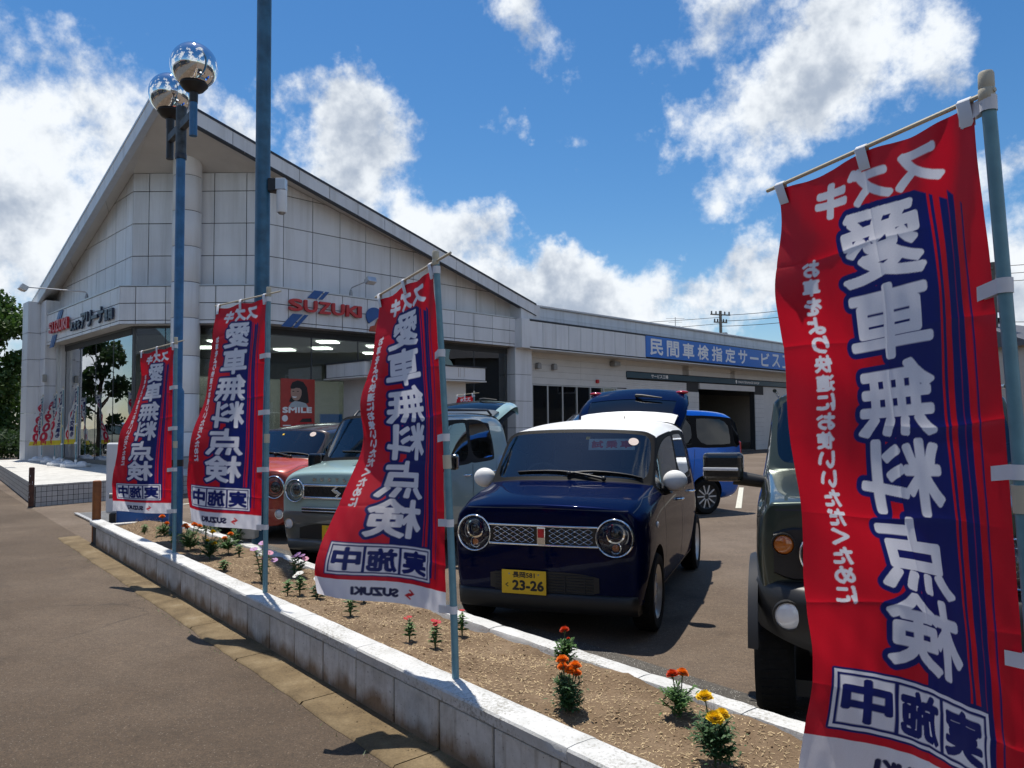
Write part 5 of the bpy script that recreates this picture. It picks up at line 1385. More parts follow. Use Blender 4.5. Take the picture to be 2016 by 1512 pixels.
    def headlight(s, y, z, r, flat=.6, style='lapin', off=-.01, mats=None):
        m = s.fwdM(y, z, off, flat); sg = 1 if y > 0 else -1
        b = MB(); prof = [(r * .90, .018)] + [(r * .96 + r * .06 * math.cos(a), .012 + .016 * math.sin(a)) for a in [rad(150 - k * 30) for k in range(7)]] + [(r * .99, -.05)]
        b.lathe(prof, 48, m, caps=False); h = b.build('headlight', M['chrome'], s.root, 50)
        b = MB(); b.lathe([(r * .91, .015), (r * .88, -.015), (r * .72, -.05), (r * .35, -.062), (.001, -.064)], 40, m, caps=False); b.build('reflector', M['reflector'] if style != 'dark' else M['black_gloss'], h, 50)
        def ring(cx, cy, r0, r1, zz, mat, nm):
            b = MB(); b.lathe([(r0, zz - .008), (r0 + (r1 - r0) * .3, zz + .006), (r1, zz + .004), (r1, zz - .02)], 32, m @ Matrix.Translation((cx, cy, 0)), caps=False); b.build(nm, mat, h, 50)
        if style == 'lapin':
            ring(0, r * .22, r * .40, r * .52, -.004, M['chrome'], 'projector_ring'); ring(0, r * .10, r * .62, r * .70, -.018, M['silver'], 'inner_ring')
            b = MB(); b.ball((0, r * .22, -.022), r * .34, 24, 14, (1, 1, .75), m); b.build('projector', M['black_gloss'], h, 80)
            b = MB(); b.ball((0, -r * .52, -.02), r * .24, 20, 12, (1, 1, .7), m); b.build('indicator', M['amber'], h, 80)
            ring(0, -r * .52, r * .25, r * .31, -.01, M['chrome'], 'indicator_ring')
        elif style == 'round':
            ring(0, 0, r * .55, r * .64, -.01, M['chrome'], 'inner_ring'); b = MB(); b.ball((0, 0, -.03), r * .50, 24, 14, (1, 1, .7), m); b.build('projector', M['black_gloss'], h, 80)
        else:
            ring(0, 0, r * .60, r * .68, -.012, M['black'], 'inner_ring'); b = MB(); b.ball((0, 0, -.035), r * .55, 24, 14, (1, 1, .6), m); b.build('projector', M['black_gloss'], h, 80)
        b = MB(); b.lathe([(r * .90, .012), (r * .75, .027), (r * .45, .038), (.001, .043)], 40, m, caps=False); b.build('cover', M['glass_clear'], h, 60)
        return h
    def lamp(s, y, z, r, mat, name, flat=.8, off=.0, dome=.3, ring=None):
        m = s.fwdM(y, z, off, flat); b = MB(); b.lathe([(r, -.02), (r, .004), (r * .8, .004 + r * dome * .5), (r * .4, .004 + r * dome * .9), (.001, .004 + r * dome)], 28, m); o = b.build(name, mat, s.root, 50)
        if ring: b = MB(); b.lathe([(r * 1.0, .0), (r * 1.02, .012), (r * 1.16, .012), (r * 1.2, -.02)], 28, m, caps=False); b.build('bezel', ring, o, 50)
        return o
    def mirror(s, x, y, z, mat, sz=(.10, .13, .10), arm=M['black'], box=False):
        sg = 1 if y > 0 else -1
        b = MB()
        if box: b.box((x, y, z), (sz[0] * 1.5, sz[1] * 2, sz[2] * 2)); o = b.build('mirror', mat, s.root, bevel=.03, seg=4)
        else:
            b.ball((x, y, z), 1, 28, 18, sz); o = b.build('mirror', mat, s.root, 80)
        p, n = s.fy(x - .02, z - .09, sg)
        if p is None: p = Vector((x, .66 * sg, z - .08))
        b = MB(); b.tube([(p.x, p.y - sg * .02, p.z), (x - .01, y - sg * sz[1] * .5, z - sz[2] * .72)], [.035, .045], 12); b.build('stay', arm, o, 50)
        b = MB(); b.ball((x - sz[0] * .35, y, z), 1, 20, 12, (sz[0] * .75, sz[1] * .9, sz[2] * .9)); b.build('glass_housing', M['black'], o, 60)
    def seat(s, x, y, mat, z0=.45):
        b = MB(); b.box((x, y, z0), (.46, .46, .16)); o = b.build('seat', mat, s.root, bevel=.06, seg=4)
        mm = Matrix.Translation((x - .24, y, z0 + .32)) @ Matrix.Rotation(rad(-12), 4, 'Y')
        b = MB(); b.box((0, 0, 0), (.13, .46, .60), mm); b.build('backrest', mat, o, bevel=.055, seg=4)
        b = MB(); b.box((-.02, 0, .40), (.09, .26, .18), mm); b.build('headrest', mat, o, bevel=.04, seg=4)
    def interior(s, floor_z, x0, x1, belt, cowl, half=.58, seats=((-1.0, .32), (-1.0, -.32), (-1.9, .3), (-1.9, -.3)), mat=None, wheel_y=-.32):
        mat = mat or M['seat']
        b = MB(); b.box(((x0 + x1) / 2, 0, floor_z), (x0 - x1, half * 2, .04)); b.build('floor', M['dash'], s.root)
        b = MB(); P = [[(cowl[0] + .02, y, cowl[1] - .03), (cowl[0] - .22, y, cowl[1] - .03), (cowl[0] - .34, y, cowl[1] - .08), (cowl[0] - .34, y, cowl[1] - .4), (cowl[0] + .05, y, cowl[1] - .4)] for y in (-half - .02, -half * .5, 0, half * .5, half + .02)]
        b.grid(P); b.build('dashboard', M['dash'], s.root, 40)
        for x, y in seats: s.seat(x, y, mat, belt - .52)
        b = MB(); mm = Matrix.Translation((cowl[0] - .42, wheel_y, cowl[1] - .04)) @ Matrix.Rotation(rad(-66), 4, 'Y')
        b.lathe([(.175 + .014 * math.cos(a), .014 * math.sin(a)) for a in [2 * math.pi * k / 10 for k in range(10)]], 36, mm, closed=True); o = b.build('steering_wheel', M['dash'], s.root, 60)
        b = MB(); b.lathe([(.001, .02), (.07, .015), (.08, -.02)], 20, mm); b.build('hub', M['seat_beige'], o, 50)
        for a in (0, 120, 240):
            b = MB(); b.box((.11, 0, 0), (.14, .03, .012), mm @ Matrix.Rotation(rad(a + 180), 4, 'Z')); b.build('spoke', M['dash'], o)
    def wiper(s, y0, y1, x, z0):
        """arm and blade lying along the foot of the windshield"""
        pts = []
        for i in range(7):
            y = y0 + (y1 - y0) * i / 6; p, n = s.fz(x - .012 * i, y)
            pts.append((p.x, p.y, p.z + .022 + .004 * math.sin(i)))
        b = MB(); b.tube(pts, [.011, .010, .009, .008, .008, .007, .006], 8); o = b.build('wiper', M['black'], s.root, 50)
        b = MB(); b.tube([(p[0] - .012, p[1], p[2] - .006) for p in pts[2:]], .007, 6); b.build('blade', M['rubber'], o, 50)
        b = MB(); b.ball(pts[0], .02, 10, 8); b.build('pivot', M['black'], o, 50)

def gate(car, hinge_x, hinge_z, half, length, pitch, paint_m, glass_m, lights=True, panel_from=.52, top_m=None):
    """open tailgate rising behind the roof: glass near the hinge, painted panel with lamps at the free end"""
    t = MB(); A_ = rad(pitch); dx, dz = -math.cos(A_), math.sin(A_); nx, nz = math.sin(A_) * -1, -math.cos(A_)
    def pt(u, v, o):
        w = half * (.93 + .07 * math.sin(math.pi * min(1, v * 1.1))); crown = .05 * (1 - u * u) + .05 * math.sin(math.pi * v)
        y = u * w; x = hinge_x + dx * length * v - nx * (crown + o) * 1.0; z = hinge_z + dz * length * v - nz * (crown + o)
        if abs(u) > .9: x += nx * .05 * ((abs(u) - .9) / .1); z += nz * .05 * ((abs(u) - .9) / .1)
        return Vector((x, y, z))
    us = [-1, -.97, -.92, -.8, -.5, -.2, 0, .2, .5, .8, .92, .97, 1]
    def sheet_(v0, v1, u0, u1, o, n=8):
        uu = [u for u in us if u0 <= u <= u1]; return [[pt(u, v0 + (v1 - v0) * i / n, o) for u in uu] for i in range(n + 1)]
    b = MB(); b.grid(sheet_(panel_from, 1.0, -1, 1, 0)); b.grid(sheet_(0, panel_from, -1, -.80, 0)); b.grid(sheet_(0, panel_from, .80, 1, 0)); b.grid(sheet_(0, .10, -.80, .80, 0))
    b.grid([[pt(u, 1.0, 0), pt(u, 1.03, -.03), pt(u, 1.03, -.11), pt(u, .94, -.12)] for u in us])
    o = b.build('tailgate', paint_m, car.root, 60, weld=True)
    b = MB(); b.grid(sheet_(.10, panel_from, -.80, .80, -.004)); b.build('rear_window', glass_m, o, 60)
    b = MB(); b.grid(sheet_(-.06, .13, -.92, .92, .028)); b.grid([[pt(u, .13, .028), pt(u, .15, .0)] for u in us if abs(u) <= .92]); b.build('spoiler', top_m or paint_m, o, 60, weld=True)
    b = MB(); b.grid(sheet_(.02, .96, -.97, .97, -.11)); b.build('inner_lining', M['dash'], o, 60)
    b = MB(); b.tube([pt(.05, panel_from + .06, .02), pt(.18, panel_from + .02, .035), pt(.55, panel_from - .02, .03)], [.022, .016, .008], 8); b.build('rear_wiper', M['black'], o, 50)
    for s in (-1, 1):
        if lights:
            b = MB(); b.ball(pt(s * .90, .94, .0), 1, 16, 10, (.045, .075, .022)); b.build('tail_lamp', M['red_lens'], o, 60)
        b = MB(); q = pt(s * .88, .45, -.1); b.tube([q, (hinge_x + .15, s * half * .95, hinge_z - .45)], .012, 8); b.build('gas_strut', M['black'], o, 50)
    return o

# ring builder: low points shared by the cabin stations
def low(x, w=.7375, zb=.17): return [(x, 0, zb), (x, .55, zb), (x, w - .04, zb + .06), (x, w, .47), (x, w, .75)]
def lapin_rings():
    F0 = [(.45, 0, .19), (.44, .46, .19), (.42, .60, .25), (.425, .65, .45), (.43, .66, .68), (.435, .635, .80), (.45, .57, .868), (.475, .44, .890), (.49, .24, .897), (.495, 0, .90)]
    F05 = [(.47, 0, .18), (.46, .50, .18), (.43, .65, .245), (.40, .70, .455), (.40, .71, .69), (.41, .68, .825), (.43, .60, .895), (.455, .46, .915), (.47, .25, .925), (.475, 0, .93)]
    F1 = [(.30, 0, .17), (.30, .53, .17), (.26, .695, .235), (.22, .735, .46), (.22, .738, .71), (.24, .712, .87), (.28, .63, .940), (.32, .48, .960), (.34, .26, .970), (.35, 0, .975)]
    F2 = low(0)[:3] + [(0, .74, .47), (0, .74, .74), (0, .716, .91), (.03, .64, .975), (.06, .50, .998), (.08, .27, 1.008), (.09, 0, 1.013)]
    C = low(-.30)[:3] + [(-.30, .7375, .47), (-.30, .7375, .76), (-.30, .715, .95), (-.24, .660, 1.015), (-.19, .52, 1.043), (-.15, .28, 1.055), (-.13, 0, 1.06)]
    W = low(-.66)[:3] + [(-.66, .7375, .47), (-.66, .7375, .77), (-.66, .72, .965), (-.60, .632, 1.385), (-.585, .545, 1.430), (-.55, .29, 1.445), (-.535, 0, 1.450)]
    B = low(-1.28)[:3] + [(-1.28, .7375, .47), (-1.28, .7375, .78), (-1.28, .722, .975), (-1.28, .648, 1.43), (-1.28, .56, 1.500), (-1.28, .30, 1.54), (-1.28, 0, 1.552)]
    D = low(-2.06)[:3] + [(-2.06, .7375, .47), (-2.06, .735, .79), (-2.06, .715, .99), (-2.06, .635, 1.425), (-2.06, .55, 1.495), (-2.06, .30, 1.53), (-2.06, 0, 1.54)]
    E = low(-2.62)[:3] + [(-2.62, .715, .47), (-2.62, .715, .80), (-2.60, .69, 1.0), (-2.56, .61, 1.40), (-2.54, .53, 1.455), (-2.53, .28, 1.488), (-2.53, 0, 1.495)]
    R = [(-2.78, 0, .22), (-2.78, .50, .22), (-2.80, .62, .30), (-2.82, .66, .50), (-2.82, .66, .80), (-2.79, .63, 1.0), (-2.74, .55, 1.33), (-2.71, .47, 1.40), (-2.70, .26, 1.43), (-2.70, 0, 1.435)]
    return [F0, F05, F1, F2, C, W, B, D, E, R]
def cells(i0, i1, j0, j1, both=True): return [(i, j, s) for i in range(i0, i1) for j in range(j0, j1) for s in ((1, -1) if both else (1,))]
def one(i0, i1, j0, j1, s): return [(i, j, s) for i in range(i0, i1) for j in range(j0, j1)]
def std_regions(c, w, b, d, roof=True, ins=.045, roof_j=6):
    """stations: cowl c, header w, B pillar b, C pillar d"""
    r = []
    if roof: r.append((cells(w, d + 2, roof_j, 9), 1, 1, 0))
    r.append((cells(c, w, 6, 9), 2, 3, ins * .62))
    for s in (1, -1):
        r.append((one(c, w, 5, 6, s) + one(w, b, 5, 6, s), 4, 3, ins * .7)); r.append((one(b, d, 5, 6, s), 4, 3, ins * .7))
    return r
def car_common(car, arch_r, wb, tyre_r, half_track, rim, wmats, wstyle, w=.155):
    for x in (0, -wb):
        for sg in (1, -1): car.wheel(x, sg * (half_track), tyre_r, w, rim, wmats, wstyle)
    b = MB(); b.box((-wb / 2, 0, .20), (wb + .5, 1.05, .08)); b.build('underbody', M['black'], car.root)

# ---- the navy hatchback with white roof
P_NAVY = paint('navy_paint', (.0005, .0038, .032), .15, .30, .5, 1.30, .5, .0); P_WHITE = paint('white_paint', (.80, .80, .78), 0, .45, .04, 1.3, .3)
FRONT_LAPIN = Vector((.365, 5.892, 0))
c = Car('hatchback', 'navy blue hatchback with white roof and white mirrors, diamond chrome grille and open tailgate', FRONT_LAPIN, CAR_AZ)
ev = car_shell(lapin_rings(), std_regions(4, 5, 6, 7), [('l', 5, 3, 8, .6), ('r', 5, 6, 9, .45), ('l', 6, 1, 4, .5), ('r', 1, 5, 9, .55), ('l', 5, 0, 3, .3), ('l', 7, 5, 8, .35), ('l', 6, 5, 8, .5), ('r', 0, 0, 9, .25), ('l', 2, 0, 9, .5), ('r', 4, 6, 9, .6)], 3, [(0, .30, .315), (-2.46, .30, .315)])
def zm(p, k):
    if k == 9: return 9
    if k == 0 and p.z < .25: return 5
    return k
mt = {0: P_NAVY, 1: P_WHITE, 2: M['glass_car'], 3: M['pillar'], 4: M['glass_car'], 5: M['black'], 9: M['black']}
c.shell(ev, mt, {0: 'body', 1: 'roof', 2: 'windshield', 3: 'window_surround', 4: 'side_window', 5: 'lower_trim', 9: 'wheel_arch'}, zm)
car_common(c, .315, 2.46, .28, .655, .19, (M['silver'], M['lens_white']), 'cover')
for sg in (1, -1): c.headlight(sg * .515, .715, .132, .72, 'lapin', .004)
# grille: dark field between two chrome bars with a lattice of lozenges
gm = lambda y, z, o=0: c.fwdM(y, z, o, .95)
b = MB(); P = []
for i in range(25):
    y = -.385 + .77 * i / 24; P.append([(c.fx(y, z_)[0].x + .005, y, z_) for z_ in (.655, .695, .735, .775)])
b.grid(P); gr = b.build('grille', M['black'], c.root, 60)
for z in (.782, .648):
    b = MB(); b.tube([(c.fx(-.40 + .80 * i / 24, z)[0].x + .009, -.40 + .80 * i / 24, z) for i in range(25)], .0085, 10); b.build('chrome_bar', M['chrome'], gr, 60)
gx = lambda y, z: c.fx(y, z)[0].x + .012
for side in (-1, 1):
    ys = [side * (.055 + .062 * k) for k in range(6)]
    for row in range(3):
        z = .680 + row * .0355
        for k in range(5):
            ya, yb = ys[k], ys[k + 1]; ym = (ya + yb) / 2
            b = MB(); b.tube([(gx(ya, z), ya, z), (gx(ym, z), ym, z + .0175), (gx(yb, z), yb, z), (gx(ym, z), ym, z - .0175), (gx(ya, z), ya, z)], .0023, 6); b.build('lozenge', M['chrome'], gr, 60)
            if k < 4: b = MB(); b.ball((gx(yb, z) + .002, yb, z), .0062, 8, 6); b.build('stud', M['chrome'], gr, 60)
b = MB(); b.box((0, 0, .012), (.062, .118, .02), gm(0, .715, .004)); em = b.build('emblem', M['chrome'], gr, bevel=.005)
b = MB(); b.box((0, .018, .024), (.044, .06, .006), gm(0, .715, .004)); b.build('emblem_inlay', M['sign_red'], em, bevel=.002)
# lower intake with slats, bumper lip, plate
b = MB(); P = []
for i in range(17):
    y = -.40 + .80 * i / 16; k = .5 * (abs(y) / .40) ** 4 * .06; P.append([(c.fx(y, z_)[0].x + .005, y, z_) for z_ in (.305 + k, .345, .385, .425, .465 - k)])
b.grid(P); it = b.build('air_intake', M['black'], c.root, 60)
for z in (.325, .345, .365, .385, .405, .425, .445):
    b = MB(); b.tube([(c.fx(-.36 + .72 * i / 12, z)[0].x + .009, -.36 + .72 * i / 12, z) for i in range(13)], .0035, 6); b.build('slat', M['dash'], it, 60)
for y in (-.12, .02, .16, .3):
    b = MB(); b.box((c.fx(y, .4)[0].x + .010, y, .385), (.006, .006, .13)); b.build('upright', M['dash'], it)
pl_x = c.fx(-.135, .385)[0].x + .03
c.plate(-.135, .385, pl_x, '長岡581', '23-26', 'く')
b = MB(); rows = []
for i in range(33):
    y = -.70 + 1.40 * i / 32; h = c.bvh.ray_cast(Vector((3, y, .30)), Vector((-1, 0, 0)))[0]; x = h.x if h is not None else .1
    rows.append([(x - .02, y, .18), (x + .012, y, .20), (x + .026, y, .26), (x + .024, y, .300), (x + .010, y, .318), (x - .03, y, .322)])
b.grid(rows); b.build('bumper_lip', M['black'], c.root, 60)
c.mirror(-.44, .80, 1.045, P_WHITE, (.065, .095, .082)); c.mirror(-.44, -.80, 1.045, P_WHITE, (.065, .095, .082))
c.wiper(.30, -.42, -.145, 1.05); c.wiper(-.15 + .6, .55, -.15, 1.05) if False else c.wiper(.02, .58, -.165, 1.05)
SEAM = M['trim_dark']
c.ribbon([(.40, .88), (.12, .955), (-.28, .975)], .006, SEAM, 'hood_seam', 'y', 1); c.ribbon([(.40, .88), (.12, .955), (-.28, .975)], .006, SEAM, 'hood_seam', 'y', -1)
c.ribbon([(-.60, .895), (0, .905), (.60, .895)], .007, SEAM, 'hood_seam', 'x')
for sg in (1, -1):
    for line_ in ([(-.36, .93), (-.38, .60), (-.40, .26), (-1.24, .26), (-1.30, .45), (-1.30, .96)], [(-1.32, .96), (-1.32, .45), (-1.36, .26), (-1.85, .27), (-2.08, .62), (-2.12, .97)]): c.ribbon(line_, .007, SEAM, 'door_seam', 'y', sg)
    for x in (-1.13, -1.95):
        p, n = c.fy(x, .84, sg); b = MB(); b.tube([(p.x + .07, p.y - sg * .005, p.z), (p.x + .05, p.y + sg * .035, p.z), (p.x - .05, p.y + sg * .035, p.z), (p.x - .07, p.y - sg * .005, p.z)], .011, 8); b.build('door_handle', M['chrome'], c.root, 60)
    p, n = c.fy(.02, .76, sg); b = MB(); b.ball((p.x, p.y, p.z), 1, 14, 10, (.03, .012, .024)); b.build('side_marker', M['lens_white'], c.root, 60)
    p, n = c.fz(-.30, sg * .60)
c.interior(.30, -.05, -2.6, .98, (-.22, 1.04), .58, mat=M['seat'])
gate(c, -2.58, 1.49, .60, .78, 27, P_NAVY, M['glass_dark'], top_m=P_WHITE)
# rear view mirror, stickers and the card behind the windshield
b = MB(); b.box((-.62, 0, 1.355), (.03, .24, .07)); b.build('rear_view_mirror', M['dash'], c.root, bevel=.015)
b = MB(); b.box((-.575, 0, 1.40), (.04, .10, .05)); b.build('camera_unit', M['dash'], c.root, bevel=.012)
def wind_M(c, y, z, off=-.012):
    p, n = c.fx(y, z);  n = n if n.x > 0 else -n
    u = (Vector((0, 0, 1)) - n * n.z).normalized(); return frame(p + n * off, u.cross(n), u, n)
m = wind_M(c, .30, 1.335); b = MB(); b.box((0, 0, 0), (.37, .125, .002)); cd = b.build('display_card', plain('clear_card', (.52, .56, .58), .4), c.root, M=m)
for k, ch in enumerate('試乗車'): lettering('lettering', ch, .095, .085, M['sign_red'], cd, Matrix.Translation((-.115 + k * .115, 0, .0014)), .004)
m = wind_M(c, -.02 + .115, 1.385); b = MB(); b.box((0, 0, 0), (.032, .032, .001)); b.build('inspection_sticker', M['plate_yellow'], c.root, M=m)
m = wind_M(c, .47, 1.345, .003); b = MB(); b.lathe([(.001, .001), (.040, .001), (.041, 0)], 24, m); b.build('round_sticker', plain('pale_sticker', (.6, .48, .42), .5), c.root)
b = MB(); p, n = c.fz(-2.2, 0); b.tube([(-2.35, 0, p.z - .02), (-2.45, 0, p.z + .05)], .006, 6); b.build('antenna', M['black'], c.root)
b = MB(); b.box((-2.50, -.02, p.z - .008), (.03, .22, .02)); b.build('stop_lamp', M['red_lens'], c.root, bevel=.006)

# ---- pale green crossover with grey cladding
def hustler_rings(hh=1.66, wind=.0):
    k = hh - 1.66
    F0 = [(.47, 0, .24), (.46, .46, .24), (.44, .61, .30), (.44, .665, .50), (.445, .675, .76), (.45, .655, .90), (.46, .59, .965), (.475, .44, .982), (.485, .24, .988), (.49, 0, .99)]
    F05 = [(.48, 0, .23), (.47, .52, .23), (.44, .67, .29), (.40, .715, .50), (.40, .72, .77), (.41, .70, .925), (.43, .62, 1.0), (.455, .46, 1.018), (.47, .25, 1.026), (.475, 0, 1.03)]
    F1 = low(.22, .74, .21)[:3] + [(.20, .74, .50), (.20, .742, .78), (.22, .722, .96), (.26, .64, 1.04), (.29, .48, 1.056), (.31, .26, 1.064), (.32, 0, 1.068)]
    F2 = low(0, .74, .21)[:3] + [(0, .74, .50), (0, .742, .79), (0, .726, .99), (.02, .65, 1.068), (.04, .50, 1.082), (.05, .27, 1.09), (.06, 0, 1.094)]
    C = low(-.30, .74, .21)[:3] + [(-.30, .7375, .50), (-.30, .7375, .80), (-.30, .722, 1.01), (-.24, .670, 1.085), (-.20, .52, 1.105), (-.17, .28, 1.115), (-.16, 0, 1.12)]
    W = low(-.62, .74, .21)[:3] + [(-.62, .7375, .50), (-.62, .7375, .81), (-.62, .725, 1.02), (-.58, .648, 1.54 + k), (-.57, .56, 1.60 + k), (-.55, .29, 1.615 + k), (-.54, 0, 1.62 + k)]
    B = low(-1.28, .74, .21)[:3] + [(-1.28, .7375, .50), (-1.28, .7375, .82), (-1.28, .727, 1.03), (-1.28, .66, 1.56 + k), (-1.28, .575, 1.625 + k), (-1.28, .30, 1.65 + k), (-1.28, 0, 1.655 + k)]
    D = low(-2.06, .74, .21)[:3] + [(-2.06, .7375, .50), (-2.06, .735, .83), (-2.06, .722, 1.04), (-2.06, .655, 1.555 + k), (-2.06, .57, 1.62 + k), (-2.06, .30, 1.645 + k), (-2.06, 0, 1.65 + k)]
    E = low(-2.62, .72, .21)[:3] + [(-2.62, .72, .50), (-2.62, .72, .84), (-2.61, .70, 1.05), (-2.60, .64, 1.54 + k), (-2.59, .555, 1.595 + k), (-2.58, .28, 1.618 + k), (-2.58, 0, 1.62 + k)]
    R = [(-2.80, 0, .26), (-2.80, .52, .26), (-2.82, .64, .34), (-2.83, .67, .52), (-2.83, .67, .84), (-2.81, .65, 1.05), (-2.77, .59, 1.46 + k), (-2.75, .50, 1.52 + k), (-2.74, .26, 1.545 + k), (-2.74, 0, 1.55 + k)]
    return [F0, F05, F1, F2, C, W, B, D, E, R]
P_TEAL = paint('pale_teal_paint', (.30, .44, .44), .0, .32, .12); P_GREY = paint('grey_cladding', (.13, .135, .13), .3, .4, .1); P_ROOF = paint('dark_grey_roof', (.06, .075, .085), .3, .3, .1)
def axle_from_front(fx, fy): return Vector((fx, fy, 0)) - cf * .50
c = Car('crossover', 'pale green boxy crossover with grey cladding, round headlights and open tailgate', axle_from_front(-1.78, 7.80), CAR_AZ)
ev = car_shell(hustler_rings(), std_regions(4, 5, 6, 7), [('l', 5, 3, 8, .5), ('r', 5, 6, 9, .4), ('l', 7, 5, 8, .3)], 3, [(0, .32, .335), (-2.46, .32, .335)])
def zm2(p, k):
    if k == 9: return 9
    if k == 0 and p.z < .545 and p.x > .0: return 5
    if k == 0 and p.z < .36: return 5
    return k
mt = {0: P_TEAL, 1: P_ROOF, 2: M['glass_car'], 3: M['pillar'], 4: M['glass_car'], 5: P_GREY, 9: M['black']}
NM = {0: 'body', 1: 'roof', 2: 'windshield', 3: 'window_surround', 4: 'side_window', 5: 'cladding', 9: 'wheel_arch'}
c.shell(ev, mt, NM, zm2); car_common(c, .33, 2.46, .295, .655, .195, (M['black'], M['silver']), 'five', .165)
for sg in (1, -1):
    c.headlight(sg * .50, .83, .118, .7, 'round', .012); c.lamp(sg * .58, .49, .045, M['lens_white'], 'fog_lamp', .8, .024, .3, M['chrome'])
b = MB(); P = []
for i in range(21):
    y = -.40 + .80 * i / 20; x0 = c.fx(y, .82)[0].x; P.append([(x0 + .004, y, .775), (x0 + .005, y, .875)])
b.grid(P); gr = b.build('grille', M['black'], c.root, 60)
for z, r in ((.885, .014), (.758, .016)):
    b = MB(); b.tube([(c.fx(-.40 + .80 * i / 20, z)[0].x + .008, -.40 + .80 * i / 20, z) for i in range(21)], r, 10); b.build('chrome_bar', M['chrome'], gr, 60)
for i in range(14):
    for sgn in (-1, 1):
        y = -.36 + i * .052; b = MB(); b.tube([(c.fx(y, .82)[0].x + .008, y, .785), (c.fx(y, .82)[0].x + .008, y + sgn * .05, .867)], .003, 5); b.build('mesh_bar', M['dash'], gr)
m = c.fwdM(0, .825, .012, .95); b = MB(); b.prism([((x - .5) * .115, (z - .5) * .12) for x, z in S_EMBLEM], 0, .012, m); b.build('emblem', M['chrome'], gr, bevel=.003)
for i, ch in enumerate('HUSTLER'):
    y = -.27 + i * .09; p, n = c.fx(y, .945); lettering('badge_letter', ch, .038, .032, M['chrome'], c.root, c.fwdM(y, .945, .004, .6), .003, .004)
b = MB(); P = []
for i in range(21):
    y = -.42 + .84 * i / 20; x0 = c.fx(y, .66)[0].x; P.append([(x0 + .004, y, .60), (x0 + .022, y, .61), (x0 + .026, y, .645), (x0 + .004, y, .655)])
b.grid(P); o = b.build('lower_grille', M['black'], c.root, 60)
for z in (.655, .625): b = MB(); b.tube([(c.fx(-.42 + .84 * i / 20, z)[0].x + .02, -.42 + .84 * i / 20, z) for i in range(21)], .007, 8); b.build('chrome_bar', M['chrome'], o, 60)
b = MB(); rows = []
for i in range(25):
    y = -.60 + 1.2 * i / 24; h = c.bvh.ray_cast(Vector((3, y, .40)), Vector((-1, 0, 0)))[0]; x = h.x if h is not None else .2
    rows.append([(x - .01, y, .22), (x + .02, y, .25), (x + .03, y, .31), (x + .02, y, .325), (x - .01, y, .33)])
b.grid(rows); b.build('skid_plate', P_GREY, c.root, 60)
b = MB(); P = []
for i in range(17):
    y = -.46 + .92 * i / 16; x0 = c.fx(y, .42)[0].x; P.append([(x0 + .004, y, .34), (x0 + .005, y, .50 - .05 * (abs(y) / .46) ** 3)])
b.grid(P); b.build('air_intake', M['black'], c.root, 60)
b = MB(); rows = []
for i in range(49):
    y = -.728 + 1.456 * i / 48; col_ = []
    for z_ in (.50, .53, .56, .59, .615):
        h = c.bvh.ray_cast(Vector((3, y, z_)), Vector((-1, 0, 0))); p_, n_ = h[0], h[1]
        if p_ is None: break
        col_.append(p_ + (n_ if n_.x > -.2 else -n_) * (.012 if z_ < .61 else .002))
    if len(col_) == 5: rows.append(col_)
b.grid(rows); b.build('bumper_face', P_GREY, c.root, 60)
c.plate(0, .405, c.fx(0, .405)[0].x + .03, '長岡581', '84-69', 'か')
c.mirror(-.40, .84, 1.09, M['black_gloss'], (.07, .10, .085), box=True); c.mirror(-.40, -.84, 1.09, M['black_gloss'], (.07, .10, .085), box=True)
c.wiper(.30, -.40, -.17, 1.1); c.wiper(.02, .56, -.19, 1.1)
for sg in (1, -1):
    for line_ in ([(-.36, .97), (-.38, .60), (-.40, .30), (-1.24, .30), (-1.30, .48), (-1.30, 1.02)], [(-1.32, 1.02), (-1.32, .45), (-1.36, .30), (-1.85, .31), (-2.08, .66), (-2.12, 1.03)]): c.ribbon(line_, .007, SEAM, 'door_seam', 'y', sg)
    for x in (-1.13, -1.95):
        p, n = c.fy(x, .90, sg); b = MB(); b.tube([(p.x + .07, p.y - sg * .005, p.z), (p.x + .05, p.y + sg * .035, p.z), (p.x - .05, p.y + sg * .035, p.z), (p.x - .07, p.y - sg * .005, p.z)], .011, 8); b.build('door_handle', M['chrome'], c.root, 60)
    b = MB(); b.tube([(-.75, sg * .56, 1.60), (-.85, sg * .565, 1.665), (-2.2, sg * .565, 1.68), (-2.35, sg * .56, 1.62)], .016, 8); b.build('roof_rail', M['black'], c.root, 50)
c.ribbon([(.38, .965), (.12, 1.045), (-.28, 1.06)], .006, SEAM, 'hood_seam', 'y', 1); c.ribbon([(.38, .965), (.12, 1.045), (-.28, 1.06)], .006, SEAM, 'hood_seam', 'y', -1)
c.interior(.34, -.05, -2.6, 1.04, (-.24, 1.10), .58)
gate(c, -2.62, 1.60, .60, .80, 14, P_TEAL, M['glass_dark'], False, .80, P_ROOF)
p, n = c.fz(.12, .16); sh_ = MB(); sh_.box((0, 0, .004), (.21, .30, .004), frame(p, (1, 0, .14), (0, 1, 0), n)); 
o = sh_.build('price_sheet', M['white_print'], None); o.matrix_basis = c.root.matrix_basis.copy(); tag(o, 'white printed sheet lying on the bonnet of the pale green crossover', 'paper')

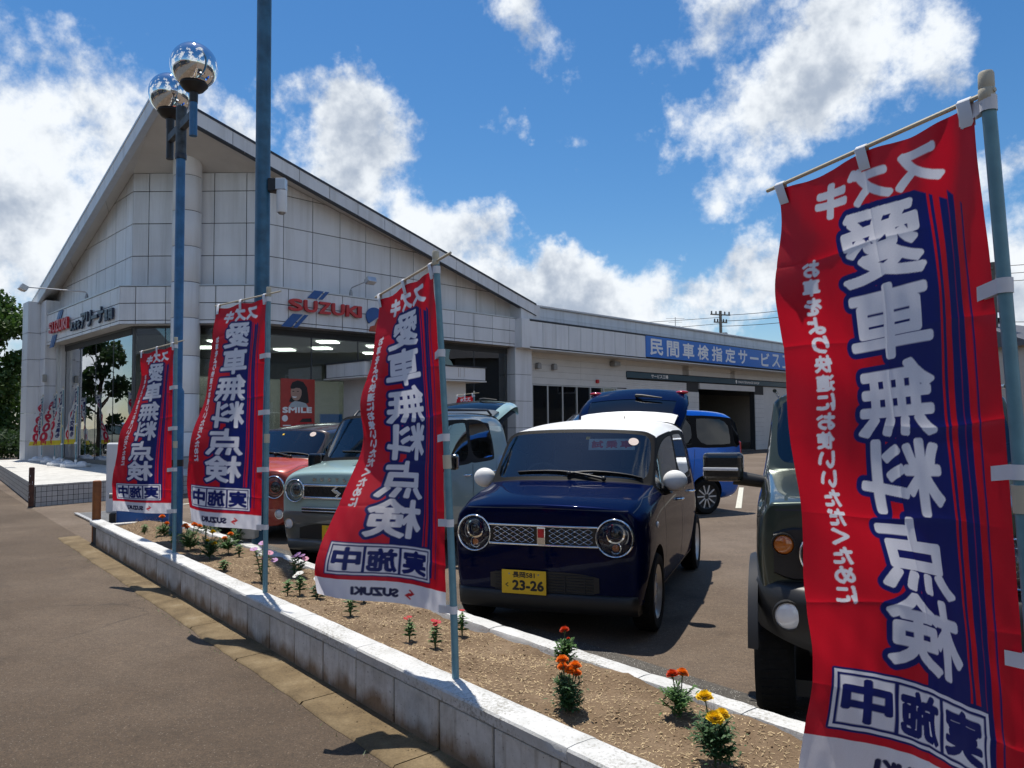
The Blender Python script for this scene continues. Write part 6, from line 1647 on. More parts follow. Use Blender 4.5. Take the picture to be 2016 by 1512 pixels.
# ---- red hatchback with a dark roof
P_RED = paint('coral_red_paint', (.42, .065, .042), .1, .3, .15); P_BROWN = paint('dark_brown_roof', (.03, .02, .02), .3, .25, .1)
c = Car('hatchback', 'coral red hatchback with a dark brown roof behind the banners', axle_from_front(-3.58, 10.2), CAR_AZ)
ev = car_shell(lapin_rings(), std_regions(4, 5, 6, 7), [('l', 5, 3, 8, .4), ('r', 5, 6, 9, .3)], 2, [(0, .30, .315), (-2.46, .30, .315)])
mt = {0: P_RED, 1: P_BROWN, 2: M['glass_car'], 3: P_BROWN, 4: M['glass_dark'], 5: P_RED, 9: M['black']}
c.shell(ev, mt, NM, zm); car_common(c, .315, 2.46, .28, .655, .19, (M['black'], M['silver']), 'five')
for sg in (1, -1):
    c.headlight(sg * .50, .70, .150, .6, 'dark', .012); c.lamp(sg * .56, .35, .055, M['lens_white'], 'fog_lamp', .8, .01, .3, M['chrome'])
b = MB(); P = []
for i in range(17):
    y = -.33 + .66 * i / 16; x0 = c.fx(y, .70)[0].x; P.append([(x0 + .004, y, .66), (x0 + .005, y, .77)])
b.grid(P); gr = b.build('grille', M['black'], c.root, 60)
b = MB(); b.tube([(c.fx(-.36 + .72 * i / 16, .78)[0].x + .01, -.36 + .72 * i / 16, .78) for i in range(17)], .012, 8); b.build('chrome_bar', M['chrome'], gr, 60)
c.plate(0, .36, c.fx(0, .36)[0].x + .02, '長岡581', '61-07', 'き') if False else None
c.mirror(-.40, .84, 1.03, P_BROWN, (.07, .10, .08)); c.mirror(-.40, -.84, 1.03, P_BROWN, (.07, .10, .08))
c.wiper(.30, -.40, -.145, 1.05); c.wiper(.02, .56, -.165, 1.05)
c.ribbon([(.40, .88), (.12, .955), (-.28, .975)], .006, SEAM, 'hood_seam', 'y', 1); c.ribbon([(-.60, .895), (0, .905), (.60, .895)], .007, SEAM, 'hood_seam', 'x')
c.interior(.30, -.05, -2.6, .98, (-.22, 1.04), .58)
m = wind_M(c, -.05, 1.37, .004); b = MB(); b.box((0, 0, 0), (.03, .03, .001)); b.build('inspection_sticker', M['plate_yellow'], c.root, M=m)
m = wind_M(c, .42, 1.37, .004); b = MB(); b.lathe([(.001, .001), (.045, .001), (.046, 0)], 24, m); b.build('round_sticker', bpy.data.materials['pale_sticker'], c.root)
m = wind_M(c, -.40, 1.17, -.02); b = MB(); b.box((0, 0, 0), (.26, .20, .002)); b.build('display_card', M['white_print'], c.root, M=m)

# ---- dark green off-roader
def jimny_rings():
    F0 = [(.36, 0, .40), (.36, .48, .40), (.37, .56, .46), (.38, .60, .62), (.385, .615, .86), (.385, .61, 1.00), (.385, .57, 1.075), (.39, .43, 1.085), (.395, .24, 1.09), (.40, 0, 1.09)]
    F05 = [(.38, 0, .38), (.38, .52, .38), (.37, .62, .44), (.36, .675, .62), (.36, .685, .86), (.36, .68, 1.02), (.37, .62, 1.105), (.38, .46, 1.115), (.385, .25, 1.12), (.39, 0, 1.12)]
    F1 = [(.20, 0, .34), (.20, .55, .34), (.18, .67, .42), (.16, .70, .62), (.16, .705, .88), (.17, .69, 1.055), (.19, .62, 1.145), (.20, .47, 1.155), (.21, .25, 1.16), (.22, 0, 1.162)]
    F2 = [(0, 0, .32), (0, .55, .32), (0, .67, .40), (0, .705, .62), (0, .71, .90), (0, .695, 1.075), (0, .625, 1.165), (0, .48, 1.175), (0, .27, 1.18), (0, 0, 1.182)]
    C = [(-.42, 0, .32), (-.42, .55, .32), (-.42, .67, .40), (-.42, .70, .62), (-.42, .705, .92), (-.42, .69, 1.12), (-.40, .645, 1.215), (-.39, .50, 1.228), (-.38, .27, 1.235), (-.38, 0, 1.238)]
    W = [(-.66, 0, .32), (-.66, .55, .32), (-.66, .67, .40), (-.66, .70, .62), (-.66, .705, .92), (-.66, .69, 1.13), (-.64, .615, 1.615), (-.63, .545, 1.668), (-.62, .29, 1.685), (-.615, 0, 1.69)]
    B = [(-1.35, 0, .32), (-1.35, .55, .32), (-1.35, .67, .40), (-1.35, .70, .62), (-1.35, .705, .92), (-1.35, .69, 1.13), (-1.35, .625, 1.635), (-1.35, .56, 1.69), (-1.35, .30, 1.715), (-1.35, 0, 1.72)]
    D = [(-1.95, 0, .32), (-1.95, .55, .32), (-1.95, .67, .40), (-1.95, .70, .62), (-1.95, .705, .92), (-1.95, .69, 1.13), (-1.95, .625, 1.635), (-1.95, .56, 1.69), (-1.95, .30, 1.712), (-1.95, 0, 1.717)]
    E = [(-2.45, 0, .34), (-2.45, .55, .34), (-2.45, .66, .42), (-2.45, .69, .62), (-2.45, .695, .92), (-2.45, .68, 1.13), (-2.45, .62, 1.62), (-2.45, .55, 1.675), (-2.45, .29, 1.695), (-2.45, 0, 1.70)]
    R = [(-2.68, 0, .42), (-2.68, .52, .42), (-2.68, .60, .50), (-2.68, .63, .66), (-2.68, .64, .92), (-2.68, .63, 1.13), (-2.66, .57, 1.56), (-2.65, .50, 1.61), (-2.65, .27, 1.63), (-2.65, 0, 1.635)]
    return [F0, F05, F1, F2, C, W, B, D, E, R]
P_GREEN = paint('jungle_green_paint', (.045, .060, .048), .5, .3, .15)
c = Car('off_roader', 'dark green boxy off-roader with black bumper behind the largest banner', Vector((1.955, 3.885, 0)), CAR_AZ)
ev = car_shell(jimny_rings(), std_regions(4, 5, 6, 7, True, .05), [('l', 5, 2, 8, .6), ('r', 5, 6, 9, .6), ('l', 7, 5, 8, .4), ('l', 6, 0, 4, .55), ('r', 4, 6, 9, .5), ('r', 1, 5, 9, .6)], 3, [(0, .36, .40), (-2.25, .36, .40)])
def zm3(p, k):
    if k == 9: return 9
    if k == 0 and p.z < .45: return 5
    return k
mt = {0: P_GREEN, 1: P_GREEN, 2: M['glass_car'], 3: P_GREEN, 4: M['glass_car'], 5: M['black'], 9: M['black']}
c.shell(ev, mt, {**NM, 5: 'lower_trim'}, zm3); car_common(c, .40, 2.25, .345, .622, .20, (M['black'], M['silver']), 'five', .185)
# black front mask with round lamps, deep bumper
b = MB(); P = []
for i in range(29):
    y = -.61 + 1.22 * i / 28; x0 = c.fx(y * .985, .86)[0].x; e = max(0, (abs(y) - .54) / .07); P.append([(x0 + .001, y, .745 + .03 * e), (x0 + .018, y, .755 + .03 * e), (x0 + .018, y, .985 - .03 * e), (x0 + .001, y, .995 - .03 * e)])
b.grid(P); gr = b.build('front_mask', M['black'], c.root, 45)
for i in range(6):
    y = -.225 + i * .09; b = MB(); b.box((c.fx(y, .87)[0].x + .02, y, .87), (.02, .058, .20)); b.build('grille_slot', M['black_gloss'], gr, bevel=.008)
for sg in (1, -1):
    c.headlight(sg * .385, .875, .112, 1.0, 'round', .022); c.lamp(sg * .565, .915, .047, M['amber'], 'indicator', 1.0, .022, .35, M['black'])
    c.lamp(sg * .55, .60, .06, M['lens_white'], 'fog_lamp', 1.0, .115, .25, M['black'])
b = MB(); rows = []
for i in range(41):
    y = -.72 + 1.44 * i / 40; a = max(0, (abs(y) - .42) / .30); x = .515 - .26 * a ** 2.2
    zb = .40 + .10 * max(0, (abs(y) - .30) / .42); rows.append([(x - .14, y, zb), (x - .02, y, zb + .01), (x, y, zb + .05), (x + .005, y, .66), (x - .015, y, .715), (x - .05, y, .735), (x - .16, y, .74)])
b.grid(rows); b.build('bumper', M['black'], c.root, 45)
for sg in (1, -1):
    for x in (0.0, -2.25):
        b = MB(); rows = []
        for k in range(25):
            a = rad(8 + 164 * k / 24); cx_, cz_ = math.cos(a), math.sin(a)
            rows.append([(x + cx_ * .40, sg * .69, .36 + cz_ * .40), (x + cx_ * .405, sg * .732, .36 + cz_ * .405), (x + cx_ * .435, sg * .737, .36 + cz_ * .435), (x + cx_ * .455, sg * .69, .36 + cz_ * .455)])
        b.grid(rows); b.build('arch_flare', M['black'], c.root, 45)
    c.mirror(-.42, sg * .90, 1.235, M['black_gloss'], (.085, .115, .085), box=True)
    b = MB(); b.box((-.325, sg * .91, 1.225), (.012, .20, .018)); b.build('mirror_indicator', M['lens_white'], c.root, bevel=.004)
    for line_ in ([(-.45, 1.1), (-.47, .45), (-1.45, .45), (-1.47, 1.12)],): c.ribbon(line_, .008, SEAM, 'door_seam', 'y', sg)
    p, n = c.fy(-1.35, 1.0, sg); b = MB(); b.box((p.x, p.y + sg * .02, p.z), (.14, .03, .03)); b.build('door_handle', M['black'], c.root, bevel=.01)
    c.ribbon([(.36, 1.07), (.1, 1.125), (-.38, 1.17)], .008, SEAM, 'hood_seam', 'y', sg)
    b = MB(); b.tube([(-.60, sg * .605, 1.685), (-2.5, sg * .60, 1.69)], .012, 8); b.build('drip_rail', P_GREEN, c.root, 50)
c.ribbon([(-.60, 1.075), (0, 1.085), (.60, 1.075)], .008, SEAM, 'hood_seam', 'x')
c.wiper(.35, -.35, -.41, 1.23); c.wiper(.0, .56, -.42, 1.23)
c.interior(.46, -.20, -2.4, 1.14, (-.46, 1.22), .56, ((-1.15, .32), (-1.15, -.32), (-1.9, .3), (-1.9, -.3)))
m = wind_M(c, .50, 1.54, .004); b = MB(); b.lathe([(.001, .001), (.045, .001), (.046, 0)], 24, m); st_ = b.build('round_sticker', plain('green_sticker', (.02, .22, .12), .5), c.root)
b = MB(); b.lathe([(.001, .0022), (.028, .002), (.0285, 0)], 20, m); b.build('sticker_centre', M['white_print'], st_); lettering('lettering', '3', .02, .03, M['black'], st_, m @ Matrix.Translation((0, 0, .0035)), .002)
c.plate(0, .555, .525, '長岡581', '10-52', 'け')

# ---- bright blue wagon behind
def wagon_rings():
    F0 = [(.42, 0, .24), (.42, .46, .24), (.41, .61, .30), (.41, .665, .50), (.41, .675, .78), (.41, .655, .92), (.40, .59, .99), (.40, .44, 1.0), (.41, .24, 1.005), (.41, 0, 1.01)]
    F05 = [(.45, 0, .23), (.44, .52, .23), (.41, .68, .29), (.36, .73, .50), (.35, .735, .79), (.34, .71, .95), (.34, .63, 1.03), (.35, .46, 1.045), (.36, .25, 1.05), (.36, 0, 1.055)]
    st = [F0, F05]
    for x, xt, zb, zt in ((.15, .2, 1.0, 1.09), (.0, .04, 1.03, 1.11), (-.15, -.05, 1.05, 1.14), (-.75, -.70, 1.07, 1.66), (-1.35, -1.35, 1.08, 1.72), (-2.25, -2.25, 1.08, 1.72), (-3.05, -3.0, 1.08, 1.68)):
        hood = zt < 1.3
        st.append(low(x, .74, .2)[:3] + [(x, .74, .50), (x, .74, .82), (x, .73, zb)] + ([(xt, .655, zt - .01), (xt, .52, zt), (xt, .28, zt + .01), (xt, 0, zt + .015)] if hood else [(xt, .67, zt - .10), (xt, .60, zt - .02), (xt, .30, zt + .01), (xt, 0, zt + .015)]))
    st.append([(-3.22, 0, .26), (-3.22, .52, .26), (-3.24, .66, .34), (-3.26, .69, .52), (-3.26, .69, .84), (-3.24, .67, 1.08), (-3.18, .62, 1.52), (-3.15, .55, 1.60), (-3.14, .28, 1.62), (-3.14, 0, 1.63)])
    return st
P_BLUE = paint('bright_blue_paint', (.002, .12, .60), .55, .3, .2)
azb = rad(66); fb_ = Vector((-math.sin(azb), -math.cos(azb), 0)); lb_ = Vector((-fb_.y, fb_.x, 0))
c = Car('wagon', 'bright blue tall wagon with black pillars parked behind the navy hatchback', Vector((3.15, 12.65, 0)) + fb_ * 2.46 - lb_ * .70, azb)
regs = std_regions(4, 5, 6, 7, False)
for s in (1, -1): regs.append((one(7, 8, 5, 6, s), 4, 3, .04)); regs.append((one(8, 9, 5, 6, s), 4, 3, .02))
ev = car_shell(wagon_rings(), regs, [('l', 5, 3, 8, .5), ('l', 7, 5, 8, .4)], 2, [(0, .31, .33), (-2.46, .31, .33)])
mt = {0: P_BLUE, 1: P_BLUE, 2: M['glass_car'], 3: M['pillar'], 4: M['glass_dark'], 5: P_BLUE, 9: M['black']}
c.shell(ev, mt, NM, None); car_common(c, .33, 2.46, .285, .665, .20, (M['black'], M['silver']), 'multi', .16)
for sg in (1, -1):
    b = MB(); b.box((-3.225, sg * .63, 1.02), (.06, .08, .30)); b.build('tail_lamp', M['red_lens'], c.root, bevel=.02)
    c.mirror(-.40, sg * .84, 1.14, P_BLUE, (.07, .10, .085), box=True)
    for line_ in ([(-.45, 1.05), (-.47, .30), (-1.25, .30), (-1.33, .48), (-1.33, 1.06)], [(-1.35, 1.06), (-1.35, .34), (-1.95, .34), (-2.2, .66), (-2.24, 1.06)]): c.ribbon(line_, .007, SEAM, 'door_seam', 'y', sg)
    for x in (-1.18, -1.50):
        p, n = c.fy(x, .95, sg); b = MB(); b.box((p.x, p.y + sg * .02, p.z), (.16, .03, .03)); b.build('door_handle', M['chrome'], c.root, bevel=.01)
    c.ribbon([(-.9, .86), (-2.75, .92)], .02, M['chrome'] if False else P_BLUE, 'side_moulding', 'y', sg, .012)
c.interior(.32, -.05, -2.6, 1.04, (-.2, 1.1), .58)
# white car farther back
c = Car('wagon', 'white wagon parked farther back beside the workshop, mostly hidden', Vector((8.6, 21.5, 0)), rad(20))
ev = car_shell(wagon_rings(), regs, [('l', 5, 3, 8, .5), ('l', 7, 5, 8, .4)], 2, [(0, .31, .33), (-2.46, .31, .33)])
c.shell(ev, {**mt, 0: P_WHITE, 1: P_WHITE, 5: P_WHITE}, NM, None); car_common(c, .33, 2.46, .285, .665, .20, (M['black'], M['silver']), 'multi', .16)
# silver van across the street, seen in the showroom glass
P_SILVER = paint('silver_paint', (.42, .43, .44), .5, .3, .1)
c = Car('wagon', 'silver wagon parked across the street, mirrored in the showroom glass', Vector((-31.5, 31.5, 0)), rad(-38))
ev = car_shell(wagon_rings(), regs, [('l', 5, 3, 8, .5), ('l', 7, 5, 8, .4)], 2, [(0, .31, .33), (-2.46, .31, .33)])
c.shell(ev, {**mt, 0: P_SILVER, 1: P_SILVER, 5: P_SILVER}, NM, None); car_common(c, .33, 2.46, .285, .665, .20, (M['black'], M['silver']), 'multi', .16)
# ------------------------------------------------------------------ flowers in the bed
def ground_at(px, py, z):
    d = pray(px, py); t = (z - CAM_H) / d.z; return Vector((d.x * t, d.y * t, z))
def petal_mat(name, col, var=.3):
    m, nt, N, L, P = new_mat(name)
    L.new(ramp(N, L, noise(N, L, 60, 4, .6), [(.3, tuple(x * (1 - var) for x in col)), (.7, tuple(min(1, x * (1 + var * .5)) for x in col))]), P.inputs['Base Color'])
    P.inputs['Roughness'].default_value = .6
    tr = N.new('ShaderNodeBsdfTranslucent'); tr.inputs[0].default_value = (*col, 1); mx = N.new('ShaderNodeMixShader'); mx.inputs[0].default_value = .3
    out = [q for q in N if q.type == 'OUTPUT_MATERIAL'][0]; L.new(P.outputs[0], mx.inputs[1]); L.new(tr.outputs[0], mx.inputs[2]); L.new(mx.outputs[0], out.inputs[0]); return m
PET = {'orange': petal_mat('petal_orange', (.80, .20, .008)), 'deep': petal_mat('petal_red_orange', (.62, .055, .008)), 'yellow': petal_mat('petal_yellow', (.85, .58, .01)), 'red': petal_mat('petal_red', (.55, .008, .03)),
       'pink': petal_mat('petal_pink', (.70, .28, .42)), 'white': petal_mat('petal_white', (.78, .78, .74)), 'mauve': petal_mat('petal_mauve', (.55, .30, .58))}
LEAFM = {'green': petal_mat('bed_leaf', (.075, .18, .035), .4), 'fresh': petal_mat('bed_leaf_fresh', (.09, .19, .04), .35), 'dark': petal_mat('bed_leaf_dark', (.055, .13, .042), .4)}
def leaf(b, p, d, l, w, curl=.3):
    d = d.normalized(); s = d.cross(Vector((0, 0, 1)));  s = (s if s.length > .05 else Vector((1, 0, 0))).normalized() * w; dn = Vector((0, 0, -1)) * l * curl
    b.add([p, p + d * l * .35 + s, p + d * l * .75 + s * .8 + dn * .4, p + d * l + dn, p + d * l * .75 - s * .8 + dn * .4, p + d * l * .35 - s, p + d * l * .5 + Vector((0, 0, w * .4))],
          [(0, 1, 6), (1, 2, 6), (2, 3, 6), (3, 4, 6), (4, 5, 6), (5, 0, 6)])
def rdir(lo=-.2, hi=.9):
    a = random.uniform(0, 2 * math.pi); z = random.uniform(lo, hi); k = math.sqrt(max(0, 1 - z * z)); return Vector((k * math.cos(a), k * math.sin(a), z))
def marigold(loc, h, r, heads, label, leafm='green', dense=1.0):
    sc_ = .70 if loc.y < 5 else .88
    """ferny plant with ruffled pompom heads: heads is a list of (dx, dy, height, radius, colour)"""
    t = empty('marigold', loc, 0, label, 'flower', 'marigolds in the flower bed')
    b = MB(); stems = [(Vector((0, 0, -.02)), Vector((0, 0, h * .6)))]
    b.tube([(0, 0, -.03), (.004, 0, h * .3), (0, 0, h * .6)], [.007, .006, .004], 6)
    tips = []
    for k in range(int(26 * dense)):
        d = rdir(.1, .8); z0 = random.uniform(.03, .5) * h; e = Vector((d.x * r * random.uniform(.45, 1.05), d.y * r * random.uniform(.45, 1.05), z0 + random.uniform(.10, .40) * h)); b.tube([(0, 0, z0), tuple(Vector((0, 0, z0)).lerp(e, .5) + Vector((0, 0, .006))), tuple(e)], [.004, .003, .002], 5, False); tips.append((Vector((0, 0, z0)), e))
    for (dx, dy, hz, rr, colr) in heads: b.tube([(dx * .3, dy * .3, h * .35), (dx * .8, dy * .8, hz - .05), (dx, dy, hz)], [.004, .0035, .004], 6)
    b.build('stems', M['stem'], t, 50)
    b = MB()
    for (s0, e) in tips:
        ax = (e - s0)
        for k in range(int(10)):
            f_ = .25 + .75 * k / 9; p = s0.lerp(e, f_)
            for sg in (-1, 1):
                sd_ = ax.cross(Vector((0, 0, 1))).normalized() * sg + ax.normalized() * .9 + Vector((0, 0, random.uniform(-.35, .35)))
                leaf(b, p, sd_, random.uniform(.028, .048), .0055, random.uniform(-.1, .5))
        leaf(b, e, ax, .04, .006)
    for k in range(int(150 * dense)):
        p = Vector((random.gauss(0, r * .38), random.gauss(0, r * .38), random.uniform(.08, .80) * h)); leaf(b, p, rdir(-.1, .7), random.uniform(.03, .05), .007, .2)
    b.build('foliage', LEAFM[leafm], t)
    for (dx, dy, hz, rr, colr) in heads:
        rr *= 1.15
        b = MB(); c = Vector((dx, dy, hz)); n = 0
        tilt = Vector((random.uniform(-.25, .25), random.uniform(-.35, .05), 1)).normalized(); q = tilt.to_track_quat('Z', 'Y').to_matrix()
        for ring in range(6):
            el = rad(8 + ring * 15); cnt = 15 - 2 * ring
            for k in range(cnt):
                a = 2 * math.pi * (k + .5 * (ring % 2)) / cnt + random.uniform(-.1, .1); dr = Vector((math.cos(a) * math.cos(el), math.sin(a) * math.cos(el), math.sin(el)))
                R_ = rr * (1 - .06 * ring) * random.uniform(.9, 1.06); sd_ = Vector((-math.sin(a), math.cos(a), 0)) * R_ * (.30 if ring < 3 else .26); upv = Vector((0, 0, R_ * .10))
                pts = [dr * R_ * .25, dr * R_ * .75 - sd_ + upv * random.uniform(-.6, .6), dr * R_ * 1.02 - sd_ * .5 + upv * random.uniform(-1, 1), dr * R_ * 1.0 + upv * random.uniform(-.4, .9), dr * R_ * 1.02 + sd_ * .5 + upv * random.uniform(-1, 1), dr * R_ * .75 + sd_ + upv * random.uniform(-.6, .6)]
                b.add([c + q @ (p * 1.0 + Vector((0, 0, -R_ * .2 + ring * R_ * .03))) for p in pts], [(0, 1, 2, 3), (0, 3, 4, 5)])
        fl = b.build('flower_head', PET[colr], t)
        b = MB(); b.lathe([(.004, 0), (rr * .28, rr * .3), (rr * .34, rr * .55)], 10, Matrix.Translation(c - Vector((0, 0, rr * .62)))); b.build('calyx', M['stem'], fl, 50)
    t.scale = (sc_,) * 3
    return t
def vinca(loc, h, r, heads, label, nst=3, leafm='fresh'):
    sc_ = .78 if loc.y < 5 else 1.0
    """upright stems with glossy paired leaves and flat five-petalled flowers"""
    t = empty('vinca', loc, 0, label, 'flower', 'vincas in the flower bed')
    sb_ = MB(); lb = MB(); tips = []
    for k in range(nst):
        a = random.uniform(0, 6.28); e = Vector((math.cos(a) * r * random.uniform(.2, .6), math.sin(a) * r * random.uniform(.2, .6), h * random.uniform(.75, 1))) if k else Vector((0, 0, h))
        sb_.tube([(0, 0, -.02), tuple(e * .5), tuple(e)], [.005, .004, .003], 6); tips.append(e)
        for j in range(6):
            p = e * (.22 + .78 * j / 5); a0 = j * 1.57
            for sg in (0, math.pi):
                d = Vector((math.cos(a0 + sg), math.sin(a0 + sg), .35)); leaf(lb, p, d, random.uniform(.035, .058) * (.8 + .4 * (1 - j / 6)), .0115, .25)
    sb_.build('stems', M['stem'], t, 50); lb.build('foliage', LEAFM[leafm], t)
    for (dx, dy, hz, rr, colr) in heads:
        b = MB(); c = Vector((dx, dy, hz)); tilt = Vector((random.uniform(-.4, .4), random.uniform(-.7, -.1), 1)).normalized().to_track_quat('Z', 'Y').to_matrix()
        for k in range(5):
            a = 2 * math.pi * k / 5; d = Vector((math.cos(a), math.sin(a), .12)); s = Vector((-math.sin(a), math.cos(a), 0)) * rr * .52
            b.add([c + tilt @ p for p in (d * rr * .1, d * rr * .5 - s * .8, d * rr * .9 - s * .9, d * rr * 1.0, d * rr * .9 + s * .9, d * rr * .5 + s * .8)], [(0, 1, 2, 3), (0, 3, 4, 5)])
        fl = b.build('flower_head', PET[colr], t)
        b = MB(); b.ball(tuple(c + tilt @ Vector((0, 0, rr * .06))), rr * .13, 8, 6); b.build('eye', PET['yellow' if colr != 'white' else 'red'], fl, 60)
        b = MB(); b.tube([tuple(min(tips, key=lambda q: (q - c).length)), tuple(c)], .0025, 5, False); b.build('flower_stalk', M['stem'], fl)
    t.scale = (sc_,) * 3
    return t
def bed(px, py): return ground_at(px, py, .235)
# marigolds near the end of the bed by the off-roader
marigold(bed(1112, 1312), .23, .10, [(0, -.01, .27, .034, 'deep'), (.03, .02, .20, .012, 'deep')], 'marigold with a single dark red orange bloom against the kerb', 'green', 1.1)
marigold(bed(1119, 1402), .26, .10, [(-.035, -.02, .33, .037, 'orange'), (.045, -.01, .29, .037, 'orange'), (-.03, .03, .27, .035, 'orange'), (.055, .03, .23, .033, 'orange'), (.01, -.04, .27, .032, 'orange')], 'marigold topped by a cluster of bright orange blooms', 'dark', 1.5)
marigold(bed(1338, 1412), .22, .11, [(-.04, 0, .26, .036, 'deep'), (.025, .01, .265, .036, 'orange')], 'marigold with two red orange blooms on a bare stem beside the kerb', 'green', .9)
marigold(bed(1408, 1500), .27, .14, [(-.045, .02, .335, .040, 'yellow'), (-.01, -.05, .25, .042, 'yellow'), (.04, -.01, .255, .036, 'yellow')], 'bushy marigold with three yellow blooms', 'dark', 1.8)
vinca(bed(806, 1258), .13, .06, [(0, 0, .165, .022, 'red'), (-.03, .01, .15, .018, 'red')], 'small vinca with wilting red flowers near the banner pole', 4)
vinca(bed(857, 1273), .15, .07, [(-.01, 0, .185, .026, 'red'), (.02, .01, .175, .024, 'red'), (0, -.02, .165, .02, 'red')], 'vinca with upright pale leaves and a bright red flower', 5)
vinca(bed(910, 1248), .15, .06, [(0, 0, .18, .022, 'red')], 'vinca with one red flower tucked behind the banner pole', 4)
vinca(bed(690, 1212), .10, .05, [(.03, 0, .13, .026, 'pink'), (-.03, 0, .09, .012, 'pink')], 'tiny vinca with a pale pink flower under the banner', 3)
vinca(bed(625, 1182), .12, .06, [(0, 0, .15, .03, 'white'), (.03, -.01, .14, .026, 'white')], 'vinca with white flowers closest to the banner hem', 4, 'dark')
vinca(bed(590, 1168), .12, .06, [(0, 0, .15, .03, 'white'), (-.03, 0, .13, .025, 'white')], 'vinca with white flowers beside the mauve ones', 4)
vinca(bed(587, 1136), .14, .09, [(.03, 0, .175, .03, 'mauve'), (-.04, .01, .165, .03, 'pink'), (0, -.02, .19, .03, 'mauve'), (.06, .0, .15, .028, 'pink')], 'vinca with mauve flowers by the kerb', 5, 'dark')
vinca(bed(516, 1142), .24, .13, [(.0, 0, .30, .032, 'mauve'), (.06, 0, .22, .032, 'pink'), (-.07, 0, .25, .032, 'mauve'), (.10, 0, .16, .03, 'mauve'), (.03, -.02, .18, .03, 'pink'), (-.03, .02, .20, .03, 'white')], 'tall bushy vinca with mauve and pink flowers around the second banner pole', 8, 'green')
marigold(bed(374, 1082), .24, .13, [(-.06, 0, .28, .034, 'orange'), (.05, 0, .29, .034, 'orange'), (.10, .02, .27, .03, 'orange'), (-.02, -.03, .26, .03, 'orange')], 'marigold with four orange blooms beside the first banner pole', 'green', 1.2)
marigold(bed(413, 1100), .26, .13, [(.03, 0, .29, .03, 'yellow'), (-.03, 0, .19, .03, 'yellow'), (.05, -.02, .17, .03, 'yellow')], 'tall marigold with small yellow blooms', 'dark', 1.4)
marigold(bed(449, 1086), .20, .12, [(-.04, 0, .15, .034, 'orange'), (.02, .02, .20, .03, 'orange')], 'loose marigold with low orange blooms', 'green', 1.0)
marigold(bed(468, 1072), .24, .11, [(0, 0, .30, .035, 'orange')], 'marigold with one high orange bloom by the cable box', 'green', .9)
marigold(bed(322, 1058), .20, .10, [(-.02, 0, .27, .035, 'orange'), (.04, 0, .18, .035, 'orange')], 'marigold with two orange blooms at the far end of the bed', 'green', .8)
sh_ = empty('bed_shrub', bed(405, 1068), 0, 'dark green feathery shrub behind the yellow marigold', 'shrub')
b = MB()
for k in range(420):
    d = rdir(-.2, 1); leaf(b, Vector((0, 0, .13)) + Vector((d.x * .13, d.y * .13, d.z * .15)) * random.uniform(.4, 1), d + Vector((0, 0, .3)), .05, .006)
b.build('foliage', LEAFM['dark'], sh_); b = MB(); b.tube([(0, 0, -.02), (0, 0, .15)], .008, 6); b.build('stem', M['stem'], sh_)
b = MB()
for k in range(160):
    s = random.uniform(6.6, 8.0); t_ = random.uniform(.18, .85); p = wp(s, t_, soil_h(s, t_)); d = rdir(.4, 1); w = Vector((.002, 0, 0)); b.add([p - w, p + w, p + d * random.uniform(.04, .12)], [(0, 1, 2)])
tag(b.build('dry_grass', M['straw']), 'dry grass blades at the far end of the flower bed', 'grass', kind='stuff')
b = MB()
for k in range(150):
    s = random.uniform(-1.5, 8.0); p = wp(s, random.choice((-.003, -.28)) - random.uniform(0, .012), .012); d = rdir(.35, 1); w = Vector((.0016, 0, 0)); b.add([p - w, p + w, p + d * random.uniform(.012, .04)], [(0, 1, 2)])
tag(b.build('weeds', M['leaf_light']), 'small weeds in the cracks along the gutter', 'weeds', kind='stuff')

# ------------------------------------------------------------------ trees and bushes
M['leaf'] = petal_mat('tree_leaf', (.060, .125, .022), .5); M['leaf_dark'] = petal_mat('tree_leaf_dark', (.036, .075, .020), .5); M['leaf_light'] = petal_mat('tree_leaf_light', (.085, .16, .03), .45)
def leaf_cloud(b, blobs, n, size):
    tot = sum(r[3] ** 2 for r in blobs)
    for (cx, cy, cz, r, fl) in blobs:
        for k in range(int(n * r * r / tot)):
            d = rdir(-1, 1); p = Vector((cx, cy, cz)) + Vector((d.x * r, d.y * r, d.z * r * fl)) * (random.random() ** .33) * random.uniform(.75, 1.1)
            u = rdir(-1, 1); v = u.cross(rdir(-1, 1)); 
            if v.length < .1: continue
            v.normalize(); s = size * random.uniform(.6, 1.3)
            b.add([p - u * s, p - v * s * .5, p + u * s, p + v * s * .5], [(0, 1, 2, 3)])
def tree(loc, h, r, label, n=5000, size=.13, mat='leaf', sparse=.0, trunk_r=.14, blobs_n=16, name='tree', low_=.3):
    t = empty(name, loc, 0, label, 'tree')
    b = MB(); b.tube([(0, 0, -.1), (.05, .02, h * .3), (-.05, 0, h * .62), (0, .05, h * .85)], [trunk_r, trunk_r * .8, trunk_r * .5, trunk_r * .2], 10)
    bl = []
    for k in range(blobs_n):
        a = random.uniform(0, 6.28); z = random.uniform(low_, .95) * h; q = r * (1 - abs(z / h - .55) * 1.1) * random.uniform(.3, .95); e = (math.cos(a) * q, math.sin(a) * q, z)
        b.tube([(0, 0, z * .7), (e[0] * .5, e[1] * .5, z * .88), e], [trunk_r * .35, trunk_r * .2, trunk_r * .08], 6, False); bl.append((*e, r * random.uniform(.26, .46), random.uniform(.6, .9)))
    b.build('trunk', M['bark'], t, 50)
    b = MB(); leaf_cloud(b, bl, n, size); b.build('crown', M[mat], t)
    return t
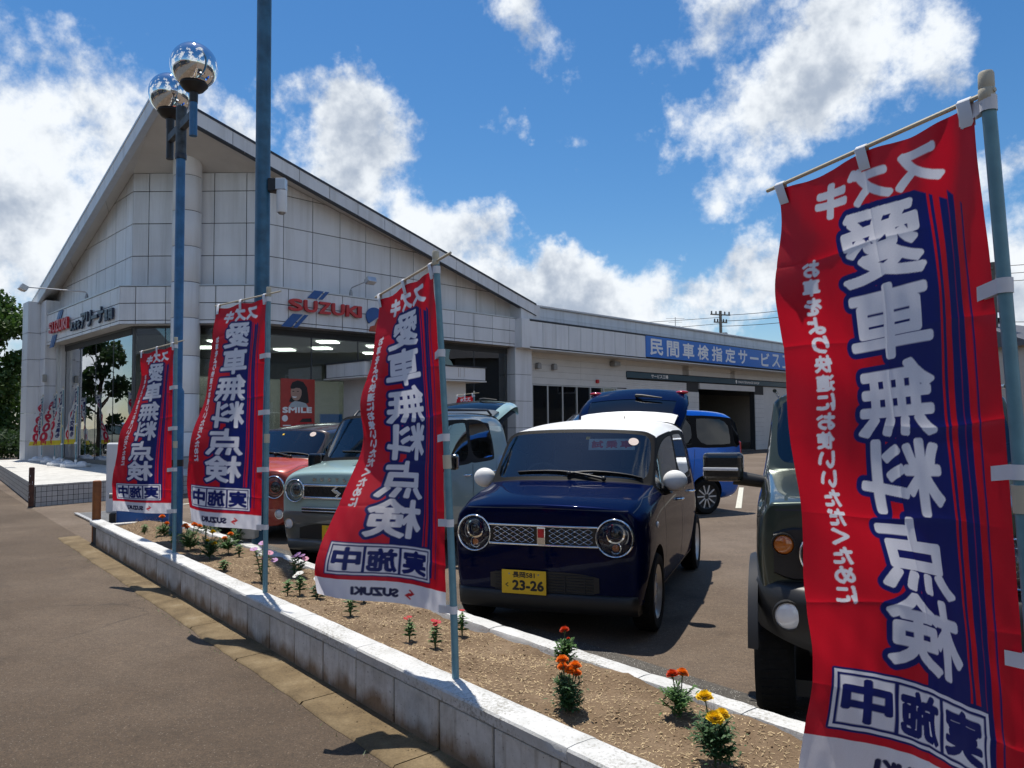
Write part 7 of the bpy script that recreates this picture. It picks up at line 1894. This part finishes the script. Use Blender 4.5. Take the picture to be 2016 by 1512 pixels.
def bush(loc, r, h, label, mat='leaf_dark', n=2600):
    t = empty('bush', loc, 0, label, 'bush'); b = MB(); leaf_cloud(b, [(random.uniform(-.6, .6) * r, random.uniform(-.6, .6) * r, h * random.uniform(.3, .6), r * random.uniform(.45, .6), h / r * .6) for k in range(9)], n, .085); b.build('foliage', M[mat], t)
    b = MB(); b.tube([(0, 0, -.05), (0, 0, h * .5)], .04, 6); b.build('stem', M['bark'], t)
tree((-23.3, 33.5, 0), 7.6, 2.3, 'leafy green tree beyond the left end of the showroom', 14000, .13, 'leaf', blobs_n=34, low_=.10)
tree((-26.6, 37.0, 0), 6.2, 2.4, 'darker lower tree standing behind the leafy one', 9000, .14, 'leaf', blobs_n=30, low_=.08)
tree((-22.3, 40.0, 0), 9.2, 2.2, 'tall thin-topped tree rising beside the showroom eave', 4500, .13, 'leaf_light', blobs_n=18, low_=.3)
bush((-19.6, 30.6, 0), 1.5, 1.7, 'clipped dark round bush by the porch end'); bush((-21.6, 29.6, 0), 1.3, 1.2, 'lower dark bush in front of the trees')
bush((-17.6, 33.5, 0), 1.6, 1.9, 'dark bush against the wing wall')

# ------------------------------------------------------------------ utility poles, wires, houses
def utility_pole(loc, h, label, arms, az):
    t = empty('utility_pole', loc, rad(az), label, 'utility pole'); b = MB(); b.tube([(0, 0, 0), (0, 0, h)], [.17, .11], 12); b.build('shaft', M['pole_grey'], t, 50)
    for z, w in arms:
        b = MB(); b.box((0, 0, z), (w * 2, .09, .09)); a_ = b.build('cross_arm', M['pole_grey'], t)
        for x in (-w * .9, -w * .45, w * .45, w * .9):
            b = MB(); b.lathe([(.05, 0), (.07, .06), (.04, .1), (.07, .15), (.03, .22)], 8, Matrix.Translation((x, 0, z + .05))); b.build('insulator', M['black'], a_)
    b = MB(); b.lathe([(.22, h - 2.6), (.24, h - 2.5), (.24, h - 1.8), (.2, h - 1.7)], 12, Matrix.Translation((.36, 0, 0))); b.build('transformer', M['steel'], t, 50)
    for z in np.arange(2, h - 2, .5):
        b = MB(); b.tube([(-.24, 0, z), (.24, 0, z)], .012, 5); b.build('step_bolt', M['steel'], t)
M['pole_grey'] = plain('concrete_pole', (.12, .11, .10), .8, var=.2, vs=3); M['wire'] = plain('wire', (.02, .02, .022), .6)
def wire(p, q, sag, r=.012, label=''):
    p, q = Vector(p), Vector(q); b = MB(); b.tube([p.lerp(q, i / 16) - Vector((0, 0, sag * 4 * (i / 16) * (1 - i / 16))) for i in range(17)], r, 5); tag(b.build('overhead_wire', M['wire']), label, 'wire', 'overhead wires')
U1, U2, U3 = Vector((25.28, 40, 0)), Vector((16.4, 60, 0)), Vector((45, 22, 0))
utility_pole(U1, 9.75, 'dark utility pole with insulators beside the largest banner pole', ((9.4, .9), (8.6, .9), (6.6, .6)), 40)
utility_pole(U2, 10.2, 'small far utility pole with a cross arm above the workshop roof', ((9.9, .9), (9.3, .6)), 20)
utility_pole((21.2, 57.5, 0), 8.7, 'thin short far post above the end of the workshop roof', ((8.5, .25),), 20)
for z, nm in ((9.45, 'topmost'), (9.0, 'middle'), (8.6, 'lowest')): wire(U1 + Vector((-.5, .3, z)), U2 + Vector((0, 0, z + .4)), .5, .022, nm + ' of three wires from the dark utility pole to the far one')
for z, nm in ((9.5, 'topmost'), (9.1, 'middle'), (8.7, 'lowest')): wire(U1 + Vector((.4, -.2, z)), U3 + Vector((0, 0, z)), .4, .018, nm + ' of three wires leaving the dark utility pole away from the workshop')
wire(U2 + Vector((0, 0, 9.2)), (-14, 58, 8.8), .6, .02, 'lower wire running from the far utility pole behind the showroom'); wire(U2 + Vector((0, 0, 9.7)), (-14, 58, 9.6), .6, .02, 'upper wire running from the far utility pole behind the showroom')
wire(U1 + Vector((0, 0, 6.6)), U3 + Vector((0, 0, 6.4)), .6, .02, 'low cable leaving the small cross arm of the dark utility pole'); wire(U1 + Vector((0, 0, 6.6)), (10, 50, 6.4), .6, .02, 'low cable from the dark utility pole to the workshop')
def house(loc, rz, w, d, h, roof_h, label, wallc, roofc, wins, gable=True):
    t = empty('house', loc, rz, label, 'house'); wm_ = plain('siding_' + str(len(bpy.data.materials)), wallc, .7, var=.06); rm_ = plain('roofing_' + str(len(bpy.data.materials)), roofc, .6)
    b = MB(); b.box((0, 0, h / 2), (w, d, h)); b.build('wall', wm_, t)
    b = MB(); o = .45
    b.add([(-w / 2 - o, -d / 2 - o, h - .1), (w / 2 + o, -d / 2 - o, h - .1), (w / 2 + o, 0, h + roof_h), (-w / 2 - o, 0, h + roof_h), (-w / 2 - o, d / 2 + o, h - .1), (w / 2 + o, d / 2 + o, h - .1)], [(0, 1, 2, 3), (3, 2, 5, 4), (0, 3, 4), (1, 5, 2)]); b.build('roof', rm_, t)
    n = int(h / .3)
    for k in range(1, n):
        b = MB(); b.box((0, -d / 2 - .004, k * .3), (w + .01, .012, .02)); b.build('siding_lap', wm_, t)
    for (x, z, ww, hh) in wins:
        b = MB(); b.box((x, -d / 2 - .02, z), (ww + .14, .08, hh + .14)); f = b.build('window', M['white'], t)
        b = MB(); b.box((x, -d / 2 - .065, z), (ww, .02, hh)); b.build('pane', M['black_gloss'], f); b = MB(); b.box((x, -d / 2 - .08, z), (.05, .02, hh)); b.build('sash', M['alu'], f)
house((27.5, 42.5, 0), rad(30), 9, 7, 5.2, 1.6, 'pale house with horizontal siding far behind the largest banner', (.50, .47, .42), (.10, .10, .11), [(-2.5, 3.9, 1.2, 1.1), (1.5, 3.9, 1.2, 1.1)])
# the other side of the street, seen only in glass, globes and car paint
wr = math.atan2(WD.y, WD.x)
for (s, t_, w, h, rh, c1, c2, nm) in ((-14, -22, 11, 5.8, 2.2, (.30, .29, .27), (.07, .07, .08), 'grey house across the street'), (-1, -21, 10, 6.2, 2.0, (.16, .155, .15), (.10, .06, .05), 'brown roofed house across the street'), (13, -23, 12, 5.6, 2.4, (.34, .32, .28), (.06, .07, .09), 'cream house across the street'), (30, -24, 13, 6.4, 2, (.28, .29, .30), (.08, .08, .08), 'blue grey house across the street')):
    p = wp(s, t_); house((p.x, p.y, 0), wr + math.pi, w, 8, h, rh, nm, c1, c2, [(-3, 4.3, 1.5, 1.2), (0, 4.3, 1.2, 1.2), (3, 4.3, 1.5, 1.2), (-2.5, 1.5, 2.2, 1.8), (2.5, 1.5, 2.2, 1.8)])
house((33, 29.5, 0), rad(-90), 11, 8, 6.4, 2, 'dark grey house beyond the lot, next to the workshop', (.13, .135, .135), (.06, .06, .065), [(-3, 4.4, 1.2, 1.3), (1.5, 4.4, 1.2, 1.3)])
house((32, 14, 0), rad(-90), 15, 8, 6.8, 2, 'grey sided house beside the lot with two upper windows', (.17, .175, .175), (.06, .06, .065), [(-3, 4.4, 1.2, 1.3), (1.5, 4.4, 1.2, 1.3), (-2, 1.5, 2.2, 1.8), (3, 1.5, 2, 1.8)])
for k_, (s, t_, h, r) in enumerate(((6, -15.2, 7, 2.1), (17, -15.0, 7.5, 2.3), (-6, -15.3, 7, 2.2), (28, -15.4, 7, 2.0), (40, -4.4, 6.2, 1.7), (47, -5, 6.5, 1.8), (55, -15, 8, 2.5))):
    q = wp(s, t_); tree((q.x, q.y, 0), h, r, ['street tree facing the block wall', 'street tree facing the showroom', 'street tree facing the off-roader', 'street tree facing the porch end', 'roadside tree past the porch', 'second roadside tree past the porch', 'big tree far along the other kerb'][k_] + ' across the road', 1800, .17, 'leaf_dark', blobs_n=12, name='street_tree')['group'] = 'street trees across the road'

# small plants and bits that fill the bed
for k, (s_, t_) in enumerate(((1.9, .62), (2.6, .35), (3.3, .70), (3.9, .30), (4.6, .68), (5.6, .34), (6.2, .66), (6.9, .35))):
    q = wp(s_, t_); q.z = soil_h(s_, t_)
    vinca(q, .08 + .03 * (k % 3), .05, [], 'leafy seedling without flowers in the bare part of the bed', 3 + k % 2, ('fresh', 'green')[k % 2])['group'] = 'seedlings in the flower bed'
b = MB()
for k in range(90):
    s_ = random.uniform(-2.2, 8); t_ = random.uniform(.18, .86); p = wp(s_, t_, soil_h(s_, t_) + .004); leaf(b, p, rdir(-.1, .15), random.uniform(.015, .035), .006, .1)
tag(b.build('dead_leaves', M['clod']), 'dead brown leaves scattered on the flower bed', 'leaves', kind='stuff')
b = MB()
for k in range(700):
    s_ = random.uniform(-1.8, 8); p = wp(s_, -abs(random.gauss(0, .05)) - .005, .02); r_ = random.uniform(.001, .004); b.ball(p, r_, 5, 3, (1, 1, .6))
tag(b.build('grit', M['gutter']), 'grit lying along the foot of the block wall', 'grit', kind='stuff')
